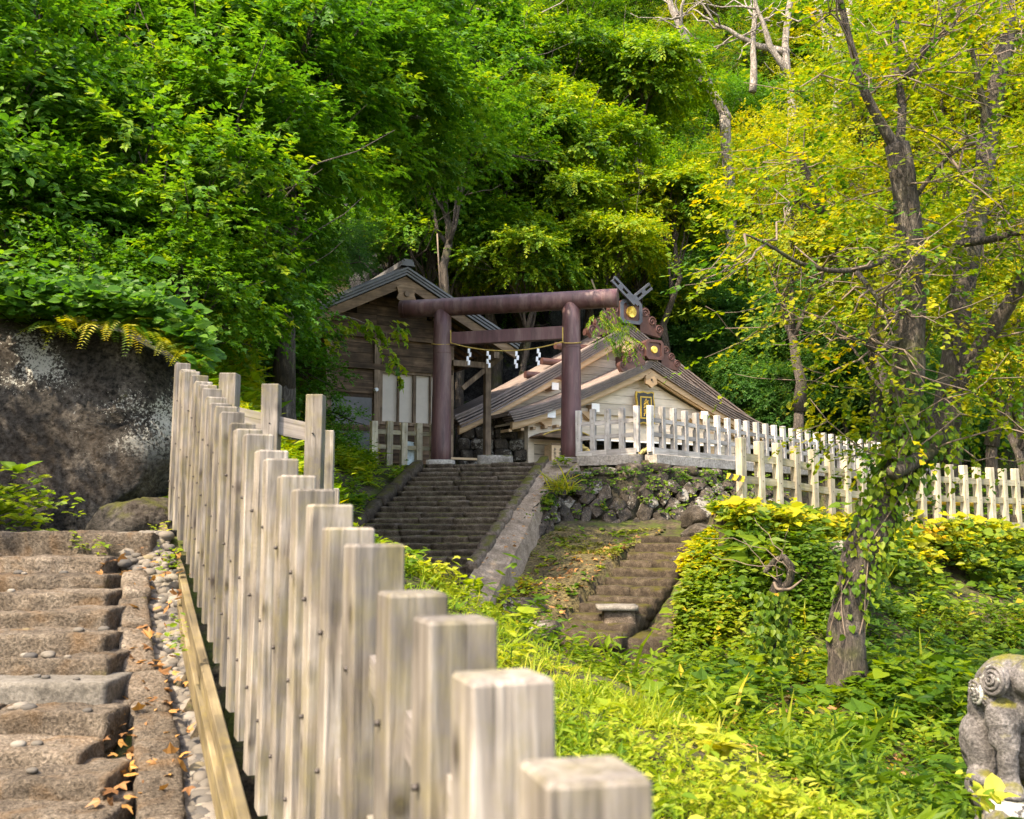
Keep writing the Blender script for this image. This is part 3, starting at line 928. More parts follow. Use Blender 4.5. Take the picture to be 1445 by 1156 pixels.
# mossy stones flanking the narrow stairs
for k, (px, py, Y, r) in enumerate([(990, 748, 19.4, .36), (965, 790, 18.3, .24), (1002, 810, 17.4, .22), (738, 856, 17.2, .34), (768, 880, 16.4, .24), (1190, 770, 17.5, .25), (985, 722, 21.2, .34)]):
    V, Q = ellipsoid_rock((r * 1.25, r, r * 0.75), 600 + k, 0.2, 14, 2.2)
    V = facet(V, np.random.default_rng(k), 16)
    single('mossy_rock', MB().add(V + at(px, py + 8, Y), Q), M['wall_stone'], 'rough mossy rock half buried beside the narrow steps', 'rock', 'rocks beside the narrow steps', smooth=True)

# ------------------------------------------------------------------ left stairs
rows = [751, 787, 812, 838, 864, 895, 931, 963, 1008, 1058, 1098, 1152]
st3 = thing('rough_stairs', 'worn sandy stone steps leading up to the dark boulder', 'stairs', (-3.5, 6, -1.2))
for k, py in enumerate(rows):
    Y = 7.5 - 0.27 * k
    z = at(80, py, Y)[2]
    xr = at(153 if k != 9 else 118, py, Y)[0]
    xr += (0.34 if k == 0 else 0)
    znext = at(80, rows[k + 1], Y - 0.27)[2] if k < 11 else z - 0.16
    h = z - znext + 0.08
    flat = (k == 7)
    if k == 0:
        cuts = [-6.6, -4.9, xr]
    elif k in (3, 6, 8):
        cuts = [-6.2, -4.5 + 0.35 * (k - 3), xr]
    else:
        cuts = [-6.0, xr - random.uniform(0.75, 1.5), xr]
    for q in range(2):
        L = cuts[q + 1] - cuts[q]
        V, Q = rough_block((L - 0.015, 0.42, h), (max(6, int(L / 0.035)), 12, 7), 0.010 if flat else 0.010, 0.004 if flat else 0.014, 14.0, 700 + k * 2 + q, 4)
        if not flat:
            V[:, 2] += np.where(V[:, 2] > 0, 0.016 * fbm(np.stack([V[:, 0] * 2.2, V[:, 1] * 3, 0 * V[:, 0]], 1), 90 + k, 2), 0)
            V[:, 1] += np.where(V[:, 1] < -0.1, 0.02 * fbm(np.stack([V[:, 0] * 2.5, V[:, 2] * 6, 0 * V[:, 0]], 1), 190 + k, 3), 0)
        V = V + [cuts[q] + L / 2, Y + 0.2, z - h / 2]
        wpart('step_stone', MB().add(V, Q), M['slab'] if flat else M['step_near'], st3, True)
kerb = thing('stair_kerb', 'row of flat sandy kerb stones edging the worn steps', 'kerb', (-2.6, 6, -0.9))
ks = [(168, 800, 205, 838), (165, 838, 208, 882), (166, 884, 212, 945), (176, 945, 232, 1002), (186, 1004, 245, 1085), (190, 1085, 256, 1150), (200, 1152, 262, 1230)]
for k, (x0, y0, x1, y1) in enumerate(ks):
    Y0 = 7.55 - (y1 - 751) / 400 * 3.0
    Y1 = 7.55 - (y0 - 751) / 400 * 3.0
    pa, pb = at((x0 + x1) / 2 + 8, y1, Y0), at((x0 + x1) / 2, y0, Y1)
    L = np.linalg.norm(pb - pa)
    wd = (x1 - x0) / FPX * (Y0 + Y1) / 2 * 0.95
    V, Q = rough_block((wd, L - 0.02, 0.2), (6, 10, 4), 0.025, 0.02, 6, 740 + k)
    t = nrm(pb - pa)
    s_ = nrm(np.cross(t, (0, 0, 1)))
    u_ = np.cross(s_, t)
    V = V @ np.stack([s_, t, u_]) + (pa + pb) / 2 - [0, 0, 0.09]
    wpart('kerb_stone', MB().add(V, Q), M['step_near'], kerb, True)

# ------------------------------------------------------------------ boulder
bo = thing('boulder', 'huge dark boulder speckled with white lichen above the worn steps', 'boulder', (-5.4, 10.4, -0.3))
V, Q = ellipsoid_rock((1, 1, 1), 41, 0.05, 44, 1.2)
V = np.sign(V) * np.abs(V) ** np.array([0.62, 0.8, 0.62])
V = V * [2.42, 1.55, 1.50]
V[:, 1] = np.where(V[:, 1] < -0.85, -0.85 + (V[:, 1] + 0.85) * 0.12, V[:, 1])
zz = V[:, 2] / 1.50
V[:, 0] -= np.where(V[:, 0] > 0, np.clip(-zz - 0.1, 0, 1) ** 1.2 * 0.95, 0)
V[:, 1] += np.clip(-zz - 0.45, 0, 1) * 0.5
V[:, 1] += 0.25 * zz
V = facet(V, np.random.default_rng(64), 30, 0.93, 0.99)
cr = V[:, 2] - (0.30 * (V[:, 0] - 0.2) - 0.25)
V[:, 1] += 0.10 * np.exp(-(cr / 0.045) ** 2) - np.where(cr > 0, 0.05, 0)
V += nrm(V) * (0.10 * fbm(V * 1.3, 9, 4))[:, None] + nrm(V) * (0.025 * fbm(V * 7, 19, 3))[:, None]
wpart('boulder_rock', MB().add(V + [-5.75, 10.75, 0.80], Q), M['boulder'], bo, True)
V, Q = ellipsoid_rock((0.42, 0.4, 0.3), 43, 0.16, 12)
single('foot_rock', MB().add(V + at(200, 748, 8.9), Q), M['boulder'], 'small brown rock wedged under the boulder beside the fence', 'rock', smooth=True)

# pebbles between kerb and fence
pm = MB()
rnd = random.Random(5)
iv, iq = ellipsoid_rock((1, 1, 1), 3, 0.08, 3)
for k in range(1500):
    py = rnd.uniform(752, 1165)
    Y = 7.75 - (py - 751) / 400 * 3.0
    x0 = np.interp(py, [752, 800, 900, 1000, 1160], [150, 180, 205, 222, 245])
    x1 = np.interp(py, [752, 800, 900, 1000, 1160], [236, 246, 270, 294, 318])
    p = at(rnd.uniform(x0, x1), py, Y)
    s = rnd.uniform(0.018, 0.05) * (1 if rnd.random() > 0.12 else 1.4)
    a = rnd.uniform(0, 6.28)
    V = iv * [s * rnd.uniform(1.0, 1.6), s, s * rnd.uniform(0.5, 0.8)]
    V = V @ np.array([[math.cos(a), -math.sin(a), 0], [math.sin(a), math.cos(a), 0], [0, 0, 1]]).T
    pm.add(V + p + [0, 0, rnd.uniform(-0.03, 0.01)], iq)
for k in range(24):
    py = rnd.uniform(790, 1130)
    i = int(np.searchsorted(rows, py)) - 1
    if i < 1:
        continue
    Y = 7.5 - 0.27 * i
    p = at(rnd.uniform(10, 165), rows[i], Y + rnd.uniform(0.03, 0.18))
    s = rnd.uniform(0.015, 0.035)
    p[2] = at(80, rows[i], Y)[2] + s * 0.4
    pm.add(iv * [s * 1.4, s, s * 0.7] + p, iq)
# bed below the pebbles
V, F = ruled([at(140, 752 + k * 42, 7.8 - k * 42 / 400 * 3.0) - [0, 0, 0.03] for k in range(11)], [at(250 + k * 7, 752 + k * 42, 7.8 - k * 42 / 400 * 3.0) - [0, 0, 0.03] for k in range(11)], 30, 5)
bed = MB().add(V, F)
single('gravel_bed', bed, M['soil'], kind='structure', smooth=True)


def mat_pebbles():
    m, nt, b = new_mat('pebbles_mixed')
    g = nt.nodes.new('ShaderNodeNewGeometry')
    c = ramp(nt, g.outputs['Random Per Island'], [(0, (0.055, 0.05, 0.046)), (0.35, (0.115, 0.10, 0.082)), (0.7, (0.165, 0.14, 0.112)), (0.93, (0.21, 0.19, 0.16)), (1, (0.17, 0.13, 0.06))])
    nt.links.new(c.outputs[0], b.inputs['Base Color'])
    b.inputs['Roughness'].default_value = 0.8
    return m


M['pebbles'] = mat_pebbles()
single('pebbles', pm, M['pebbles'], 'grey river pebbles filling the gap between kerb and fence', 'pebbles', kind='stuff', smooth=True)

# ------------------------------------------------------------------ picket fences
def post_mesh(name, wd, h, ch):
    a = wd / 2
    q = np.array([[-a + ch, -a], [a - ch, -a], [a, -a + ch], [a, a - ch], [a - ch, a], [-a + ch, a], [-a, a - ch], [-a, -a + ch]])
    V = np.vstack([np.hstack([q, np.full((8, 1), 0.0)]), np.hstack([q, np.full((8, 1), h - ch * 1.6)]), np.hstack([q * (1 - 2.2 * ch / wd), np.full((8, 1), h)])])
    i = np.arange(8)
    j = (i + 1) % 8
    return MB().add(V, [np.stack([i, j, j + 8, i + 8], 1), np.stack([i + 8, j + 8, j + 16, i + 16], 1), i + 16, i[::-1]]).mesh(name)


def bolt_mesh(name, r, l):
    return MB().tube([(0, 0, 0), (0, -l, 0)], [r, r * 0.8], 8).mesh(name, True)


def fence(name, label, tops, height, wd, mats, rails, rail_h, rail_t, bolts=True, bottom=True, jit=0.01, bottom_sz=(0.12, 0.12), side=0, seed=1):
    """tops: world points of the post tops in order; every post, rail piece and bolt is a part"""
    rnd = random.Random(seed)
    tops = [np.asarray(t, float) for t in tops]
    base = tops[0] - [0, 0, height]
    t = thing(name, label, 'fence', base)
    me = post_mesh('post', wd, height, wd * 0.035)
    me.materials.append(mats[0])
    bm = bolt_mesh('bolt', wd * 0.06, wd * 0.1)
    bm.materials.append(M['iron'])
    n = len(tops)
    for i, p in enumerate(tops):
        a, b = tops[max(i - 1, 0)], tops[min(i + 1, n - 1)]
        ang = math.atan2(b[1] - a[1], b[0] - a[0])
        o = mobj('post', me, None, t, p - [0, 0, height] - base, (rnd.uniform(-jit, jit), rnd.uniform(-jit, jit), ang + rnd.uniform(-0.03, 0.03)))
        o.scale = (1, 1, 1 + rnd.uniform(-0.012, 0.012))
        if bolts:
            for rz in rails:
                c, s = math.cos(ang), math.sin(ang)
                nx, ny = (s, -c)                      # right-hand side when walking along
                if side < 0:
                    nx, ny = -nx, -ny
                q = p - base + [nx * wd * 0.49, ny * wd * 0.49, rz - height + rnd.uniform(-0.01, 0.01)]
                mobj('bolt', bm, None, t, q, (0, 0, math.atan2(ny, nx) + math.pi / 2))
    for i in range(n - 1):
        for rz in rails:
            mb = MB().bar(tops[i] - [0, 0, height - rz], tops[i + 1] - [0, 0, height - rz], rail_t, rail_h)
            wpart_aligned('rail', mb, mats[1], t, tops[i] - [0, 0, height - rz], tops[i + 1] - [0, 0, height - rz])
        if bottom:
            mb = MB().bar(tops[i] - [0, 0, height - 0.02], tops[i + 1] - [0, 0, height - 0.02], bottom_sz[0], bottom_sz[1])
            wpart_aligned('sill_beam', mb, mats[1], t, tops[i] - [0, 0, height], tops[i + 1] - [0, 0, height])
    return t


def wpart_aligned(name, mb, mat, parent, p0, p1):
    """like wpart, with the object's own x axis along p0 to p1 so that the grain follows it"""
    me = mb.mesh(name)
    p0 = Vector(p0)
    d = Vector(p1) - p0
    q = d.to_track_quat('X', 'Z')
    Mx = Matrix.Translation(p0) @ q.to_matrix().to_4x4()
    me.transform(Mx.inverted())
    o = mobj(name, me, mat, parent)
    o.rotation_mode = 'QUATERNION'
    o.rotation_quaternion = q
    o.location = p0 - Vector(parent.location)
    return o


nf = np.array([(1, 818, 1088), (2, 716, 963), (3, 640, 882), (4, 580, 826), (5, 531, 775), (6, 490, 741), (8, 442, 688), (10, 398, 648), (12, 365, 617), (14, 340, 595), (16, 320, 575), (18, 303, 560), (20, 291, 546), (22, 280, 532), (25, 256, 516)], float)
near = []
for n_ in range(0, 26):
    d = 1.2 * (1 + 0.26 * (n_ - 1))
    if n_ == 0:
        continue
    px, py = np.interp(n_, nf[:, 0], nf[:, 1]), np.interp(n_, nf[:, 0], nf[:, 2])
    # interpolate in world space along depth so that the row stays smooth
    near.append((d, px, py))
ks_ = np.array([at(a[1], a[2], 1.2 * (1 + 0.26 * (a[0] - 1))) for a in nf])
near_tops = [np.array([np.interp(d, ks_[:, 1], ks_[:, 0]), d, np.interp(d, ks_[:, 1], ks_[:, 2])]) for d, _, _ in near]
first = near_tops[0] * 2 - near_tops[1]
HN = 1.36
nfence = fence('picket_fence', 'weathered grey square-post fence climbing past the boulder beside the worn steps', [first] + near_tops, HN, 0.125, (M['fence_near'], M['fence_rail']), (0.35, 0.72, 1.08), 0.09, 0.05, True, False, 0.008, side=-1, seed=4)
for i in range(0, len(near_tops) - 1, 4):
    a = near_tops[i]
    b = near_tops[min(i + 4, len(near_tops) - 1)]
    off = nrm(np.cross(b - a, (0, 0, 1))) * -0.105
    for (dz, hh, ex) in ((-HN - 0.07, 0.11, 0.0), (-HN - 0.20, 0.14, 0.035)):
        o2 = off * (1 + ex * 6)
        mb = MB().bar(a + o2 + [0, 0, dz], b + o2 + [0, 0, dz - 0.0], 0.05, hh, ch=0.006)
        wpart_aligned('kick_board', mb, M['kick'], nfence, a + o2 + [0, 0, dz], b + o2 + [0, 0, dz])
spur = [at(323, 529, 7.0), at(385, 543, 7.0), at(445, 556, 7.0), at(505, 640, 8.6)]
fence('fence_spur', 'short weathered fence branching off across the ferny slope', spur[:3], 1.36, 0.12, (M['fence_near'], M['fence_rail']), (0.45, 1.08), 0.125, 0.05, True, False, 0.006, seed=8)
pm_ = [at(461, 610, 7.7), at(468, 690, 8.6)]
fence('fence_end', 'low weathered fence end descending behind the fence spur', pm_, 1.2, 0.12, (M['fence_near'], M['fence_rail']), (0.4, 0.9), 0.12, 0.05, True, False, 0.006, seed=9)

# upper white fence: short run by the torii, long run along the terrace edge
P0 = np.array([1.62, 24.05])
run1 = []
for k in range(5):
    f = k / 4.0
    xy = P0 + (CORNER + [-0.22, 0.12] - P0) * f
    run1.append([xy[0], xy[1], at(830 + 80 * f, 584 - 4 * f, xy[1])[2]])
HU = 1.10
zt = 2.80
run1 = [np.array([p[0], p[1], zt - 0.05 + 0.05 * k / 4]) for k, p in enumerate(run1)]
fence('white_fence', 'short bleached white fence between the torii post and the terrace corner', run1, HU, 0.13, (M['fence_white'], M['white_rail']), (0.42, 0.76), 0.10, 0.06, True, True, 0.012, (0.2, 0.16), seed=11)
run2 = [np.array([*(CORNER + [0.08, 0.0] + FDIR * (0.475 * k)), zt - 0.006 * k]) for k in range(36)]
fence('terrace_fence', 'long bleached white fence along the terrace in front of the shrine hall', run2, HU, 0.127, (M['fence_white'], M['white_rail']), (0.42, 0.76), 0.10, 0.06, True, True, 0.012, (0.2, 0.16), seed=12)
# concrete plinths under them
pl = thing('fence_plinth', 'grey concrete kerb carrying the bleached white fences', 'kerb', (CORNER[0], CORNER[1], 1.4))
for (a, b) in ((run1[0], run1[-1] + [0.1, 0, 0]), (run2[0], run2[9]), (run2[9], run2[20]), (run2[20], run2[35])):
    a = np.array([a[0], a[1], 1.52])
    b = np.array([b[0], b[1], 1.52])
    t_ = nrm(b - a)
    mb = MB().bar(a + t_ * 0.004, b - t_ * 0.004, 0.34, 0.24, ch=0.01)
    wpart('kerb_block', mb, M['concrete'], pl)

# lower cream fence on the bank
low = []
lp = np.array([at(1045, 619, 17.5), at(1092, 625, 18.05), at(1195, 645, 19.3), at(1290, 653, 20.6), at(1430, 662, 22.6), at(1600, 672, 25)])
dl = np.concatenate([[0], np.cumsum(np.linalg.norm(np.diff(lp[:, :2], axis=0), axis=1))])
for s_ in np.arange(0, 10.6, 0.50):
    low.append(np.array([np.interp(s_, dl, lp[:, i]) for i in range(3)]))
fence('bank_fence', 'cream weathered fence with tall square posts on the leafy bank', low, 1.30, 0.135, (M['fence_mid'], M['mid_rail']), (0.58, 0.98), 0.13, 0.06, True, True, 0.008, (0.22, 0.15), seed=13)
# yellow and black warning pole behind it
pole = thing('warning_pole', 'yellow and black striped pole behind the cream fence', 'pole', at(1035, 673, 18.0))
a, b = at(1033, 673, 17.75), at(1210, 703, 19.9)
c_ = at(1445, 716, 23.2)
n_ = 22
pts = [a + (b - a) * (k / 10) for k in range(11)] + [b + (c_ - b) * (k / 10) for k in range(1, 11)]
for k in range(20):
    mb = MB().cyl(pts[k], pts[k + 1] - nrm(pts[k + 1] - pts[k]) * 0.002, 0.045, n=10)
    blk = (k == 1) or (k > 3 and k % 7 == 3)
    wpart('pole_band', mb, M['black'] if blk else M['yellow'], pole, False)
sg = MB().box(at(1038, 674, 17.3), (0.30, 0.03, 0.10), np.array([[math.cos(0.2), 0, math.sin(0.2)], [0, 1, 0], [-math.sin(0.2), 0, math.cos(0.2)]]))
wp = wpart('warning_band', sg, M['yellow'], pole)
for dx in (-0.08, 0.06):
    sg = MB().box(at(1038, 674, 17.28) + [dx, 0, -dx * 0.2], (0.05, 0.03, 0.11), np.array([[math.cos(0.6), 0, math.sin(0.6)], [0, 1, 0], [-math.sin(0.6), 0, math.cos(0.6)]]))
    wpart('black_stripe', sg, M['black'], pole)

# small fence in front of the hut
hf = [at(x, 594 + 0.06 * (x - 530), 25.2 + 0.01 * (x - 528)) for x in (528, 549, 570, 591, 612)]
fence('hut_fence', 'low weathered fence standing in front of the brown hut', hf, 1.15, 0.16, (M['fence_mid'], M['mid_rail']), (0.5, 0.88), 0.11, 0.05, True, False, 0.012, seed=15)

# ------------------------------------------------------------------ torii
LP, RP = at(622, 652, 25.4), at(806, 648, 24.5)
tb = (LP + RP) / 2
tb[2] = 1.5
tori = thing('torii_gate', 'maroon painted torii gate with round posts at the top of the stairs', 'torii', tb)
KL, KR = at(566, 437, 25.62), at(872, 420.5, 24.25)
rk_ = 0.235
tt = nrm(KR - KL)
for (p, px_t) in ((LP, 0), (RP, 1)):
    top = KL + tt * (np.dot(p[:2] - KL[:2], tt[:2]) / np.dot(tt[:2], tt[:2]))
    foot = np.array([p[0], p[1], 1.45])
    top = np.array([p[0] + (0.02 if px_t == 0 else 0.03), top[1], top[2] - 0.05])
    path = [foot + (top - foot) * f for f in np.linspace(0, 1, 9)]
    wpart('post', MB().tube(path, np.linspace(0.262, 0.225, 9), 32), M['torii'], tori, True)
    c1 = foot + (top - foot) * 0.715
    wpart('post_seam', MB().tube([c1, c1 + [0, 0, 0.018]], [0.243, 0.243], 32), M['torii'], tori, True)
    V, Q = rough_block((0.72, 0.72, 0.24), (6, 6, 3), 0.03, 0.012, 4, 800 + px_t)
    wpart('plinth', MB().add(V + [foot[0], foot[1], 1.52], Q), M['concrete'], tori, True)
wpart('top_beam', MB().tube([KL + (KR - KL) * f for f in np.linspace(0, 1, 12)], rk_, 36), M['torii'], tori, False)
tori.children[-1].data.polygons.foreach_set('use_smooth', [len(p.vertices) == 4 for p in tori.children[-1].data.polygons])
for f in (0.02, 0.30, 0.62, 0.94):
    c1 = KL + (KR - KL) * f
    wpart('beam_seam', MB().tube([c1, c1 + tt * 0.015], [rk_ + 0.005] * 2, 36), M['torii'], tori, True)
NL, NR = at(634, 479, 25.35), at(796, 470, 24.55)
wpart('tie_beam', MB().bar(NL, NR, 0.2, 0.33, ch=0.012), M['torii'], tori)
# rope with paper streamers
rp_ = thing('sacred_rope', 'thin straw rope with white paper streamers strung across the torii', 'rope', at(715, 495, 24.9))
a, b = at(636, 484, 25.1), at(795, 482, 24.2)
rp = []
for f in np.linspace(0, 1, 17):
    q = a + (b - a) * f
    q[2] -= 0.22 * (1 - (2 * f - 1) ** 2)
    q[1] -= 0.0
    rp.append(q)
wpart('cord', MB().tube(rp, 0.015, 8), M['rope_yellow'], rp_, True)
for (p, cc) in ((LP, 485), (RP, 483)):
    c0 = np.array([p[0], p[1], at(700, cc, p[1])[2]])
    ringp = [c0 + [0.262 * math.cos(a_), 0.262 * math.sin(a_), 0.07 * math.sin(a_)] for a_ in np.linspace(0, 2 * math.pi, 25)]
    wpart('cord_loop', MB().tube(ringp, 0.013, 6), M['rope_yellow'], rp_, True)
wpart('cord_tail', MB().tube([at(636, 466, 25.15), at(636, 484, 25.1)], 0.016, 6), M['rope_yellow'], rp_)
wpart('cord_tail', MB().tube([at(794, 462, 24.25), at(794, 481, 24.2)], 0.016, 6), M['rope_yellow'], rp_)
for f in (0.175, 0.345, 0.60, 0.79):
    q = a + (b - a) * f
    q[2] -= 0.22 * (1 - (2 * f - 1) ** 2) + 0.02
    mb = MB()
    w_ = 0.06
    lean = random.uniform(-0.3, 0.3)
    z = 0
    for s2 in range(4):
        x0 = (s2 % 2) * 0.045 + lean * (-z) * 0.5 - 0.05
        A_ = q + [x0, 0.012 * s2, z]
        pts_ = [A_, A_ + [w_, 0.02, 0.0], A_ + [w_ + lean * 0.03, -0.02, -0.125], A_ + [lean * 0.03, 0.0, -0.125]]
        P8 = np.vstack([pts_, np.array(pts_) + [0, 0.006, 0]])
        mb.add(P8, [np.array([[0, 1, 2, 3], [7, 6, 5, 4], [0, 4, 5, 1], [1, 5, 6, 2], [2, 6, 7, 3], [3, 7, 4, 0]])])
        z -= 0.10
    wpart('paper_streamer', mb, M['paper'], rp_)


# ------------------------------------------------------------------ shrine hall
def profile(half, peak, eave, n=41, e=1.25):
    s = np.linspace(-1, 1, n)
    return half * s, eave + (peak - eave) * (1 - np.abs(s)) ** e


def strip_solid(x, zt, zb, y0, y1):
    n = len(x)
    V = np.vstack([np.stack([x, np.full(n, y0), zt], 1), np.stack([x, np.full(n, y0), zb], 1), np.stack([x, np.full(n, y1), zt], 1), np.stack([x, np.full(n, y1), zb], 1)])
    i = np.arange(n - 1)
    F = [np.stack([i + n, i + 1 + n, i + 1, i], 1), np.stack([i, i + 1, i + 1 + 2 * n, i + 2 * n], 1), np.stack([i + 2 * n, i + 1 + 2 * n, i + 1 + 3 * n, i + 3 * n], 1), np.stack([i + n, i + 3 * n, i + 1 + 3 * n, i + 1 + n], 1),
         np.array([[0, 2 * n, 3 * n, n]]), np.array([[n - 1, 2 * n - 1, 4 * n - 1, 3 * n - 1]])]
    return V, F


def roof_uv(me):
    """uv = arc length along the roof edge, height: used by the shingle pattern"""
    uv = me.uv_layers.new(name='UVMap')
    co = np.empty(len(me.vertices) * 3)
    me.vertices.foreach_get('co', co)
    co = co.reshape(-1, 3)
    li = np.empty(len(me.loops), np.int32)
    me.loops.foreach_get('vertex_index', li)
    c = co[li]
    u = c[:, 0] * 1.12
    n = len(co) // 4
    # height within the layer: top row 1, bottom row 0, plus depth
    row = (li // n)
    v = np.where((row == 0) | (row == 2), 0.30, 0.0) + c[:, 1]
    d = np.empty(len(me.loops) * 2)
    d[0::2] = u
    d[1::2] = v
    uv.data.foreach_set('uv', d)


HALL_A = math.atan2(0.49, 0.87)
hall = thing('shrine_hall', 'cream boarded shrine hall with two stacked curved gable roofs', 'shrine', (4.35, 30.5, UPPER_Z), HALL_A)
Z0 = UPPER_Z


def add_roof(parent, half, peak, eave, yf, depth, e, thick, bar_h, bar_mat, e_layers=5):
    x, z = profile(half, peak, eave, 49, e)
    ro = part('roof', MB().add(*strip_solid(x, z, z - 0.10, yf + 0.03, yf + depth)), M['shingle'], parent)
    roof_uv(ro.data)
    th = thick / e_layers
    for k in range(e_layers):
        zt_ = z - k * th + 0.006
        ff = 1 - 0.010 * k
        me_ = MB().add(*strip_solid(x * ff, zt_, zt_ - th + 0.012, yf - 0.05 + 0.022 * k, yf + 0.55)).mesh('shingle_course')
        roof_uv(me_)
        mobj('shingle_course', me_, M['shingle'], ro)
    zb = z - thick - 0.006
    x2 = x * 0.962
    z2 = np.interp(x2, x, zb)
    part('barge_board', MB().add(*strip_solid(x2, z2, z2 - bar_h, yf + 0.12, yf + 0.26)), bar_mat, parent)
    part('barge_trim', MB().add(*strip_solid(x2 * 0.995, z2 - bar_h * 0.98, z2 - bar_h - 0.04, yf + 0.20, yf + 0.30)), bar_mat, parent)
    part('soffit', MB().add(*strip_solid(x2 * 0.99, z2 - 0.012, z2 - 0.07, yf + 0.27, yf + depth - 0.05)), M['cream'], parent)
    return x, z


fx, fz = add_roof(hall, 5.1, 5.12 - Z0, 3.17 - Z0, 0.0, 2.2, 1.22, 0.29, 0.18, M['cedar'])
rx, rz = add_roof(hall, 6.24, 6.45 - Z0, 3.12 - Z0, 1.18, 2.0, 1.09, 0.36, 0.21, M['cedar'])


def board_wall(parent, x, z, drop, yw, zlo, zhi, half, step, mat, name='wall_board', gap=0.012):
    """horizontal boards clipped by the roof line"""
    zz = zlo
    while zz < zhi - 0.02:
        z1 = min(zz + step, zhi)

        def ext(h):
            ok = (z - drop) > h
            if not ok.any():
                return None
            return min(half, x[ok].max())
        e0, e1 = ext(zz + gap), ext(z1)
        if e0 is None or e0 < 0.08:
            break
        e1 = 0.05 if e1 is None else e1
        d = random.uniform(-0.006, 0.006)
        part(name, MB().prism([(-e0, zz + gap), (e0, zz + gap), (e1, z1), (-e1, z1)], yw + d, yw + 0.05), mat, parent)
        zz = z1


board_wall(hall, fx, fz, 0.44, 0.50, 1.10, 3.4, 4.05, 0.27, M['cream'])
board_wall(hall, rx, rz, 0.56, 1.72, 1.9, 4.4, 4.9, 0.27, M['cream'])
# outer wall wings beside the opening, panel coloured as the opening's shade, beams
for s in (-1, 1):
    zz = 0.0
    while zz < 1.09:
        part('wall_board', MB().prism([(s * 4.05, zz + 0.012), (s * 2.75, zz + 0.012), (s * 2.75, zz + 0.27), (s * 4.05, zz + 0.27)][::s], 0.52 + random.uniform(-.005, .005), 0.58), M['cream'], hall)
        zz += 0.275
    part('corner_post', MB().box((s * 4.10, 0.56, 0.85), (0.2, 0.22, 1.7)), M['cream'], hall)
    part('pillar', MB().box((s * 2.66, 0.46, 0.75), (0.2, 0.2, 1.5)), M['cedar'], hall)
part('side_wall', MB().box((-4.06, 2.0, 0.85), (0.08, 2.0, 1.7)), M['cream'], hall)
part('side_wall', MB().box((4.06, 2.0, 0.85), (0.08, 2.0, 1.7)), M['cream'], hall)
part('opening_shade', MB().box((0, 1.6, 0.5), (5.1, 0.1, 1.0)), M['dark'], hall)  # solid near-black panel; the shade inside the entrance is put into its colour
part('lintel', MB().box((0, 0.38, 1.24), (6.2, 0.18, 0.34)), M['cream'], hall)
part('lintel_edge', MB().box((0, 0.34, 1.04), (6.0, 0.10, 0.05)), M['white_end'], hall)
part('lintel', MB().box((0, 0.43, 1.90), (6.5, 0.12, 0.16)), M['cream'], hall)
for x_, z_ in ((-2.05, 1.98), (-3.6, 1.72), (2.15, 1.98), (3.6, 1.72)):
    br = part('bracket', MB().box((x_, 0.30, z_), (0.22, 0.32, 0.2)), M['cedar'], hall)
    part('bracket_end', MB().box((x_, 0.125, z_), (0.27, 0.03, 0.25)), M['white_end'], br)
    part('bracket_arm', MB().prism([(x_ - 0.45, z_ - 0.11), (x_ - 0.1, z_ - 0.36), (x_ + 0.1, z_ - 0.36), (x_ + 0.12, z_ - 0.11)], 0.28, 0.44), M['cedar'], br)
br = part('bracket', MB().box((-2.75, 1.55, 2.72), (0.2, 0.5, 0.2)), M['cedar'], hall)
part('bracket_end', MB().box((-2.75, 1.28, 2.72), (0.24, 0.03, 0.22)), M['white_end'], br)
for s in (-1, 1):
    for k in range(5):
        part('rafter_end', MB().box((s * 3.3 + k * 0.4 * s, 0.5, 1.38 - 0.05 * k), (0.1, 0.5, 0.08)), M['cedar'], hall)


def hexorn(c, r, yy):
    pts = []
    for k in range(12):
        a_ = math.pi / 2 + k * math.pi / 6
        rr = r if k % 2 == 0 else r * 0.80
        pts.append((c[0] + rr * math.cos(a_), c[1] + rr * math.sin(a_)))
    return MB().prism(pts, yy - 0.05, yy + 0.05)


gz = fz.max() - 0.66
pg = part('gable_pendant', hexorn((0, gz), 0.25, 0.10), M['cedar'], hall)
part('pendant_boss', MB().tube([(0, 0.05, gz), (0, 0.03, gz)], [0.035, 0.03], 12), M['dark'], pg)
pg = part('gable_pendant', hexorn((0, rz.max() - 0.80), 0.26, 1.28), M['cedar'], hall)


def wavy_frame(w_, h_, inset, amp, k):
    pts = []
    for s_, e_ in (((-w_, -h_), (w_, -h_)), ((w_, -h_), (w_, h_)), ((w_, h_), (-w_, h_)), ((-w_, h_), (-w_, -h_))):
        s_, e_ = np.array(s_), np.array(e_)
        nn = np.array([(e_ - s_)[1], -(e_ - s_)[0]])
        nn = nn / np.linalg.norm(nn)
        for q in range(8):
            f = q / 8
            pts.append(s_ + (e_ - s_) * f + nn * amp * math.sin(f * math.pi * 2 * k))
    return np.array(pts)


pq = part('name_plaque', MB().prism(wavy_frame(0.345, 0.50, 0, 0.022, 2), 0.22, 0.28, off=(-0.12, 0, 2.10)), M['goldpaint'], hall)
part('plaque_border', MB().prism(wavy_frame(0.30, 0.455, 0, 0.018, 2), 0.205, 0.24, off=(-0.12, 0, 2.10)), M['lacquer'], pq)
part('plaque_inner_frame', MB().box((-0.12, 0.198, 2.10), (0.44, 0.02, 0.70)), M['goldpaint'], pq)
part('plaque_field', MB().box((-0.12, 0.190, 2.10), (0.35, 0.02, 0.61)), M['lacquer'], pq)
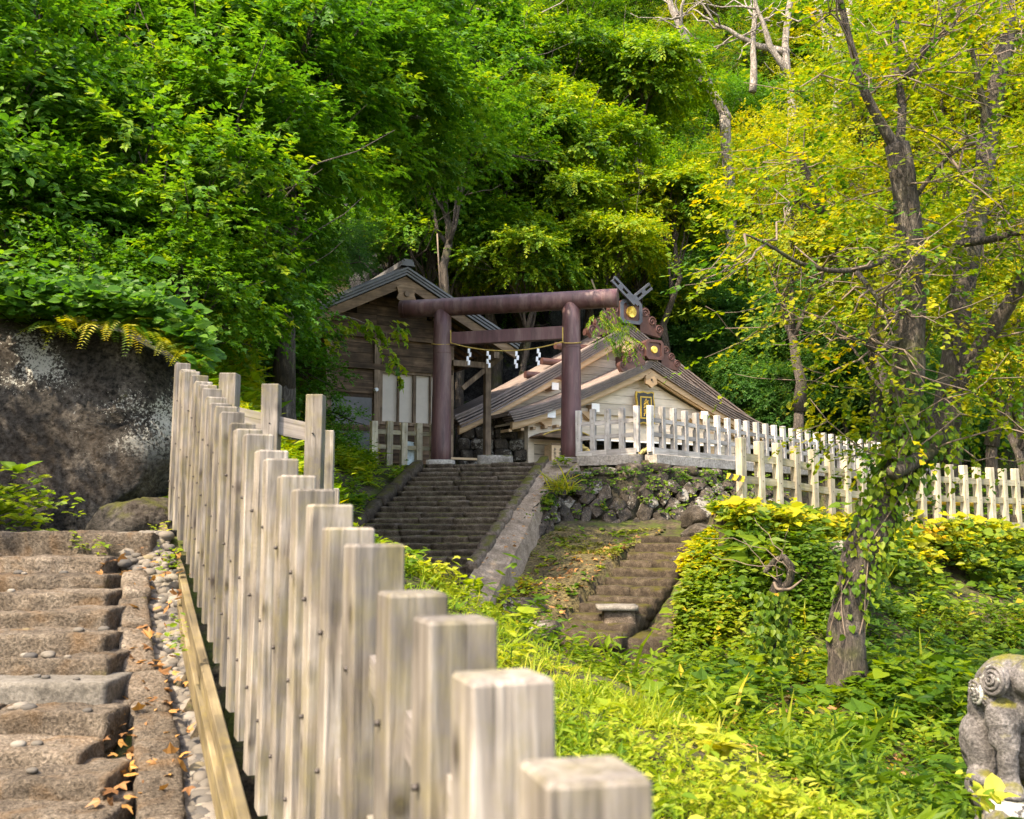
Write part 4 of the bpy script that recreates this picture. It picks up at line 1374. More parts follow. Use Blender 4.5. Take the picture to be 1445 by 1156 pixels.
# brushed golden characters, one above the other
strokes = [
    [[(0.0, .27), (-.02, .22), (.03, .19), (0.0, .15)], [(-.05, .19), (.06, .21)], [(-.04, .15), (.05, .155)], [(.0, .15), (-.06, .10)], [(.0, .15), (.07, .10)]],
    [[(-.07, .07), (.07, .08)], [(-.04, .05), (-.06, -.02)], [(.0, .07), (.0, -.03)], [(.03, .05), (.07, -.02)], [(-.05, .02), (.05, .025)]],
    [[(-.06, -.07), (.06, -.06)], [(.0, -.05), (-.02, -.14), (.03, -.15)], [(-.06, -.11), (.07, -.105)], [(-.05, -.15), (.06, -.145)]],
    [[(-.07, -.19), (.07, -.18)], [(-.05, -.21), (-.06, -.27)], [(.0, -.18), (.01, -.27)], [(.05, -.20), (.065, -.27), (.03, -.28)]],
]
for ch_ in strokes:
    mb = MB()
    for st in ch_:
        mb.tube([(-0.12 + p_[0] * 1.5, 0.177, 2.10 + p_[1]) for p_ in st], 0.014, 6)
    part('gold_character', mb, M['goldpaint'], pq)


def scallop(cx, cz, s, sc, n=4):
    """cloud-shaped wing beside a ridge ornament: outline of round lobes falling away"""
    pts = [(cx, cz + 0.32 * sc)]
    for k in range(n):
        ox, oz = cx + s * (0.20 + 0.27 * k) * sc, cz + (0.20 - 0.24 * k) * sc
        r_ = (0.20 - 0.015 * k) * sc
        for a_ in np.linspace(2.2, -0.55, 7):
            pts.append((ox + s * r_ * math.cos(a_), oz + r_ * math.sin(a_)))
    lx, lz = pts[-1]
    pts.append((lx - s * 0.10 * sc, lz - 0.16 * sc))
    pts.append((cx, cz - 0.42 * sc))
    return pts if s < 0 else pts[::-1]


def octo(cx, cz, w_, h_, c_):
    return [(cx - w_ + c_, cz - h_), (cx + w_ - c_, cz - h_), (cx + w_, cz - h_ + c_), (cx + w_, cz + h_ - c_), (cx + w_ - c_, cz + h_), (cx - w_ + c_, cz + h_), (cx - w_, cz + h_ - c_), (cx - w_, cz - h_ + c_)]


def ridge_ornament(parent, zc, yy, sc, petals):
    bx_ = part('ridge_ornament', MB().prism(octo(0, zc, 0.33 * sc, 0.30 * sc, 0.09 * sc), yy - 0.08, yy + 0.20), M['copper'], parent)
    # raised rim
    o_, i_ = np.array(octo(0, zc, 0.34 * sc, 0.31 * sc, 0.09 * sc)), np.array(octo(0, zc, 0.25 * sc, 0.225 * sc, 0.05 * sc))
    mb = MB()
    V = np.vstack([np.stack([q[:, 0], np.full(8, y_), q[:, 1]], 1) for q, y_ in ((o_, yy - 0.085), (o_, yy - 0.13), (i_, yy - 0.13), (i_, yy - 0.085))])
    i = np.arange(8)
    j = (i + 1) % 8
    mb.add(V, [np.stack([i + 8 * a_, j + 8 * a_, j + 8 * (a_ + 1), i + 8 * (a_ + 1)], 1) for a_ in range(3)])
    part('ornament_rim', mb, M['slate'] if sc > 1.05 else M['copper'], bx_)
    mb = MB()
    R_ = 0.145 * sc
    if petals:
        for k in range(16):
            a_ = k * math.pi / 8
            mb.tube([(0, yy - 0.10, zc), (R_ * math.cos(a_), yy - 0.115, zc + R_ * math.sin(a_))], [0.008, 0.032 * sc], 8)
    mb.tube([(0, yy - 0.088, zc), (0, yy - 0.125, zc)], [R_ * 0.85, R_ * 0.72], 24)
    part('gold_crest', mb, M['gold'], bx_)
    part('crest_boss', MB().tube([(0, yy - 0.12, zc), (0, yy - 0.14, zc)], [R_ * 0.25, R_ * 0.2], 12), M['goldpaint'], bx_)
    for s in (-1, 1):
        wn_ = part('cloud_wing', MB().prism(scallop(s * 0.32 * sc, zc - 0.14 * sc, s, sc * 0.82, 3 if s > 0 else 4), yy - 0.03, yy + 0.14), M['copper'], parent)
        for k in range(3 if s > 0 else 4):
            s8 = sc * 0.82
            ox, oz = s * 0.32 * sc + s * (0.20 + 0.27 * k) * s8, zc - 0.14 * sc + (0.20 - 0.24 * k) * s8
            sp = [(ox + s * rr * math.cos(a_), yy - 0.04, oz + rr * math.sin(a_)) for a_, rr in zip(np.linspace(0, 10, 30), np.linspace(0.155, 0.02, 30) * s8)]
            part('swirl', MB().tube(sp, 0.018 * sc, 6), M['copper'], wn_)


ridge_ornament(hall, fz.max() + 0.26, -0.02, 1.0, False)
ridge_ornament(hall, rz.max() + 0.34, 1.16, 1.25, True)
part('ridge_beam', MB().box((0, 1.4, fz.max() + 0.13), (0.34, 2.4, 0.3)), M['copper'], hall)
part('ridge_beam', MB().box((0, 2.2, rz.max() + 0.2), (0.5, 1.8, 0.5)), M['copper'], hall)
# crossed finials with slots
for s in (-1, 1):
    L_ = 1.1
    M2 = np.array([[math.cos(rad(38)), 0, -s * math.sin(rad(38))], [0, 1, 0], [s * math.sin(rad(38)), 0, math.cos(rad(38))]])
    mb = MB()
    c0 = np.array([-s * 0.05, 1.0 + 0.10 * s, rz.max() + 0.62])
    dir_ = np.array([s * math.cos(rad(38)), 0, math.sin(rad(38))])
    prp = np.array([-s * math.sin(rad(38)), 0, math.cos(rad(38))])
    for o_ in (-0.085, 0.085):
        mb.bar(c0 + prp * o_, c0 + prp * o_ + dir_ * L_, 0.07, 0.075, up=prp)
    for (f0, f1) in ((-0.12, 0.36), (0.58, 0.74), (0.97, 1.10)):
        mb.bar(c0 + dir_ * (f0 * L_ if f0 > 0 else f0), c0 + dir_ * min(f1, 0.98) * L_, 0.066, 0.096, up=prp)
    part('crossed_finial', mb, M['slate'], hall)
# round billets lying on the left slope
for k, (px, py) in enumerate([(838, 467), (797, 486), (778, 508), (755, 527)]):
    c0 = at(px, py + 2, 31.0 - 0.35 * k)
    wpart('roof_billet', MB().tube([c0 + [-0.3, -0.05, 0], c0 + [0.8, 0.5, 0.0]], [0.11, 0.11], 16), M['copper'], hall)
# straw rope and yellow trim under the lintel
sr = thing('straw_rope', 'thick twisted straw rope sagging across the shrine hall entrance', 'rope', (4.35, 30.6, 2.3), HALL_A)
x_ = np.linspace(-2.5, 2.5, 60)
for ph in (0, 2.1, 4.2):
    pth = np.stack([x_, 0.30 + 0.045 * np.sin(x_ * 14 + ph), 0.05 - 0.42 * np.abs(np.sin(x_ * math.pi / 2.5)) + 0.045 * np.cos(x_ * 14 + ph)], 1)
    part('rope_strand', MB().tube(pth, 0.05, 6), M['rope'], sr, True)
part('gilt_cord', MB().tube([(-2.9, 0.5, 0.22), (0, 0.45, 0.30), (2.9, 0.5, 0.22)], 0.03, 6), M['rope_yellow'], sr)
# notice box by the left wing
nb_p = at(787, 646, 28.8)
nb = thing('offering_cabinet', 'tan wooden notice cabinet with dark writing below a small roof', 'cabinet', (nb_p[0], nb_p[1], UPPER_Z), HALL_A)
part('cabinet_body', MB().box((0.15, 0, 0.42), (0.95, 0.4, 0.72)), M['cedar'], nb)
part('cabinet_frame', MB().box((0.15, -0.205, 0.80), (1.0, 0.03, 0.06)), M['hut_barge'], nb)
hx = np.linspace(-0.75, 0.95, 15)
hz = 1.02 + 0.20 * (1 - ((hx - 0.1) / 0.85) ** 2) - 0.02
part('cabinet_roof', MB().add(*strip_solid(hx, hz + 0.02, hz - 0.22 * (1 - ((hx - 0.1) / 0.86) ** 2) - 0.01, -0.4, 0.35)), M['hut_board'], nb)
part('gilt_edge', MB().tube(np.stack([hx, np.full(15, -0.42), hz + 0.02], 1), 0.02, 6), M['rope_yellow'], nb)
mb = MB()
rnd = random.Random(9)
for cx in (-0.22, -0.04):
    for cz in np.arange(0.18, 0.72, 0.11):
        for q in range(3):
            mb.box((cx + rnd.uniform(-.02, .02), -0.206, cz + 0.03 * q), (rnd.uniform(.04, .085), 0.012, 0.012))
        mb.box((cx, -0.206, cz + 0.03), (0.012, 0.012, 0.08))
part('writing', mb, M['lacquer'], nb)
mb = MB()
for cx in (0.2, 0.38, 0.54):
    for cz in np.arange(0.14, 0.74, 0.14):
        mb.box((cx, -0.206, cz), (0.08, 0.012, 0.013))
        mb.box((cx - 0.02, -0.206, cz + 0.04), (0.012, 0.012, 0.085))
        mb.box((cx, -0.206, cz + 0.055), (0.07, 0.012, 0.012))
part('writing', mb, M['lacquer'], nb)

# ------------------------------------------------------------------ hut
HUT_A = math.atan2(0.47, 0.88)
hut = thing('wooden_hut', 'old dark brown plank hut with grey metal gable roof beside the torii', 'hut', (-3.3, 27.0, UPPER_Z), HUT_A)
HP, HE, HH = 6.86 - Z0, 5.12 - Z0, 3.45
hxp, hzp = profile(HH, HP, HE, 21, 1.02)
hr = part('roof', MB().add(*strip_solid(hxp, hzp, hzp - 0.08, -0.98, 5.5)), M['hut_roof'], hut)
for k in range(3):
    mb = MB().add(*strip_solid(hxp * (1 - 0.006 * k), hzp - 0.075 * k + 0.008, hzp - 0.075 * k - 0.052, -1.08 + 0.03 * k, -0.86))
    part('roof_verge', mb, M['hut_roof'], hr)
for s in (-1, 1):
    for k in range(16):
        y_ = -0.9 + k * 0.4
        part('roof_seam', MB().bar((s * 0.03, y_, HP + 0.02), (s * HH * 0.995, y_, HE + 0.03), 0.03, 0.045), M['hut_roof'], hr)
part('ridge_cap', MB().box((0, 2.2, HP + 0.09), (0.34, 6.6, 0.14)), M['hut_roof'], hut)
part('ridge_end', MB().prism([(-0.2, HP + 0.02), (0.2, HP + 0.02), (0.10, HP + 0.14), (0.13, HP + 0.2), (-0.13, HP + 0.2), (-0.10, HP + 0.14)], -1.12, -0.98), M['hut_roof'], hut)
zb = hzp - 0.235
part('barge_board', MB().add(*strip_solid(hxp * 0.97, np.interp(hxp * 0.97, hxp, zb), np.interp(hxp * 0.97, hxp, zb) - 0.27, -0.95, -0.86)), M['hut_barge'], hut)
pz = HP - 0.75
hp_ = part('gable_pendant', MB().prism([(-0.28, pz + 0.2), (-0.22, pz + 0.02), (-0.28, pz - 0.12), (-0.12, pz - 0.22), (0, pz - 0.40), (0.12, pz - 0.22), (0.28, pz - 0.12), (0.22, pz + 0.02), (0.28, pz + 0.2), (0, pz + 0.33)], -1.02, -0.955), M['hut_barge'], hut)
part('pendant_boss', MB().tube([(0, -1.02, pz + 0.02), (0, -1.07, pz + 0.02)], [0.085, 0.07], 12), M['hut_frame'], hp_)
W2 = 1.80
# plank walls
zz = 0.15
k = 0
while zz < HP - 0.45:
    step = 0.27
    ok = (hzp - 0.33) > zz + step * 0.5
    e0 = min(W2, hxp[ok].max()) if ok.any() else 0
    if e0 < 0.1:
        break
    for (xa, xb) in ((-e0, -0.45), (-0.45, e0)):
        if xb - xa > 0.05 and not (xb > 0 and zz < 2.7 and zz > 1.15):
            part('wall_plank', MB().prism([(xa + 0.004, zz + 0.01), (xb - 0.004, zz + 0.01), (xb - 0.004, zz + step), (xa + 0.004, zz + step)], random.uniform(-0.015, 0.01), 0.05), M['hut_board'], hut)
    zz += step
    k += 1
part('side_wall', MB().box((W2, 2.4, 1.9), (0.08, 4.6, 3.7)), M['hut_board'], hut)
part('side_wall', MB().box((-W2, 2.4, 1.9), (0.08, 4.6, 3.7)), M['hut_board'], hut)
part('wall_backing', MB().box((0, 0.12, 1.9), (3.5, 0.05, 3.7)), M['dark'], hut)
for x_ in (-W2, -0.45, W2 - 0.05):
    part('wall_post', MB().box((x_, -0.03, 1.9), (0.16, 0.14, 3.8)), M['hut_frame'], hut)
for z_, wd in ((3.62, 3.9), (2.76, 3.6), (1.08, 3.6), (3.1, 0.1)):
    if wd > 1:
        part('wall_beam', MB().box((0, -0.05, z_), (wd, 0.14, 0.15)), M['hut_board'], hut)
# shutters with four pale panels
sx0, sx1, sz0, sz1 = -0.28, 1.62, 1.28, 2.62
wf = part('window', MB().box(((sx0 + sx1) / 2, -0.02, sz0 - 0.04), (sx1 - sx0 + 0.16, 0.1, 0.09)).box(((sx0 + sx1) / 2, -0.02, sz1 + 0.04), (sx1 - sx0 + 0.16, 0.1, 0.09)).box((sx0 - 0.04, -0.02, (sz0 + sz1) / 2), (0.08, 0.1, sz1 - sz0)).box((sx1 + 0.04, -0.02, (sz0 + sz1) / 2), (0.08, 0.1, sz1 - sz0)), M['hut_frame'], hut)
pw = (sx1 - sx0) / 4
for k in range(4):
    part('pane', MB().box((sx0 + pw * (k + 0.5), 0.02 + (0.03 if k < 2 else 0), (sz0 + sz1) / 2), (pw - 0.05, 0.02, sz1 - sz0)), M['shutter'], wf)
    if k:
        part('mullion', MB().box((sx0 + pw * k, -0.01, (sz0 + sz1) / 2), (0.055 if k != 2 else 0.09, 0.07, sz1 - sz0)), M['hut_frame'], wf)
part('metal_panel', MB().box((-1.15, -0.03, 0.95), (1.15, 0.03, 1.9)), M['hut_roof'], hut)
part('door_panel', MB().box((-1.12, -0.02, 2.2), (1.2, 0.04, 0.36)), M['hut_board'], hut)
part('lamp_knob', MB().tube([(-0.5, -0.1, 2.12), (-0.5, -0.22, 2.12)], [0.06, 0.05], 12), M['paper'], hut)
# porch
for y_ in (-0.3, 2.4):
    part('porch_post', MB().box((2.78, y_, 1.55), (0.17, 0.17, 3.2)), M['hut_frame'], hut)
part('porch_beam', MB().box((2.78, 1.4, 3.22), (0.16, 4.6, 0.18)), M['hut_frame'], hut)
part('porch_tie', MB().box((2.25, -0.3, 3.0), (1.1, 0.12, 0.16)), M['hut_frame'], hut)
part('porch_brace', MB().bar((2.0, -0.3, 2.3), (3.25, -0.3, 3.32), 0.09, 0.13), M['hut_frame'], hut)
part('porch_rail', MB().box((2.2, -0.35, 0.32), (1.4, 0.1, 0.06)), M['cedar'], hut)
for k in range(9):
    y_ = -0.75 + k * 0.5
    part('rafter', MB().bar((1.4, y_, np.interp(1.4, hxp, hzp) - 0.17), (3.3, y_, np.interp(3.3, hxp, hzp) - 0.17), 0.07, 0.1), M['hut_frame'], hut)
sgn = at(581, 645, 25.9)
sb_ = thing('leaning_board', 'pale blue printed board leaning behind the hut fence', 'sign', (sgn[0], sgn[1], UPPER_Z), 0.3)
part('board', MB().box((0, 0, 0.32), (0.30, 0.03, 0.64), np.array([[1, 0, 0.12], [0, 1, 0], [-0.12, 0, 1]])), mat_plain('board_pale_blue', (0.42, 0.52, 0.55), 0.6, 0, 0.35, 9), sb_)
part('diagonal_rail', MB().bar((0.05, -0.05, 0.62), (0.3, -0.05, 0.02), 0.03, 0.04), M['black'], sb_)

# low stone base and mossy wall between hut and hall
mw = thing('mossy_wall', 'mossy rubble wall between the hut porch and the shrine hall', 'wall', (-0.6, 29.0, UPPER_Z))
rnd = random.Random(31)
for row in range(5):
    x = -1.6 + 0.1 * (row % 2)
    while x < 0.05:
        L = rnd.uniform(0.35, 0.7)
        V, Q = rough_block((L - 0.02, 0.5, 0.36), (5, 4, 4), 0.09, 0.05, 3.5, 900 + row * 20 + int(x * 10))
        wpart('wall_stone', MB().add(V + [x + L / 2, 29.0 + rnd.uniform(-.05, .05) + 0.1 * row, UPPER_Z + 0.17 + 0.33 * row], Q), M['wall_stone'], mw, True)
        x += L
V, Q = rough_block((0.95, 0.3, 0.28), (6, 3, 3), 0.02, 0.01, 4, 990)
single('kerb_block', MB().add(V + at(699, 651, 26.6) + [0, 0, 0.02], Q), M['concrete'], 'plain grey stone block lying at the head of the stairs', 'block', smooth=True)

# ------------------------------------------------------------------ basalt cliff behind the gate
cl = thing('basalt_cliff', 'dark wet basalt cliff face behind the torii and hut', 'cliff', (0, 38, 2))
V, F = ruled([(-9, 37, 1.0), (-3, 36, 1.0), (1, 35.5, 1.0), (5, 40, 1.0)], [(-9, 39, 13), (-3, 38.5, 13), (1.5, 38.0, 12), (6, 43, 11)], 90, 60)
V = V + np.array([0.1, -1, 0.2]) * (0.9 * fbm(V * 0.55, 61, 5))[:, None]
wpart('rock_face', MB().add(V, F), M['cliff'], cl, True)

# ------------------------------------------------------------------ leaves
def _tmpl(V, F):
    return np.array(V, float), [np.array(F)]


LEAF = {
    'diamond': _tmpl([(0, 0, 0), (.30, .42, .07), (0, 1, -.06), (-.30, .42, .07)], [[0, 1, 2], [0, 2, 3]]),
    'lance': _tmpl([(0, 0, 0), (.14, .38, .03), (0, 1, -.14), (-.14, .38, .03)], [[0, 1, 2], [0, 2, 3]]),
    'ovate': _tmpl([(0, 0, 0), (.27, .22, .07), (.31, .55, .06), (0, 1, -.12), (-.31, .55, .06), (-.27, .22, .07)], [[0, 1, 2, 3], [0, 3, 4, 5]]),
    'maple': _tmpl([(0, 0, 0), (.30, .02, .03), (.58, .36, .0), (.22, .46, .07), (0, 1, -.08), (-.22, .46, .07), (-.58, .36, 0), (-.30, .02, .03)], [[0, 1, 3, 4], [0, 4, 5, 7], [1, 2, 3, 3], [5, 6, 7, 7]]),
    'heart': _tmpl([(0, .06, 0), (.28, -.06, .04), (.46, .22, .07), (.33, .62, .03), (0, 1, -.10), (-.33, .62, .03), (-.46, .22, .07), (-.28, -.06, .04)], [[0, 1, 2, 3], [0, 3, 4, 4], [0, 4, 5, 5], [0, 5, 6, 7]]),
    'blade': _tmpl([(-.03, 0, 0), (.03, 0, 0), (.022, .6, .05), (0, 1, -.12), (-.022, .6, .05)], [[0, 1, 2, 4], [4, 2, 3, 3]]),
}
for k_ in list(LEAF):
    V_, F_ = LEAF[k_]
    fs = []
    tri = [f[:3] for f in F_[0] if len(f) == 3 or f[2] == f[3]]
    quad = [f for f in F_[0] if len(f) == 4 and f[2] != f[3]]
    if tri:
        fs.append(np.array(tri))
    if quad:
        fs.append(np.array(quad))
    LEAF[k_] = (V_, fs)


def put_leaves(mb, kind, pos, ydir, ndir, size, rnd):
    T, Fs = LEAF[kind]
    y = nrm(ydir)
    x = nrm(np.cross(y, ndir))
    z = np.cross(x, y)
    size = np.broadcast_to(np.asarray(size, float), (len(pos),))[:, None, None]
    V = pos[:, None, :] + size * (T[None, :, 0:1] * x[:, None, :] + T[None, :, 1:2] * y[:, None, :] + T[None, :, 2:3] * z[:, None, :])
    n, k = len(pos), len(T)
    base = np.arange(n)[:, None, None] * k
    mb.add(V.reshape(-1, 3), [(base + f[None]).reshape(-1, f.shape[1]) for f in Fs], np.repeat(np.clip(rnd, 0.001, 1), k))


def rdir(rg, n):
    return nrm(rg.normal(size=(n, 3)))


def sprays(mb, rg, P, O, m, L, leaf, size, droop=0.15, flat=0.5, tone=None, spread=0.95, pinnate=False):
    """twigs at points P growing outwards along O, each with m leaves"""
    n = len(P)
    d = nrm(O * 0.75 + rdir(rg, n) * 0.55 + np.array([0, 0, -droop]))
    up = np.array([0, 0, 1.0])
    side = nrm(np.cross(d, up) + 1e-4)
    Ls = L * rg.uniform(0.6, 1.35, n)
    tone = rg.uniform(0, 1, n) if tone is None else tone
    pos, yd, ndv, rn, sz = [], [], [], [], []
    for j in range(m):
        t = (j + 0.7) / m
        s = 1 if j % 2 else -1
        if j == m - 1:
            s = 0
        p = P + d * (Ls * t)[:, None] + np.array([0, 0, -1]) * (droop * 0.7 * Ls * t * t)[:, None]
        if not pinnate:
            p = p + rg.normal(size=(n, 3)) * 0.03 * L
        a = spread * rg.uniform(0.7, 1.3, n)[:, None]
        y = d * (0.75 if not pinnate else 0.55) + side * s * a + rg.normal(size=(n, 3)) * 0.16 + np.array([0, 0, -droop])
        nn = up * flat + O * 0.45 + rg.normal(size=(n, 3)) * 0.30
        pos.append(p)
        yd.append(y)
        ndv.append(nn)
        rn.append(np.clip(tone + rg.normal(size=n) * 0.10, 0, 1))
        sz.append(size * rg.uniform(0.65, 1.2, n))
    put_leaves(mb, leaf, np.vstack(pos), np.vstack(yd), np.vstack(ndv), np.concatenate(sz), np.concatenate(rn))


def crown_points(rg, R, nblob, ntwig, flatten=0.8, br=(0.30, 0.48), low=-0.5):
    """twig bases spread through irregular lobes of a crown with semi-axes R"""
    R = np.asarray(R, float)
    c = rdir(rg, nblob) * (rg.uniform(0.2, 0.78, nblob) ** 0.7)[:, None]
    c[:, 2] = np.clip(c[:, 2], low, 1)
    rb = rg.uniform(*br, nblob)
    wgt = rb ** 2
    b = rg.choice(nblob, ntwig, p=wgt / wgt.sum())
    d = rdir(rg, ntwig)
    d[:, 2] = np.where(d[:, 2] < -0.3, -d[:, 2], d[:, 2])
    rr = rb[b] * rg.uniform(0.25, 1.0, ntwig) ** 0.5
    P = (c[b] + d * rr[:, None] * np.array([1.1, 1.1, flatten])) * R
    O = nrm(d + nrm(c[b] + 1e-3) * 0.5)
    bt = rg.uniform(-0.22, 0.22, nblob)
    return P, O, bt[b], c * R


def bend_path(rg, a, b, n=7, amp=0.08):
    a, b = np.asarray(a, float), np.asarray(b, float)
    L = np.linalg.norm(b - a)
    t = np.linspace(0, 1, n)
    off = np.cumsum(rg.normal(size=(n, 3)), 0)
    off = off - off[0] - (off[-1] - off[0]) * t[:, None]
    return a + (b - a) * t[:, None] + off * amp * L * 0.35


KIND = {
    #          leaf     size  m   L     droop flat  material      tone0 tone amp
    'maple': ('maple', 0.125, 9, 0.50, 0.22, 0.75, 'leaf_green', 0.45, 0.55),
    'oval': ('ovate', 0.115, 10, 0.50, 0.15, 0.55, 'leaf_green', 0.40, 0.5),
    'blue': ('diamond', 0.125, 12, 0.65, 0.2, 0.55, 'leaf_blue', 0.5, 0.6),
    'ash': ('ovate', 0.150, 11, 0.60, 0.28, 0.6, 'leaf_mid', 0.52, 0.6),
    'far': ('diamond', 0.15, 11, 0.75, 0.2, 0.55, 'leaf_mid', 0.38, 0.55),
    'farg': ('diamond', 0.15, 11, 0.75, 0.2, 0.55, 'leaf_green', 0.5, 0.6),
    'fary': ('diamond', 0.15, 11, 0.75, 0.2, 0.5, 'leaf_yellow', 0.50, 0.6),
    'yellow': ('heart', 0.105, 7, 0.42, 0.18, 0.6, 'leaf_yellow', 0.42, 0.6),
    'fir': ('lance', 0.10, 16, 0.55, 0.35, 0.35, 'leaf_blue', 0.5, 0.5),
}


def crown_mesh(name, kind, R, ntwig, seed, nblob=14, flatten=0.8):
    rg = np.random.default_rng(seed)
    leaf, size, m, L, droop, flat, mt, t0, ta = KIND[kind]
    P, O, bt, cen = crown_points(rg, R, nblob, ntwig, flatten)
    tone = np.clip(t0 + bt * ta * 1.2 + rg.normal(size=ntwig) * 0.14, 0, 1)
    mb = MB()
    sprays(mb, rg, P, O, m, L, leaf, size, droop, flat, tone, pinnate=(kind == 'ash'))
    me = mb.mesh(name)
    me.materials.append(M[mt])
    return me, cen


def limb_mesh(name, seed, cen, foot, r0, mat, fork=0.45):
    """tapered trunk from foot into the crown with limbs to the lobes (crown centre is the origin)"""
    rg = np.random.default_rng(seed)
    foot = np.asarray(foot, float)
    mb = MB()
    H = np.array([0, 0, cen[:, 2].max() * 0.6])
    path = bend_path(rg, foot, H, 10, 0.07)
    rad_ = r0 * np.linspace(1, 0.32, 10)
    rad_[0] *= 1.25
    mb.tube(path, rad_, 10, rough=0.10, seed=seed)
    for c in cen:
        k = rg.integers(3, 9)
        s = path[k]
        q = bend_path(rg, s, c * 0.95, 6, 0.10)
        mb.tube(q, np.linspace(rad_[k] * 0.55, 0.012, 6), 6)
        for e in range(3):
            s2 = q[rg.integers(2, 5)]
            t2 = s2 + (c - s) * 0.35 + rg.normal(size=3) * np.linalg.norm(c - s) * 0.22
            mb.tube(bend_path(rg, s2, t2, 5, 0.14), np.linspace(0.022, 0.006, 5), 5)
    me = mb.mesh(name, True)
    me.materials.append(mat)
    return me


PROTO = {}


def tree_proto(key, kind, R, ntwig, seed, r0, foot_drop, mat='bark', nblob=14, flatten=0.8):
    cm, cen = crown_mesh('crown', kind, R, ntwig, seed, nblob, flatten)
    tm = limb_mesh('trunk', seed + 1, cen, (0.3, 0.2, -foot_drop), r0, M[mat])
    PROTO[key] = (cm, tm, foot_drop)


def leaning_tree(key, centre, foot, name, label, group=None, sc=1.0, r0=0.13):
    """a tree rooted on the slope whose trunk leans out to its crown"""
    cm, tm, fd = PROTO[key]
    c = np.asarray(centre, float)
    f = gpt(foot[0], foot[1], -0.2)
    t = thing(name, label, 'tree', f, 0.0, group)
    o = mobj('crown', cm, None, t, c - f, (0, 0, random.uniform(0, 6.28)), (sc, sc, sc))
    rg_ = np.random.default_rng(int(abs(c[0] * 100)) + 5)
    mid = f + (c - f) * 0.5 + [0, 0, 0.12 * np.linalg.norm(c - f)]
    P_ = np.array([f, f + (mid - f) * 0.5 + [0, 0, 0.25], mid, mid + (c - mid) * 0.6, c])
    tt_ = np.linspace(0, 4, 14)
    Q_ = np.stack([np.interp(tt_, np.arange(5), P_[:, i]) for i in range(3)], 1)
    for _ in range(2):
        Q_[1:-1] = (Q_[:-2] + 2 * Q_[1:-1] + Q_[2:]) / 4
    mb = MB().tube(Q_, np.linspace(r0, 0.03, 14), 9, rough=0.1)
    for k in range(12):
        s = Q_[rg_.integers(8, 14)]
        e = c + rg_.normal(size=3) * [1.0 * sc, 0.9 * sc, 0.6 * sc]
        mb.tube(bend_path(rg_, s, e, 6, 0.12), np.linspace(0.035, 0.006, 6), 5)
    wpart('trunk', mb, M['bark_dark'], t, True)
    return t


def plant_tree(key, centre, name, label, group=None, rz=None, sc=1.0, cat='tree'):
    """centre: world position of the crown centre; the trunk stands on the ground below it"""
    cm, tm, fd = PROTO[key]
    rz = random.uniform(0, 6.28) if rz is None else rz
    c = np.asarray(centre, float)
    gz = float(terr(np.array([c[0]]), np.array([c[1]]))[0])
    h = c[2] - gz
    t = thing(name, label, cat, (c[0], c[1], gz), rz, group)
    t.scale = (sc, sc, sc)
    o = mobj('crown', cm, None, t, (0, 0, h / sc))
    q = mobj('trunk', tm, None, t, (0, 0, h / sc))
    if h / sc > fd - 0.1:
        mb_ = MB().tube(bend_path(np.random.default_rng(int(h * 1000)), (0.3, 0.2, -0.2), (0.3, 0.2, h / sc - fd + 0.05), 6, 0.03), np.linspace(0.26, 0.19, 6), 9, rough=0.1)
        mobj('lower_trunk', mb_.mesh('lower_trunk', True), tm.materials[0], t)
    return t


tree_proto('maple1', 'maple', (2.3, 2.1, 1.9), 1050, 201, 0.14, 5.0)
tree_proto('maple2', 'maple', (2.6, 2.2, 1.7), 1150, 202, 0.15, 5.0)
tree_proto('maple3', 'maple', (1.8, 1.8, 1.5), 800, 203, 0.11, 4.0)
tree_proto('oval1', 'oval', (2.0, 1.9, 1.7), 950, 204, 0.12, 4.0)
tree_proto('oval2', 'oval', (1.6, 1.5, 1.3), 700, 205, 0.10, 3.5)
tree_proto('ash1', 'ash', (2.9, 2.4, 1.9), 2000, 206, 0.17, 7.0, flatten=0.6)
tree_proto('ash2', 'ash', (2.4, 2.2, 1.5), 1600, 207, 0.15, 6.0, flatten=0.6)
tree_proto('blue1', 'blue', (2.9, 2.7, 2.5), 2000, 208, 0.16, 5.0)
tree_proto('far1', 'far', (4.2, 4.0, 3.8), 2600, 209, 0.24, 9.0, nblob=20)
tree_proto('far2', 'farg', (4.0, 3.8, 3.6), 2500, 210, 0.24, 9.0, nblob=18)
tree_proto('far3', 'fary', (3.8, 3.6, 3.4), 1900, 211, 0.22, 8.0, 'bark', nblob=20)
tree_proto('fir1', 'fir', (1.1, 1.1, 2.0), 700, 212, 0.10, 3.0, 'bark_dark', nblob=10)

# background wood on the hillside
rnd = random.Random(77)
GB = 'trees of the hillside wood'
LB = {'far1': 'mid-green broadleaf tree in the wood rising behind the shrine', 'far2': 'deep green broadleaf tree in the wood rising behind the shrine', 'far3': 'yellowing broadleaf tree in the wood rising behind the shrine', 'blue1': 'bluish green bushy tree on the slope right of the shrine roof'}


def on_slope(px, py, h, y0=38.0, y1=95.0):
    """first distance at which the sight line passes h metres above the hillside"""
    for Y in np.arange(y0, y1, 1.0):
        c = at(px, py, Y)
        if c[2] - float(terr(np.array([c[0]]), np.array([c[1]]))[0]) < h:
            return Y
    return y1


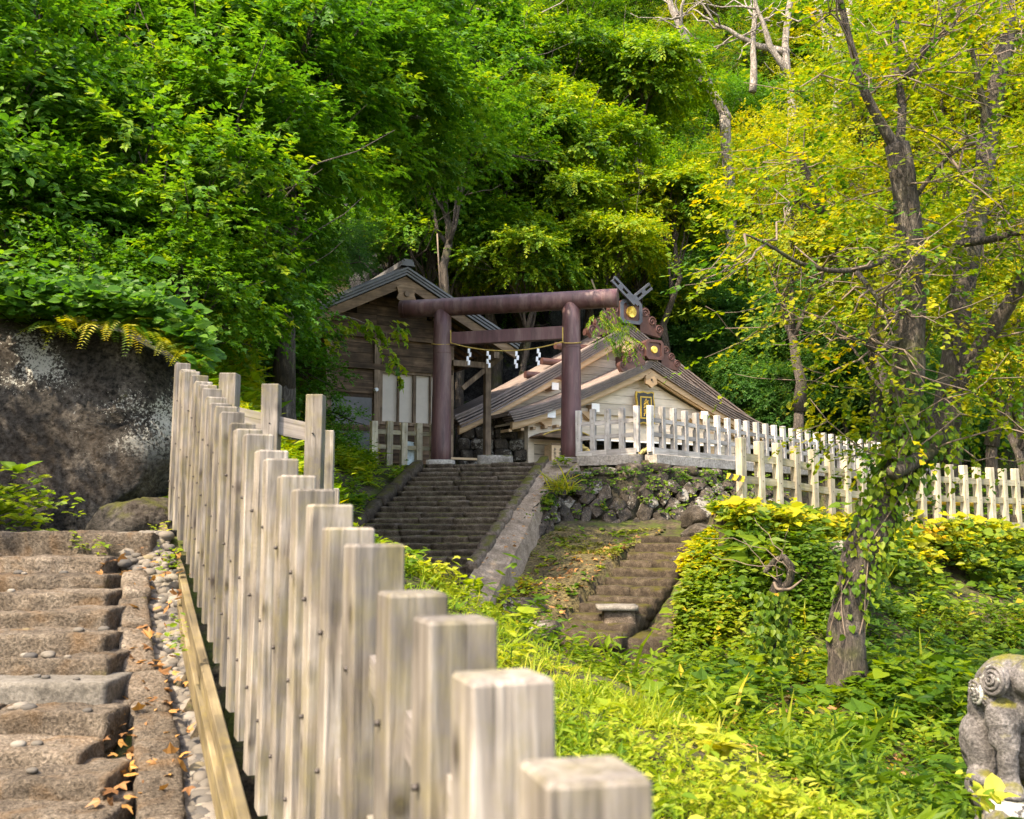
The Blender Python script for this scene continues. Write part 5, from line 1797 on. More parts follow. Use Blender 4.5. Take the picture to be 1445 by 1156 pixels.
for r_, py in enumerate(range(-60, 470, 62)):
    for px in range(-70 + 55 * (r_ % 2), 1560, 112):
        x_, y_ = px + rnd.uniform(-35, 35), py + rnd.uniform(-25, 25)
        h = rnd.uniform(2.6, 5.0)
        Y = on_slope(x_, y_, h, 44 if x_ < 900 else 42)
        c = at(x_, y_, Y)
        key = 'far2' if x_ < 560 else ('far1' if x_ < 930 else rnd.choice(['far3', 'far3', 'far1']))
        if 560 < x_ < 1250 and y_ > 330:
            key = 'far2'
        if rnd.random() < 0.12:
            key = rnd.choice(['far1', 'far2'])
        plant_tree(key, c, 'hillside_tree', LB[key], GB, None, rnd.uniform(0.85, 1.25))
# bluish green bushes right of the shrine roof
for (px, py, Y, s) in [(1010, 470, 41, 1.0), (1080, 430, 42, 1.05), (1150, 500, 40, 1.0), (1060, 540, 38.5, 0.8), (1180, 570, 39, 0.85), (1230, 470, 42, 1.0), (990, 400, 45, 1.0), (1130, 350, 45, 1.1), (1300, 560, 40, 1.0), (1390, 600, 38, 0.8), (1400, 520, 42, 1.0), (960, 340, 46, 1.1), (1100, 590, 37, 0.6), (1240, 600, 37.5, 0.7)]:
    plant_tree('blue1', at(px, py, Y), 'bushy_tree', LB['blue1'], 'bushy trees right of the shrine', None, s)

for (px, py, Y, s) in [(955, 470, 41, 0.9), (1000, 545, 39.5, 0.7), (930, 415, 42, 0.9), (1040, 500, 40, 0.8), (1115, 445, 38, 0.8), (1180, 490, 37, 0.7), (1125, 545, 36.5, 0.6), (1250, 540, 36, 0.65)]:
    plant_tree('blue1', at(px, py, Y), 'bushy_tree', LB['blue1'], 'bushy trees right of the shrine', None, s)
for (px, py, Y, s, key) in [(600, 300, 36.5, 0.9, 'maple1'), (690, 390, 35.6, 0.55, 'maple3'), (560, 330, 34, 0.8, 'maple2'), (740, 420, 36.2, 0.5, 'maple3')]:
    plant_tree(key, at(px, py, Y), 'maple_tree', 'shaded green maple clinging to the cliff behind the gate', 'maples on the cliff', None, s)
# yellow-green drooping trees above the gate
for (px, py, Y, s, key, lab) in [
    (735, 365, 32.5, 0.8, 'ash1', 'drooping yellow-green tree hanging over the torii beam'),
    (860, 345, 33.5, 0.8, 'ash2', 'narrow-leaved yellow-green tree behind the crossed finials'),
    (690, 215, 34.5, 1.0, 'ash1', 'tall yellow-green drooping tree above the dark cliff gap'),
    (830, 225, 36, 1.1, 'ash1', 'broad yellow-green drooping tree over the shrine ridge'),
    (945, 290, 37, 1.0, 'ash2', 'yellow-green drooping tree between the finials and bluish bushes'),
    (805, 400, 34.2, 0.62, 'ash2', 'low drooping tree brushing the torii beam beside the right post'),
    (655, 395, 34.0, 0.5, 'ash2', 'low drooping tree over the hut porch'),
    (935, 440, 40.5, 0.8, 'ash2', 'drooping tree low beside the upper roof ridge'),
    (730, 290, 36.5, 0.9, 'ash2', 'drooping tree filling the slope over the torii middle'),
    (655, 330, 33.5, 0.7, 'ash2', 'small drooping tree beside the bare hanging vine'),
    (800, 290, 34.5, 0.9, 'ash2', 'drooping tree directly above the right torii post'),
    (905, 370, 38.5, 0.7, 'ash2', 'low drooping tree beside the tip of the finials'),
    (760, 170, 38, 1.1, 'ash2', 'drooping tree halfway up the slope over the gate'),
    (770, 110, 40, 1.3, 'ash1', 'high yellow-green tree on the slope above the torii'),
    (905, 120, 41, 1.3, 'ash2', 'high yellow-green tree under the pale bare branches'),
]:
    plant_tree(key, at(px, py, Y), 'drooping_tree', lab, 'drooping trees above the gate', None, s)
# spray of leaves in front of the roof ridge
rg = np.random.default_rng(51)
hang = thing('hanging_branch', 'leafy branch hanging in front of the upper roof ridge', 'branch', at(862, 430, 29.0))
mb = MB()
cc = []
for (px, py) in [(855, 440), (868, 452), (850, 462), (875, 470), (885, 480), (862, 478), (846, 448), (880, 460), (890, 490)]:
    cc += [at(px + rg.normal() * 5, py + rg.normal() * 5, 28.9 + rg.normal() * 0.2) for _ in range(9)]
cc = np.array(cc)
sprays(mb, rg, cc, nrm(np.array([0.5, -0.4, -0.5]) + rg.normal(size=cc.shape) * 0.4), 9, 0.34, 'lance', 0.15, 0.5, 0.5, np.clip(0.5 + rg.normal(size=len(cc)) * 0.2, 0, 1))
wpart('foliage', mb, M['leaf_mid'], hang)
wpart('twig', MB().tube([at(835, 395, 30.6), at(848, 430, 29.3), at(870, 465, 28.9), at(886, 486, 28.8)], [0.03, 0.02, 0.012, 0.006], 6), M['bark_dark'], hang, True)

# left slope: maples and broadleaf shrubs above the boulder and behind the hut
left = [
    (40, 120, 13.5, 'oval1', 1.0, 'glossy broadleaf tree at the top of the boulder slope'),
    (110, 250, 14, 'oval1', 0.9, 'glossy broadleaf tree between the fern fringe and the maples'), (30, 320, 12.5, 'oval2', 0.9, 'tall glossy shrub rooted behind the boulder'),
    (220, 330, 14, 'maple1', 0.9, None), (330, 250, 15.5, 'maple2', 1.0, None), (220, 130, 16, 'maple1', 1.1, None), (380, 110, 17.5, 'maple2', 1.15, None), (520, 150, 20, 'maple2', 1.1, None),
    (520, 40, 22, 'maple1', 1.3, None), (620, 90, 36, 'maple2', 1.7, None), (425, 215, 18.5, 'maple1', 0.9, None), (560, 215, 23, 'maple1', 1.0, None), (320, 390, 14.5, 'maple3', 0.8, None), (130, 420, 12.2, 'oval2', 0.62, None),
    (260, 430, 12.8, 'maple3', 0.62, None), (345, 425, 15.0, 'maple3', 0.6, None), (60, 20, 17, 'maple2', 1.2, None), (230, 20, 19, 'maple1', 1.3, None), (400, 10, 21, 'maple2', 1.3, None), (-60, 220, 13, 'oval1', 1.1, None), (370, 360, 18, 'maple3', 0.7, None),
    (620, 330, 33, 'maple2', 1.2, None), (640, 200, 31, 'maple1', 1.2, None),
]
LL = {'oval1': 'glossy dark broadleaf tree on the slope above the boulder', 'oval2': 'low glossy broadleaf shrub overhanging the boulder', 'maple1': 'green maple-leaved tree on the steep slope left of the torii', 'maple2': 'wide green maple on the steep slope left of the torii', 'maple3': 'small green maple on the bank above the fence'}
GRP = {'oval1': 'broadleaf trees above the boulder', 'oval2': 'broadleaf shrubs on the boulder', 'maple1': 'maples of the left slope', 'maple2': 'wide maples of the left slope', 'maple3': 'small maples above the fence'}
for (px, py, Y, key, s, lab) in left:
    if 400 < px < 600 and Y < 30:
        c_ = at(px, py, Y)
        leaning_tree(key, c_, (-7.6 - 0.004 * (600 - px), Y + 0.5), 'leaning_maple', lab or 'maple leaning out from the left slope towards the hut', 'maples leaning towards the hut', s)
        continue
    plant_tree(key, at(px, py, Y), 'maple_tree' if 'maple' in key else 'broadleaf_tree', lab or LL[key], None if lab else GRP[key], None, s)
leaning_tree('fir1', at(505, 352, 25.3), (-8.6, 26.0), 'conifer', 'fine-needled conifer spray hanging over the hut ridge', None, 0.62, 0.08)
leaning_tree('fir1', at(455, 372, 24.2), (-8.8, 25.0), 'conifer', 'fine-needled conifer hanging over the left eave of the hut', None, 0.55, 0.08)
for (px, py, Y, s, key, lab) in [(395, 455, 19.5, 0.6, 'maple3', 'small maple hanging below the left eave of the hut'), (415, 540, 18.5, 0.5, 'maple3', 'leafy maple shrub hiding the left corner of the hut'), (462, 610, 19.5, 0.42, 'oval2', 'round-leaved shrub on the fern slope below the hut'), (480, 335, 31.5, 0.95, 'maple1', 'broad maple standing behind the hut ridge'), (385, 375, 22, 0.75, 'maple1', 'maple reaching over the left eave of the hut')]:
    c_ = at(px, py, Y)
    leaning_tree(key, c_, (c_[0] - 2.2, c_[1] + 0.4), 'maple_tree' if 'maple' in key else 'broadleaf_shrub', lab, None, s, 0.06)
# trees standing left of and behind the viewer's stairs; they shade the worn steps
for (x, y, h, key, s) in [(-9.5, 5.0, 4.6, 'maple2', 1.4), (-10.5, 1.0, 5.0, 'maple1', 1.5), (-8.0, -3.5, 5.0, 'far2', 0.8), (-13, 8, 5.5, 'far2', 0.9)]:
    g = gpt(x, y)
    plant_tree(key, g + [0, 0, h], 'maple_tree' if 'maple' in key else 'hillside_tree', LL.get(key, LB.get(key)), GRP.get(key, GB), None, s)

# ------------------------------------------------------------------ right: leaning tree with ivy
rg = np.random.default_rng(91)
tr = thing('leaning_tree', 'ivy-clad leaning tree with forked trunk and thin yellow-green foliage', 'tree', at(1200, 962, 11.2))


def limb(pts, r0, r1, name='limb', mat='bark', n=12, rough=0.10, seed=0):
    P_ = np.array([at(*p) for p in pts])
    t = np.linspace(0, 1, len(P_))
    tt_ = np.linspace(0, 1, max(12, len(P_) * 4))
    # smooth (Catmull-like) resample
    Q_ = np.stack([np.interp(tt_, t, P_[:, i]) for i in range(3)], 1)
    for _ in range(3):
        Q_[1:-1] = (Q_[:-2] + 2 * Q_[1:-1] + Q_[2:]) / 4
    r = np.linspace(r0, r1, len(Q_))
    if name == 'trunk':
        r = r * (1 + 0.12 * np.exp(-tt_ / 0.04)) * (1 + 0.10 * np.sin(tt_ * 17))
    wpart(name, MB().tube(Q_, r, n, rough=rough, seed=seed), M[mat], tr, True)
    return Q_


trunk = limb([(1202, 1000, 11.2), (1192, 920, 11.2), (1198, 850, 11.2), (1220, 775, 11.2), (1244, 715, 11.25), (1266, 665, 11.3), (1274, 620, 11.3), (1276, 560, 11.3)], 0.205, 0.165, 'trunk', n=20, rough=0.14, seed=1)
B = []
B.append(limb([(1276, 575, 11.3), (1283, 520, 11.2), (1284, 460, 11.2), (1287, 400, 11.1), (1282, 320, 11.0), (1275, 250, 10.9), (1265, 205, 10.9)], 0.19, 0.125, seed=2))
B.append(limb([(1266, 672, 11.3), (1305, 630, 11.5), (1335, 585, 11.7), (1345, 520, 11.9), (1352, 440, 12.0), (1370, 350, 12.1), (1388, 260, 12.2), (1398, 160, 12.3), (1420, 60, 12.4), (1425, -30, 12.4)], 0.185, 0.095, seed=3))
B.append(limb([(1345, 560, 11.8), (1375, 500, 11.6), (1425, 430, 11.2), (1460, 360, 10.9)], 0.12, 0.065, seed=4))
B.append(limb([(1345, 600, 11.7), (1310, 640, 11.2), (1260, 668, 10.8)], 0.08, 0.085, 'stub_limb', seed=5))
B.append(limb([(1265, 210, 10.9), (1240, 170, 10.8), (1215, 120, 10.7), (1200, 60, 10.6), (1180, -20, 10.5)], 0.07, 0.03, seed=6))
B.append(limb([(1268, 215, 10.9), (1275, 150, 11.0), (1262, 90, 11.1), (1266, 30, 11.2)], 0.06, 0.025, seed=7))
B.append(limb([(1278, 110, 11.0), (1310, 60, 11.0), (1345, 40, 11.2), (1362, -10, 11.3)], 0.045, 0.02, seed=8))
B.append(limb([(1284, 330, 11.0), (1240, 375, 10.6), (1180, 385, 10.2), (1125, 372, 9.9), (1085, 345, 9.7), (1050, 330, 9.6)], 0.04, 0.008, seed=9))
B.append(limb([(1350, 345, 11.9), (1400, 338, 11.0), (1450, 325, 10.4)], 0.05, 0.035, seed=10))
B.append(limb([(1283, 290, 11.0), (1320, 240, 10.8), (1345, 215, 10.6), (1380, 200, 10.5)], 0.03, 0.01, seed=11))
B.append(limb([(1395, 190, 12.2), (1380, 110, 12.0), (1365, 40, 11.8)], 0.05, 0.02, seed=12))
B.append(limb([(1160, 300, 13.5), (1140, 250, 13.3), (1128, 225, 13.2)], 0.07, 0.05, seed=13))
B.append(limb([(1278, 470, 11.2), (1240, 500, 10.9), (1215, 480, 10.8), (1170, 470, 10.6)], 0.04, 0.01, seed=14))
B.append(limb([(1210, 385, 10.3), (1230, 410, 10.0), (1250, 440, 9.9)], 0.03, 0.015, seed=15))
# fine twigs
tw = MB()
ends = []
for Q_ in B:
    for k in range(9):
        s = Q_[rg.integers(len(Q_) // 3, len(Q_))]
        e = s + rg.normal(size=3) * [0.75, 0.6, 0.45] + [0, 0, 0.12]
        pth = bend_path(rg, s, e, 6, 0.22)
        tw.tube(pth, np.linspace(0.014, 0.004, 6), 5)
        ends += [pth[3], pth[5], pth[4]]
        for h in range(3):
            s2 = pth[rg.integers(2, 5)]
            e2 = s2 + rg.normal(size=3) * [0.35, 0.3, 0.2]
            tw.tube(bend_path(rg, s2, e2, 4, 0.2), np.linspace(0.007, 0.003, 4), 4)
            ends.append(e2)
wpart('twigs', tw, M['twig'], tr, True)
tr.children[-1]['kind'] = 'stuff'
# thin crown: layered leaf sprays through the space of the crown
mb = MB()
pts = list(ends)
for k in range(950):
    px, py = rg.uniform(1000, 1470), rg.uniform(-20, 520)
    if px < 1150 and py > 400:
        continue
    w_ = math.exp(-((px - 1290) / 190.0) ** 2 - ((py - 250) / 260.0) ** 2)
    if rg.random() < 0.25 + 0.75 * w_:
        core = 1225 < px < 1400 and 130 < py
        if px < 1150 and py < 190 and rg.random() < 0.88:
            continue
        pts.append(at(px, py, rg.uniform(11.5, 14.0) if core and rg.random() < 0.85 else rg.uniform(9.8, 13.4)))
for k in range(70):
    px, py = rg.uniform(1150, 1260), rg.uniform(470, 640)
    pts.append(at(px, py, rg.uniform(10.6, 12.2)))
for k in range(90):
    px, py = rg.uniform(1350, 1450), rg.uniform(440, 620)
    pts.append(at(px, py, rg.uniform(10.6, 13)))
pts = np.array(pts)
O_ = nrm(pts - at(1290, 330, 11.4) + [0, 0, -0.3])
tone = np.clip(0.44 + rg.normal(size=len(pts)) * 0.22, 0, 1)
sprays(mb, rg, pts, O_ * [1, 1, 0.35], 12, 0.46, 'heart', 0.064, 0.02, 1.1, tone)
wpart('crown', mb, M['leaf_yellow'], tr)

# ivy on the trunk
iv_t = thing('ivy', 'bright green heart-leaved ivy climbing the leaning trunk', 'ivy', at(1205, 930, 11.0))
mb = MB()
allp = np.vstack([trunk[6:], B[3], B[1][:10], B[0][:5]])
wt_ = np.concatenate([np.interp(np.arange(len(trunk) - 6) / (len(trunk) - 6), [0, .1, .3, .8, 1], [.1, .25, 1.2, 1.3, .5]), np.full(len(B[3]), .35), np.full(10, .3), np.full(5, .2)])
idx = rg.choice(len(allp), 1500, p=wt_ / wt_.sum())
dd = rdir(rg, 1500) * [1, 1, 0.5]
dd[:, 1] = -np.abs(dd[:, 1]) * 0.9
dd = nrm(dd)
off = 0.16 + np.abs(rg.normal(size=1500)) * 0.07
pos = allp[idx] + dd * off[:, None] + rg.normal(size=(1500, 3)) * [0.04, 0.04, 0.12]
put_leaves(mb, 'heart', pos, dd * 0.3 + np.array([0, 0, -0.8]) + rg.normal(size=(1500, 3)) * 0.35, dd + np.array([0, -0.25, 0.45]) + rg.normal(size=(1500, 3)) * 0.3, rg.uniform(0.045, 0.10, 1500), np.clip(0.45 + rg.normal(size=1500) * 0.22, 0, 1))
wpart('leaves', mb, M['leaf_lime'], iv_t)
mb = MB()
for k in range(4):
    ph = k * 1.5
    Q_ = trunk[2 + k % 3:] + np.stack([0.2 * np.cos(ph + np.arange(len(trunk) - 2 - k % 3) * 0.15), -np.abs(0.2 * np.sin(ph + np.arange(len(trunk) - 2 - k % 3) * 0.15)), np.zeros(len(trunk) - 2 - k % 3)], 1)
    mb.tube(Q_, 0.008, 5)
wpart('vine_stems', mb, M['twig'], iv_t, True)

# broken stump with curled vine
stp = thing('broken_stump', 'broken dead stump wrapped in curled bare vines on the bank', 'stump', at(1090, 930, 12.4))


def wl(pts, r, name, mat, n=10, rough=0.12, seed=0):
    P_ = np.array([at(*p) for p in pts])
    t = np.linspace(0, 1, len(P_))
    tt_ = np.linspace(0, 1, len(P_) * 5)
    Q_ = np.stack([np.interp(tt_, t, P_[:, i]) for i in range(3)], 1)
    for _ in range(2):
        Q_[1:-1] = (Q_[:-2] + 2 * Q_[1:-1] + Q_[2:]) / 4
    return wpart(name, MB().tube(Q_, np.interp(tt_, np.linspace(0, 1, len(r)), r), n, rough=rough, seed=seed), M[mat], stp, True)


wl([(1084, 940, 12.4), (1087, 890, 12.4), (1090, 855, 12.4), (1096, 835, 12.4), (1098, 815, 12.4)], [.10, .09, .085, .09, .045], 'trunk', 'bark_dark', 14, 0.25, 3)
wl([(1092, 860, 12.4), (1105, 870, 12.35), (1117, 888, 12.3)], [.09, .08, .03], 'dead_limb', 'bark_dark', 10, 0.25, 5)
wl([(1100, 832, 12.4), (1114, 822, 12.35), (1117, 800, 12.3), (1105, 785, 12.3), (1100, 790, 12.3)], [.05, .05, .045, .04, .03], 'curled_vine', 'bark', 8, 0.15, 6)
wl([(1079, 808, 12.4), (1094, 790, 12.35), (1106, 786, 12.3)], [.03, .035, .03], 'curled_vine', 'bark', 8, 0.1, 7)
wl([(1092, 822, 12.3), (1096, 832, 12.25), (1115, 832, 12.2), (1132, 818, 12.2)], [.018, .02, .018, .008], 'curled_vine', 'twig', 6, 0.0, 8)
mb = MB()
for k in range(7):
    s = at(1100 + rg.normal() * 6, 800 + rg.normal() * 10, 12.3)
    e = at(rg.uniform(980, 1130), rg.uniform(720, 830), rg.uniform(12.0, 13.6))
    mb.tube(bend_path(rg, s, e, 8, 0.12), np.linspace(0.008, 0.003, 8), 5)
wpart('bare_twigs', mb, M['twig'], stp, True)
mb = MB()
n_ = 420
pv = np.array([at(1090 + rg.normal() * 14, rg.uniform(835, 945), 12.25 + rg.normal() * 0.06) for _ in range(n_)])
put_leaves(mb, 'heart', pv, rg.normal(size=(n_, 3)) * 0.4 + [0, -0.2, -0.8], rg.normal(size=(n_, 3)) * 0.35 + [0, -0.8, 0.5], rg.uniform(0.05, 0.10, n_), np.clip(0.4 + rg.normal(size=n_) * 0.2, 0, 1))
wpart('creeper', mb, M['leaf_herb'], stp)

# pale bare branches in the upper right
BACK = 16.0
for n_, (lab, sets) in enumerate([
    ('pale dead tree with long bare branches reaching over the yellow wood', [[(1025, 170, 27), (1012, 140, 27), (985, 100, 26.8), (968, 60, 26.6), (950, 20, 26.5), (940, -20, 26.5)], [(1005, 128, 27), (980, 80, 26), (960, 40, 25.5), (965, 0, 25)], [(985, 95, 26.8), (940, 75, 26), (880, 62, 25.5), (800, 55, 25), (740, 35, 25), (690, 5, 25)], [(940, 76, 26), (880, 75, 25.8), (830, 80, 25.5)], [(1022, 160, 27), (1030, 260, 27.4), (1035, 420, 28), (1040, 560, 28.2)]]),
    ('pale birch-like tree with forked white limbs', [[(1118, 560, 25), (1116, 260, 25), (1118, 150, 25), (1108, 85, 25), (1112, 30, 25), (1120, -20, 25)], [(1116, 110, 25), (1090, 70, 24.6), (1075, 30, 24.4), (1060, -10, 24.2)], [(1113, 75, 25), (1070, 65, 25), (1040, 50, 25), (1010, 35, 25)], [(1062, 130, 25), (1062, 60, 25), (1066, -10, 25)]]),
    ('slender pale tree forking high behind the leaning tree', [[(1172, 600, 23), (1175, 200, 23), (1187, 100, 23), (1185, 50, 23), (1182, -20, 23)], [(1188, 90, 23), (1165, 40, 22.6), (1150, 0, 22.4)], [(1190, 60, 23), (1200, 10, 23), (1210, -30, 23)]]),
    ('tall grey trunk rising behind the right fence', [[(1385, 640, 24), (1420, 200, 24), (1430, 110, 24), (1440, 20, 24), (1445, -30, 24)], [(1425, 180, 24), (1410, 90, 23.5), (1395, 30, 23.3), (1390, -20, 23)], [(1345, 100, 24), (1325, 30, 23.6), (1320, -20, 23.4)], [(1425, 150, 24), (1360, 110, 24.2), (1335, 60, 24.3)]]),
]):
    foot = np.array(at(sets[-1][-1][0], sets[-1][-1][1], sets[-1][-1][2] + BACK)) if n_ == 0 else np.array(at(sets[0][0][0], sets[0][0][1], sets[0][0][2] + BACK))
    g = gpt(foot[0], foot[1])
    bt = thing('pale_tree', lab, 'tree', g)
    if n_ == 0:
        sets[-1].append(None)
    for q, s_ in enumerate(sets):
        P_ = [at(p[0], p[1], p[2] + BACK) for p in s_ if p is not None]
        if (n_ == 0 and q == len(sets) - 1):
            P_.append(g - [0, 0, 0.2])
        elif n_ and q == 0:
            P_ = [g - [0, 0, 0.2]] + P_
        P_ = np.array(P_)
        t = np.linspace(0, 1, len(P_))
        tt_ = np.linspace(0, 1, len(P_) * 4)
        Q_ = np.stack([np.interp(tt_, t, P_[:, i]) for i in range(3)], 1)
        Q_[1:-1] += rg.normal(size=Q_[1:-1].shape) * 0.06
        for _ in range(2):
            Q_[1:-1] = (Q_[:-2] + 2 * Q_[1:-1] + Q_[2:]) / 4
        big = (q == 0)
        r_ = np.linspace(0.24 if big else 0.17, 0.12 if big else 0.06, len(Q_))
        if n_ == 0 and q == len(sets) - 1:
            r_ = np.linspace(0.24, 0.3, len(Q_))
        wpart('trunk' if big else 'branch', MB().tube(Q_, r_, 9, rough=0.1), M['bark_pale'], bt, True)
        for k in range(7):
            s2 = Q_[rg.integers(len(Q_) // 2, len(Q_))]
            e2 = s2 + rg.normal(size=3) * [1.7, 1.0, 1.0] + [0, 0, 0.4]
            wpart('branch', MB().tube(bend_path(rg, s2, e2, 7, 0.16), np.linspace(0.05, 0.012, 7), 5), M['bark_pale'], bt, True)
    mb = MB()
    pts = np.array([at(rg.uniform(*((900, 1100), (1030, 1180), (1120, 1260), (1320, 1470))[n_]), rg.uniform(*((160, 330), (150, 330), (-20, 330), (-20, 330))[n_]), rg.uniform(38, 45)) for _ in range((150, 260, 260, 320)[n_])])
    sprays(mb, rg, pts, nrm(rg.normal(size=pts.shape) + [0, 0, 0.1]), 10, 0.6, 'diamond', 0.13, 0.15, 0.7, np.clip(0.55 + rg.normal(size=len(pts)) * 0.2, 0, 1))
    wpart('crown', mb, M['leaf_yellow'], bt)
# yellow trees close behind the right fence
for (px, py, Y, s) in [(1130, 300, 31, 0.8), (1250, 380, 30, 0.8), (1390, 330, 31, 0.85), (1330, 180, 34, 0.9), (1210, 150, 35, 1.0), (1420, 90, 34, 1.0), (1060, 260, 46, 0.9), (1440, 480, 29, 0.65)]:
    plant_tree('far3', at(px, py, Y), 'yellowing_tree', 'yellowing tree on the level ground behind the right fences', 'yellowing trees behind the fences', None, s)


# ------------------------------------------------------------------ ground plants
def scatter(rg, n, poly):
    poly = np.asarray(poly, float)
    lo, hi = poly.min(0), poly.max(0)
    out = np.zeros((0, 2))
    while len(out) < n:
        q = rg.uniform(lo, hi, (n * 2, 2))
        out = np.vstack([out, q[inside(poly, q[:, 0], q[:, 1])]])
    return out[:n]


def herbs(mb, rg, base, N, k, leaf, size, h, tone, spread=0.8, tilt=0.5, tsd=0.15):
    """small plants: k leaves radiating from a short stem; base on the ground, N the ground normal"""
    n = len(base)
    top = base + N * (h * rg.uniform(0.4, 1.25, n))[:, None]
    pos, yd, nn, rn, sz = [], [], [], [], []
    psz = np.exp(rg.normal(size=n) * 0.32)
    a0 = rg.uniform(0, 6.28, n)
    ptone = np.clip(tone + rg.normal(size=n) * tsd, 0, 1)
    for j in range(k):
        a = a0 + j * 6.283 / k + rg.normal(size=n) * 0.3
        hz_ = np.stack([np.cos(a), np.sin(a), np.zeros(n)], 1)
        y = hz_ * spread + N * rg.uniform(-0.25, tilt, n)[:, None]
        pos.append(top + hz_ * size * 0.15 * psz[:, None] + N * (rg.normal(size=n) * h * 0.35)[:, None])
        yd.append(y)
        nn.append(N + hz_ * 0.25 + rg.normal(size=(n, 3)) * 0.2)
        rn.append(np.clip(ptone + rg.normal(size=n) * 0.08, 0, 1))
        sz.append(size * psz * rg.uniform(0.6, 1.2, n))
    put_leaves(mb, leaf, np.vstack(pos), np.vstack(yd), np.vstack(nn), np.concatenate(sz), np.concatenate(rn))


def tnormal(x, y):
    e = 0.06
    dx = (terr(x + e, y) - terr(x - e, y)) / (2 * e)
    dy = (terr(x, y + e) - terr(x, y - e)) / (2 * e)
    n_ = nrm(np.stack([-dx, -dy, np.ones_like(dx)], 1))
    return nrm(n_ + [0, 0, 0.8])


def cover(mb, rg, poly, n, k, leaf, size, h, tone, patch=0.25, clump=-0.25, **kw):
    q = scatter(rg, n, poly)
    z = terr(q[:, 0], q[:, 1])
    base = np.stack([q[:, 0], q[:, 1], z], 1)
    N = tnormal(q[:, 0], q[:, 1])
    kp = fbm(base * [1.3, 1.3, 0], 35, 3) + rg.uniform(-0.55, 0.55, n) > clump
    base, N = base[kp], N[kp]
    h = h * np.clip(1 + 1.3 * fbm(base * [0.9, 0.9, 0], 37, 3), 0.3, 2.6)
    tn = tone + patch * fbm(base * [0.9, 0.9, 0], 33, 2)
    herbs(mb, rg, base, N, k, leaf, size, h, tn, **kw)
    return base


rg = np.random.default_rng(303)
BENCH = [(0.36, 0.9), (1.9, 0.9), (1.75, 4.0), (1.5, 5.2), (1.1, 6.3), (0.3, 8.2), (-0.7, 10.2), (-1.6, 11.8), (-2.6, 10.4), (-2.45, 8.6), (-1.9, 7.0), (-1.35, 6.0), (-0.75, 4.5), (-0.2, 3.0)]
mb = MB()
cover(mb, rg, BENCH, 14000, 4, 'ovate', 0.030, 0.06, 0.5, clump=-0.5)
cover(mb, rg, BENCH, 7000, 5, 'lance', 0.055, 0.07, 0.55, tilt=1.2)
cover(mb, rg, BENCH, 6000, 3, 'blade', 0.12, 0.02, 0.6, tilt=2.2, spread=0.55)
cover(mb, rg, [(0.9, 1.2), (2.0, 1.2), (1.8, 4.6), (1.2, 6), (0.2, 5.2)], 1500, 4, 'ovate', 0.048, 0.09, 0.65)
b_ = cover(mb, rg, [(-2.3, 8.6), (-1.0, 8.4), (-0.2, 8.8), (-0.9, 10.6), (-1.7, 11.2)], 420, 6, 'maple', 0.075, 0.10, 0.62)
single('grass_slope', mb, M['leaf_lime'], 'sunlit lime-green herbs and grass on the slope beside the grey fence', 'ground plants', kind='stuff')
# larger weeds standing on the slope
for k, (px, py, Y, n_) in enumerate([(850, 1000, 5.3, 5), (1010, 1040, 5.0, 6), (720, 905, 6.8, 6), (740, 865, 8.0, 7), (660, 815, 9.0, 7), (1120, 1120, 4.2, 7), (600, 790, 9.6, 8)]):
    q = at(px, py, Y)
    g = gpt(q[0], q[1])
    mb = MB()
    herbs(mb, rg, np.repeat(g[None] + [0, 0, 0.03], 3, 0) + rg.normal(size=(3, 3)) * [0.05, 0.05, 0], np.tile([0, 0, 1.0], (3, 1)), n_, 'maple' if k % 2 else 'ovate', 0.10, 0.14, 0.8)
    mb.tube([g - [0, 0, 0.03], g + [0.01, 0, 0.12]], 0.005, 5)
    single('leafy_weed', mb, M['leaf_lime'], 'broad-leaved pale green weed standing in the lime-green herbs', 'weed', 'weeds on the grassy slope')

VALLEY = [(1.6, 2.2), (4.5, 2.2), (10, 6), (13, 15), (12.0, 20.5), (8.5, 19.2), (5.5, 17.4), (3.6, 15.2), (2.6, 14.2), (1.6, 13.0), (0.0, 12.6), (-1.2, 12.0), (0.6, 9.0), (1.35, 6.8), (1.9, 5.0)]
mb = MB()
cover(mb, rg, VALLEY, 12000, 5, 'ovate', 0.070, 0.14, 0.42, clump=-0.1)
cover(mb, rg, VALLEY, 3500, 7, 'lance', 0.13, 0.16, 0.55, clump=0.05, tilt=0.9)
cover(mb, rg, VALLEY, 1600, 3, 'blade', 0.35, 0.05, 0.7, clump=0.1, tilt=2.0, spread=0.6)
cover(mb, rg, VALLEY, 700, 6, 'maple', 0.15, 0.25, 0.4, clump=0.0)
cover(mb, rg, [(1.4, 3.0), (4.2, 3.5), (5, 8), (4.5, 12), (1.5, 12), (0.4, 9.5), (1.5, 6.8)], 6500, 5, 'ovate', 0.055, 0.09, 0.5)
cover(mb, rg, [(2.2, 9.5), (5.2, 9.5), (6.5, 14), (3, 14), (1.8, 12)], 1500, 5, 'heart', 0.10, 0.22, 0.35)
cover(mb, rg, [(2.1, 13.2), (4.5, 13.2), (6, 17.5), (4.2, 17.2), (3.9, 18.6), (3.6, 18.4), (2.9, 17.0), (2.3, 15.7)], 4200, 5, 'ovate', 0.10, 0.22, 0.5)
cover(mb, rg, [(3.5, 13), (13, 14), (13.5, 22), (9, 19.6), (5.5, 17.6)], 5000, 5, 'ovate', 0.11, 0.2, 0.45)
cover(mb, rg, [(1.6, 3.0), (4.0, 3.0), (4.6, 7), (2.2, 8.0), (1.6, 6.4)], 2500, 6, 'lance', 0.085, 0.10, 0.5, tilt=1.2)
cover(mb, rg, [(2.5, 15.6), (3.6, 16.0), (4.1, 18.6), (3.8, 19.3), (3.5, 18.4), (2.9, 17.0)], 2200, 5, 'ovate', 0.085, 0.13, 0.45, clump=-0.45)
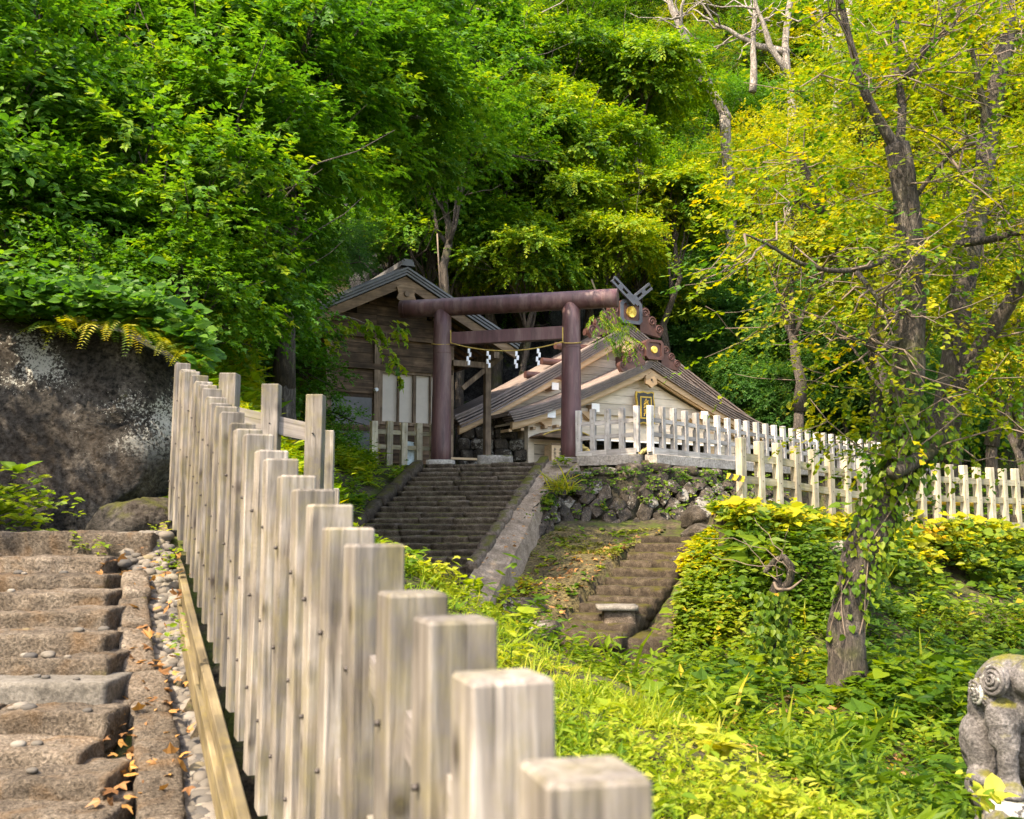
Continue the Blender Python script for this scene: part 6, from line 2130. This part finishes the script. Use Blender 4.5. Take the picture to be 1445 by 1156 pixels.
cover(mb, rg, [(2.5, 15.6), (3.6, 16.0), (4.1, 18.6), (3.8, 19.3), (3.5, 18.4), (2.9, 17.0)], 400, 6, 'lance', 0.16, 0.16, 0.6, clump=-0.3)
single('dell_herbs', mb, M['leaf_herb'], 'green herbs and low shrubs carpeting the dell around the leaning tree', 'ground plants', kind='stuff')
# fallen leaves
mb = MB()


def litter(poly, n, s):
    q = scatter(rg, n, poly)
    z = terr(q[:, 0], q[:, 1])
    p = np.stack([q[:, 0], q[:, 1], z + 0.03], 1)
    put_leaves(mb, 'maple', p, rdir(rg, n) * [1, 1, 0.25], np.array([0, 0, 1.0]) + rg.normal(size=(n, 3)) * 0.4, rg.uniform(0.6, 1.3, n) * s, rg.uniform(0.05, 1, n))


litter([(1.4, 3.6), (2.8, 4.5), (3.2, 8.5), (1.8, 8.5), (1.6, 6.4)], 900, 0.055)
litter([(1.5, 8.5), (5, 9), (6, 14), (2.4, 14), (0.5, 11)], 1100, 0.075)
litter([(-0.6, 18.5), (2.6, 20.6), (2.4, 19.6), (0.6, 16.4), (0.0, 16)], 420, 0.09)
for k in range(150):
    py = rg.uniform(775, 1150)
    Y = 7.6 - (py - 751) / 400 * 3.0
    put_leaves(mb, 'maple', at(rg.uniform(140, 275), py, Y)[None] + [0, 0, 0.04], rdir(rg, 1) * [1, 1, 0.3], np.array([[0, 0, 1.0]]) + rg.normal(size=(1, 3)) * 0.5, np.array([rg.uniform(0.04, 0.085)]), rg.uniform(0.1, 1, 1))
for k in range(40):
    kk = rg.uniform(0.3, 6)
    o = ST_R + ST_D * kk + ST_U * rg.uniform(0.2, 0.7)
    put_leaves(mb, 'maple', np.array([[o[0], o[1], ST_Z - kk / ST_T * ST_RI + 0.05]]), rdir(rg, 1) * [1, 1, 0.3], np.array([[0, -0.3, 1.0]]), np.array([rg.uniform(0.06, 0.11)]), rg.uniform(0.1, 1, 1))
single('fallen_leaves', mb, M['leaf_dry'], 'brown fallen leaves scattered over steps and mossy ground', 'leaf litter', kind='stuff')

# mossy apron between the stairs
mb = MB()
q = scatter(rg, 16000, APRON)
z = terr(q[:, 0], q[:, 1])
pm2 = np.stack([q[:, 0], q[:, 1], z], 1)
keep = fbm(pm2 * 1.3, 71, 3) > -0.15
pm2 = pm2[keep]
herbs(mb, rg, pm2, np.tile([0, -0.2, 1.0], (len(pm2), 1)), 2, 'diamond', 0.055, 0.02, np.full(len(pm2), 0.45) + 0.3 * fbm(pm2 * 0.9, 72, 2))
single('moss_cover', mb, M['moss'], 'yellow-green moss on the sloping ground between the two stairs', 'moss', kind='stuff')
mb = MB()
cover(mb, rg, APRON, 260, 4, 'ovate', 0.09, 0.07, 0.5)
cover(mb, rg, [(-0.7, 17.5), (0.3, 18.4), (1.2, 17.8), (0.4, 14.8), (-0.4, 15.2)], 380, 4, 'ovate', 0.10, 0.10, 0.5)
cover(mb, rg, [(1.2, 18.6), (2.0, 18.6), (1.8, 17.9), (1.2, 17.9)], 60, 5, 'ovate', 0.09, 0.10, 0.4)
# tufts on the stone wall
for k in range(46):
    u, v = rg.uniform(0.8, ulen - 0.3), rg.uniform(0.15, 1.0) ** 0.7
    p, _ = wall_surface(u, v)
    herbs(mb, rg, np.repeat(p[None], 5, 0) + rg.normal(size=(5, 3)) * 0.07, np.tile([0, -0.9, 0.5], (5, 1)), 4, 'ovate', 0.075, 0.08, 0.45)
for k in range(170):
    u, v = rg.uniform(1.6, ulen - 0.2), np.clip(1.02 - np.abs(rg.normal()) * 0.22, 0.2, 1.02)
    p, _ = wall_surface(u, v)
    herbs(mb, rg, np.repeat(p[None], 3, 0) + rg.normal(size=(3, 3)) * 0.06 + [0, -0.06, 0], np.tile([0, -0.9, 0.4], (3, 1)), 4, 'ovate', 0.055, 0.05, 0.3)
single('wall_sprouts', mb, M['leaf_herb'], 'small green sprouts in the wall joints and moss', 'ground plants', kind='stuff')
g = at(793, 690, 21.6)
mb = MB()
n_ = 130
herbs(mb, rg, np.repeat(g[None], n_, 0) + rg.normal(size=(n_, 3)) * [0.12, 0.1, 0.06], np.tile([0, -0.6, 0.8], (n_, 1)), 1, 'blade', 0.36, 0.05, 0.8, tilt=1.4)
single('grass_tuft', mb, M['leaf_yellow'], 'yellow-green grass tuft hanging from the top of the retaining wall', 'grass tuft')
g = at(798, 656, 23.6)
mb = MB()
herbs(mb, rg, np.repeat(g[None], 16, 0) + rg.normal(size=(16, 3)) * [0.09, 0.08, 0.07], np.tile([0, -0.3, 1.0], (16, 1)), 5, 'ovate', 0.09, 0.08, 0.5)
single('small_plant', mb, M['leaf_lime'], 'small leafy plant at the foot of the right torii post', 'plant')

# bank of leaves below the cream fence: autumn gold with sunlight put into its colour near the top, greener below
def bank(mb, n, v0, v1, leaf, size, tone, k=4, out=0.25, u0=0.0, u1=1.0):
    u = rg.uniform(u0, u1, n) * 3
    v = rg.uniform(v0, v1, n)
    b = np.stack([np.interp(u, np.arange(4), base[:, i]) for i in range(3)], 1)
    t = np.stack([np.interp(u, np.arange(4), lw[:, i]) for i in range(3)], 1)
    p = b + (t - b) * v[:, None] + np.array([0, -1, 0.2]) * (0.20 * fbm((b + (t - b) * v[:, None]) * 1.5, 14, 3))[:, None]
    p = p + np.stack([rg.normal(size=n) * 0.05, -np.abs(rg.normal(size=n)) * out, rg.normal(size=n) * 0.05], 1)
    p = p + np.array([0, -1, 0.15]) * (0.22 * np.clip(fbm(p * 1.4, 83, 3), -0.4, 1))[:, None]
    kp = fbm(p * 1.6, 81, 3) + rg.uniform(-0.35, 0.35, n) > -0.22
    herbs(mb, rg, p[kp], nrm(np.tile([-0.1, -0.75, 0.75], (kp.sum(), 1)) + rg.normal(size=(kp.sum(), 3)) * 0.3), k, leaf, size, 0.14, tone + 0.25 * fbm(p[kp] * 1.2, 82, 2))


mb = MB()
bank(mb, 1800, 0.66, 0.98, 'ovate', 0.13, 0.5, k=5)
bank(mb, 700, 0.8, 1.0, 'ovate', 0.14, 0.4)
bank(mb, 900, 0.2, 0.8, 'ovate', 0.12, 0.35)
bank(mb, 900, 0.3, 1.03, 'ovate', 0.12, 0.4, u0=0.0, u1=0.28)
single('golden_bank', mb, M['leaf_gold'], 'golden yellow leaves spilling over the bank under the cream fence', 'ground plants', kind='stuff')
mb = MB()
bank(mb, 4200, 0.02, 0.92, 'ovate', 0.10, 0.4, k=5)
bank(mb, 900, 0.1, 1.0, 'lance', 0.24, 0.5, k=6, out=0.35)
bank(mb, 700, 0.1, 1.0, 'maple', 0.15, 0.45, k=3, out=0.35)
bank(mb, 1500, 0.2, 0.98, 'heart', 0.13, 0.45)
single('creeper_bank', mb, M['leaf_herb'], 'green creepers hanging down the bank below the golden leaves', 'ground plants', kind='stuff')
mb = MB()
cover(mb, rg, [(3.3, 17.0), (4.4, 16.6), (4.3, 17.4), (3.9, 18.9), (3.6, 19.0), (3.0, 17.8)], 1300, 4, 'ovate', 0.10, 0.16, 0.45)
cover(mb, rg, [(3.0, 17.3), (3.4, 17.0), (4.2, 19.3), (3.9, 20.6), (3.6, 20.2), (3.5, 18.9)], 900, 4, 'ovate', 0.085, 0.10, 0.4)
single('yellow_scrub', mb, M['leaf_gold'], 'yellowing scrub between the narrow steps and the cream fence', 'ground plants', kind='stuff')

# ferns and leaves on the left slopes
FERN = [(-2.5, 9.2), (-2.3, 11.5), (-2.6, 14), (-3.4, 17), (-4.0, 18.5), (-3.5, 21), (-2.75, 23.9), (-2.6, 25.0), (-5.6, 25.5), (-7.5, 22), (-7, 16), (-6.5, 12.2), (-3.6, 10.4)]
mb = MB()
cover(mb, rg, FERN, 9500, 5, 'lance', 0.17, 0.16, 0.72, tilt=0.7)
cover(mb, rg, FERN, 4500, 5, 'ovate', 0.11, 0.15, 0.7)
cover(mb, rg, [(-2.4, 9.4), (-2.3, 12.5), (-3.2, 16), (-4.6, 15.5), (-3.8, 11), (-3.3, 10)], 2600, 6, 'lance', 0.13, 0.16, 0.8, tilt=0.8)
single('fern_slope', mb, M['leaf_mid'], 'dense ferns and leaves on the slope between grey fence and hut', 'ferns', kind='stuff')
UPSL = [(-12, 9), (-7.5, 10.2), (-5.8, 11.4), (-3.6, 10.9), (-5.4, 13), (-7, 17), (-8, 22), (-9, 30), (-16, 30), (-20, 16), (-16, 9)]
mb = MB()
cover(mb, rg, UPSL, 5500, 6, 'ovate', 0.14, 0.4, 0.45)
cover(mb, rg, [(-8.5, 10.0), (-3.5, 10.2), (-3.5, 11.6), (-5, 13.2), (-8.5, 13)], 2600, 6, 'ovate', 0.10, 0.22, 0.4)
# curtain of leaves over the top of the boulder
bt_p = np.array([at(rg.uniform(-20, 290), 0, 9.9) for _ in range(900)])
px_ = rg.uniform(-30, 300, 900)
py_ = np.interp(px_, [-30, 40, 100, 200, 255, 300], [430, 440, 448, 452, 482, 530]) + rg.normal(size=900) * 12 - np.abs(rg.normal(size=900)) * 18
bt_p = np.array([at(a_, b_2, rg.uniform(9.5, 10.6)) for a_, b_2 in zip(px_, py_)])
herbs(mb, rg, bt_p, nrm(np.tile([0.1, -0.7, 0.6], (900, 1))), 5, 'ovate', 0.105, 0.12, 0.42)
single('slope_undergrowth', mb, M['leaf_green'], 'leafy undergrowth covering the steep slope above the boulder', 'ground plants', kind='stuff')
mb = MB()
for k in range(95):
    px = rg.uniform(60, 290)
    py = np.interp(px, [60, 200, 255, 300], [452, 458, 485, 530]) + rg.normal() * 5
    o = at(px, py, 9.55 + rg.uniform(-.1, .3))
    dr = nrm(np.array([rg.normal() * 0.5 + 0.2, -0.6, -0.45 + rg.normal() * 0.3]))
    Lf = rg.uniform(0.16, 0.34)
    m_ = 18
    tq = np.repeat(np.linspace(0.1, 1, m_ // 2), 2)
    pos = o + dr * (tq * Lf)[:, None] + np.array([0, 0, -0.12]) * (tq ** 2 * Lf)[:, None]
    sd_ = nrm(np.cross(dr, (0, 0, 1)))
    y = dr * 0.4 + sd_ * np.where(np.arange(m_) % 2, 1, -1)[:, None]
    put_leaves(mb, 'lance', pos, y, np.tile([0, -0.5, 0.9], (m_, 1)) + rg.normal(size=(m_, 3)) * 0.1, 0.085 * (1.15 - tq * 0.8), np.full(m_, np.clip(0.55 + rg.normal() * 0.25, 0, 1)))
single('fern_fringe', mb, M['leaf_yellow'], 'fringe of yellow-green fern fronds hanging over the boulder', 'ferns', kind='stuff')
mb = MB()
for (px, py, Y, n_) in [(20, 715, 8.6, 60), (30, 735, 8.3, 30), (222, 760, 8.3, 14), (230, 800, 7.2, 10), (245, 905, 5.4, 8), (115, 780, 7.45, 8), (145, 785, 7.4, 6)]:
    o = at(px, py, Y)
    herbs(mb, rg, np.repeat(o[None], n_, 0) + rg.normal(size=(n_, 3)) * ([0.2, 0.12, 0.1] if n_ > 20 else [0.05, 0.05, 0.04]), np.tile([0, -0.2, 1.0], (n_, 1)), 5, 'ovate', 0.085 if n_ > 20 else 0.035, 0.06, 0.5)
single('step_sprouts', mb, M['leaf_lime'], 'green sprouts growing at the boulder foot and step edges', 'ground plants', kind='stuff')
# undergrowth of the far hillside
mb = MB()
cover(mb, rg, [(-40, 36), (-9, 33), (-7, 40), (22, 48), (22, 36), (30, 30), (60, 40), (55, 90), (-40, 90)], 14000, 6, 'diamond', 0.34, 0.7, 0.4)
cover(mb, rg, [(-1, 43), (22, 49), (26, 36), (40, 34), (40, 60), (-6, 60)], 6000, 6, 'diamond', 0.24, 0.5, 0.45)
cover(mb, rg, [(9, 33), (13, 33), (24, 44), (24, 35), (34, 30), (26, 25), (15, 26)], 2500, 6, 'diamond', 0.15, 0.5, 0.5)
single('hillside_undergrowth', mb, M['leaf_green'], 'dark green undergrowth on the wooded hillside behind the shrine', 'ground plants', kind='stuff')
# creepers on the cliff
mb = MB()
pts = []
for k in range(900):
    px, py = rg.uniform(560, 760), rg.uniform(330, 470)
    if rg.random() < 0.3 + 0.7 * (py < 420):
        pts.append(at(px, py, rg.uniform(34.6, 36.2)))
pts = np.array(pts)
sprays(mb, rg, pts, nrm(rg.normal(size=pts.shape) * 0.6 + [0, -0.5, -0.4]), 9, 0.5, 'lance', 0.15, 0.4, 0.5, np.clip(0.35 + rg.normal(size=len(pts)) * 0.18, 0, 1))
single('cliff_creepers', mb, M['leaf_green'], 'dark ferns and creepers hanging on the basalt cliff', 'ferns', kind='stuff')
vn = thing('hanging_vine', 'single bare vine hanging down in front of the cliff', 'vine', at(621, 418, 30))
wpart('vine_stem', MB().tube([at(617, 330, 30), at(619, 370, 30), at(622, 418, 30)], 0.025, 6), M['twig'], vn, True)
# leafy twigs in front of the hut gable
tw_ = thing('leafy_twig', 'yellow-green leafy twigs hanging in front of the hut wall', 'branch', at(520, 470, 22))
mb = MB()
cc = np.array([at(px + rg.normal() * 7, py + rg.normal() * 5, 22 + rg.normal() * 0.2) for (px, py) in [(500, 452), (515, 460), (528, 468), (545, 455), (560, 462), (540, 490), (548, 505), (480, 460), (470, 475), (555, 520)] for _ in range(4)])
sprays(mb, rg, cc, nrm(rg.normal(size=cc.shape) * 0.3 + [0.6, -0.2, -0.35]), 7, 0.26, 'maple', 0.15, 0.4, 0.7, np.clip(0.62 + rg.normal(size=len(cc)) * 0.15, 0, 1))
wpart('leaves', mb, M['leaf_mid'], tw_)
wpart('twig', MB().tube([at(455, 440, 21.6), at(500, 450, 22), at(545, 470, 22), at(552, 520, 22)], [0.02, 0.014, 0.01, 0.005], 5), M['twig'], tw_, True)

# ------------------------------------------------------------------ stone guardian
sp_ = at(1455, 1118, 5.35)
lion = thing('guardian_statue', 'mossy grey stone lion-dog statue seated on a carved base', 'statue', (sp_[0], sp_[1], sp_[2] - 0.45), -0.22)
Zb = 0.45


def blob_mesh(balls, voxel, name):
    mb = MB()
    V0, Q0 = rough_block((2, 2, 2), (10, 10, 10), 0.999, 0, 1, 1)
    V0 = nrm(V0)
    for (c, r, rot) in balls:
        V = V0 * np.asarray(r)
        if rot:
            a_ = rot
            V = V @ np.array([[math.cos(a_), 0, math.sin(a_)], [0, 1, 0], [-math.sin(a_), 0, math.cos(a_)]]).T
        mb.add(V + np.asarray(c), Q0)
    me = mb.mesh(name + '_raw')
    o = bpy.data.objects.new(name + '_tmp', me)
    COL.objects.link(o)
    md = o.modifiers.new('r', 'REMESH')
    md.mode = 'VOXEL'
    md.voxel_size = voxel
    sm = o.modifiers.new('s', 'SMOOTH')
    sm.factor = 0.6
    sm.iterations = 6
    dg = bpy.context.evaluated_depsgraph_get()
    m2 = bpy.data.meshes.new_from_object(o.evaluated_get(dg))
    bpy.data.objects.remove(o)
    bpy.data.meshes.remove(me)
    co = np.empty(len(m2.vertices) * 3)
    m2.vertices.foreach_get('co', co)
    co = co.reshape(-1, 3)
    co += nrm(co - [0, 0, 0.8]) * (0.008 * fbm(co * 14, 5, 3))[:, None]
    m2.vertices.foreach_set('co', co.ravel())
    m2.polygons.foreach_set('use_smooth', np.ones(len(m2.polygons), bool))
    m2.name = name
    return m2


# seated lion, facing the viewer (-y): chest, shoulders, forelegs, haunches, head with muzzle
balls = [((0, 0.14, Zb + 0.34), (0.14, 0.15, 0.24), 0), ((0, 0.28, Zb + 0.20), (0.18, 0.19, 0.20), 0), ((0, 0.03, Zb + 0.42), (0.13, 0.12, 0.14), 0)]
for s in (-1, 1):
    balls += [((s * 0.125, -0.04, Zb + 0.37), (0.088, 0.10, 0.12), s * 0.15), ((s * 0.13, -0.075, Zb + 0.275), (0.078, 0.075, 0.075), 0), ((s * 0.15, -0.10, Zb + 0.245), (0.04, 0.04, 0.035), 0), ((s * 0.10, -0.11, Zb + 0.24), (0.035, 0.04, 0.035), 0),
              ((s * 0.125, -0.085, Zb + 0.15), (0.055, 0.055, 0.13), 0), ((s * 0.125, -0.085, Zb + 0.06), (0.058, 0.06, 0.08), 0),
              ((s * 0.13, -0.13, Zb + 0.03), (0.072, 0.085, 0.036), 0), ((s * 0.10, -0.20, Zb + 0.022), (0.022, 0.03, 0.024), 0), ((s * 0.135, -0.21, Zb + 0.022), (0.022, 0.03, 0.024), 0), ((s * 0.17, -0.20, Zb + 0.022), (0.022, 0.03, 0.024), 0),
              ((s * 0.21, 0.16, Zb + 0.17), (0.085, 0.15, 0.19), s * 0.22), ((s * 0.225, 0.05, Zb + 0.05), (0.07, 0.14, 0.055), 0), ((s * 0.175, 0.16, Zb + 0.36), (0.075, 0.11, 0.15), s * 0.2)]
balls += [((0.05, -0.07, Zb + 0.58), (0.15, 0.14, 0.115), 0), ((0.09, -0.19, Zb + 0.545), (0.09, 0.09, 0.065), 0), ((0.10, -0.26, Zb + 0.57), (0.045, 0.03, 0.025), 0), ((-0.03, 0.05, Zb + 0.55), (0.20, 0.15, 0.14), 0),
          ((0.0, -0.17, Zb + 0.625), (0.04, 0.035, 0.022), 0), ((0.16, -0.17, Zb + 0.625), (0.04, 0.035, 0.022), 0), ((0.09, -0.18, Zb + 0.485), (0.075, 0.08, 0.025), 0)]
body = mobj('body', blob_mesh(balls, 0.012, 'body'), M['statue'], lion)
# curls of the mane
for k, (x_, y_, z_, r_) in enumerate([(-0.155, -0.075, .575, .082), (-0.215, 0.03, .50, .065), (0.24, -0.05, .60, .07), (0.22, 0.03, .50, .06), (-0.17, -0.02, .46, .05), (0.18, -0.03, .46, .05)]):
    c0 = np.array([x_, y_, Zb + z_])
    nn = nrm(np.array([x_ * 1.6, -0.12 + y_ * 0.3, (z_ - .52) * 0.8]))
    e1 = nrm(np.cross(nn, (0, 0, 1)))
    e2 = np.cross(nn, e1)
    tq = np.linspace(0, 3.2 * 2 * math.pi, 60)
    rr = np.linspace(r_, 0.006, 60)
    sp3 = c0 + nn * (0.018 + 0.03 * (1 - rr / r_))[:, None] + e1 * (rr * np.cos(tq))[:, None] + e2 * (rr * np.sin(tq))[:, None]
    V0, Q0 = ellipsoid_rock((1, 1, 1), 1, 0.0, 8)
    mbq = MB().tube(sp3, np.linspace(0.013, 0.008, 60), 6)
    Vd = V0 * 1.0
    Vd = c0 + (Vd[:, :1] * e1 + Vd[:, 1:2] * e2) * r_ * 1.05 + Vd[:, 2:] * nn * 0.035
    mbq.add(Vd, Q0)
    part('mane_curl', mbq, M['statue'], body, True)
V, Q = rough_block((0.52, 0.62, 0.12), (10, 12, 3), 0.03, 0.015, 8, 1201)
part('plinth_top', MB().add(V + [0.0, 0.05, Zb - 0.06], Q), M['statue'], lion, True)
for k in range(7):
    V, Q = ellipsoid_rock((0.13, 0.13, 0.12), 1210 + k, 0.25, 7)
    part('base_rock', MB().add(V + [-0.22 + 0.075 * k, -0.24 + 0.05 * (k % 2), Zb - 0.17], Q), M['statue'], lion, False)
V, Q = rough_block((0.46, 0.56, 0.6), (8, 8, 8), 0.04, 0.02, 5, 1220)
part('pedestal', MB().add(V + [0, 0.05, Zb - 0.42], Q), M['statue'], lion, True)
# weed in front of the statue
g = at(1383, 1140, 4.9)
mb = MB()
herbs(mb, rg, np.repeat(g[None], 6, 0) + rg.normal(size=(6, 3)) * [0.05, 0.04, 0.04], np.tile([0, -0.3, 1.0], (6, 1)), 4, 'heart', 0.058, 0.06, 0.5, tilt=1.0)
gg = gpt(g[0], g[1])
mb.tube([gg, g], 0.006, 5)
single('round_leaf_weed', mb, M['leaf_lime'], 'round-leaved pale weed growing in front of the stone statue', 'weed')
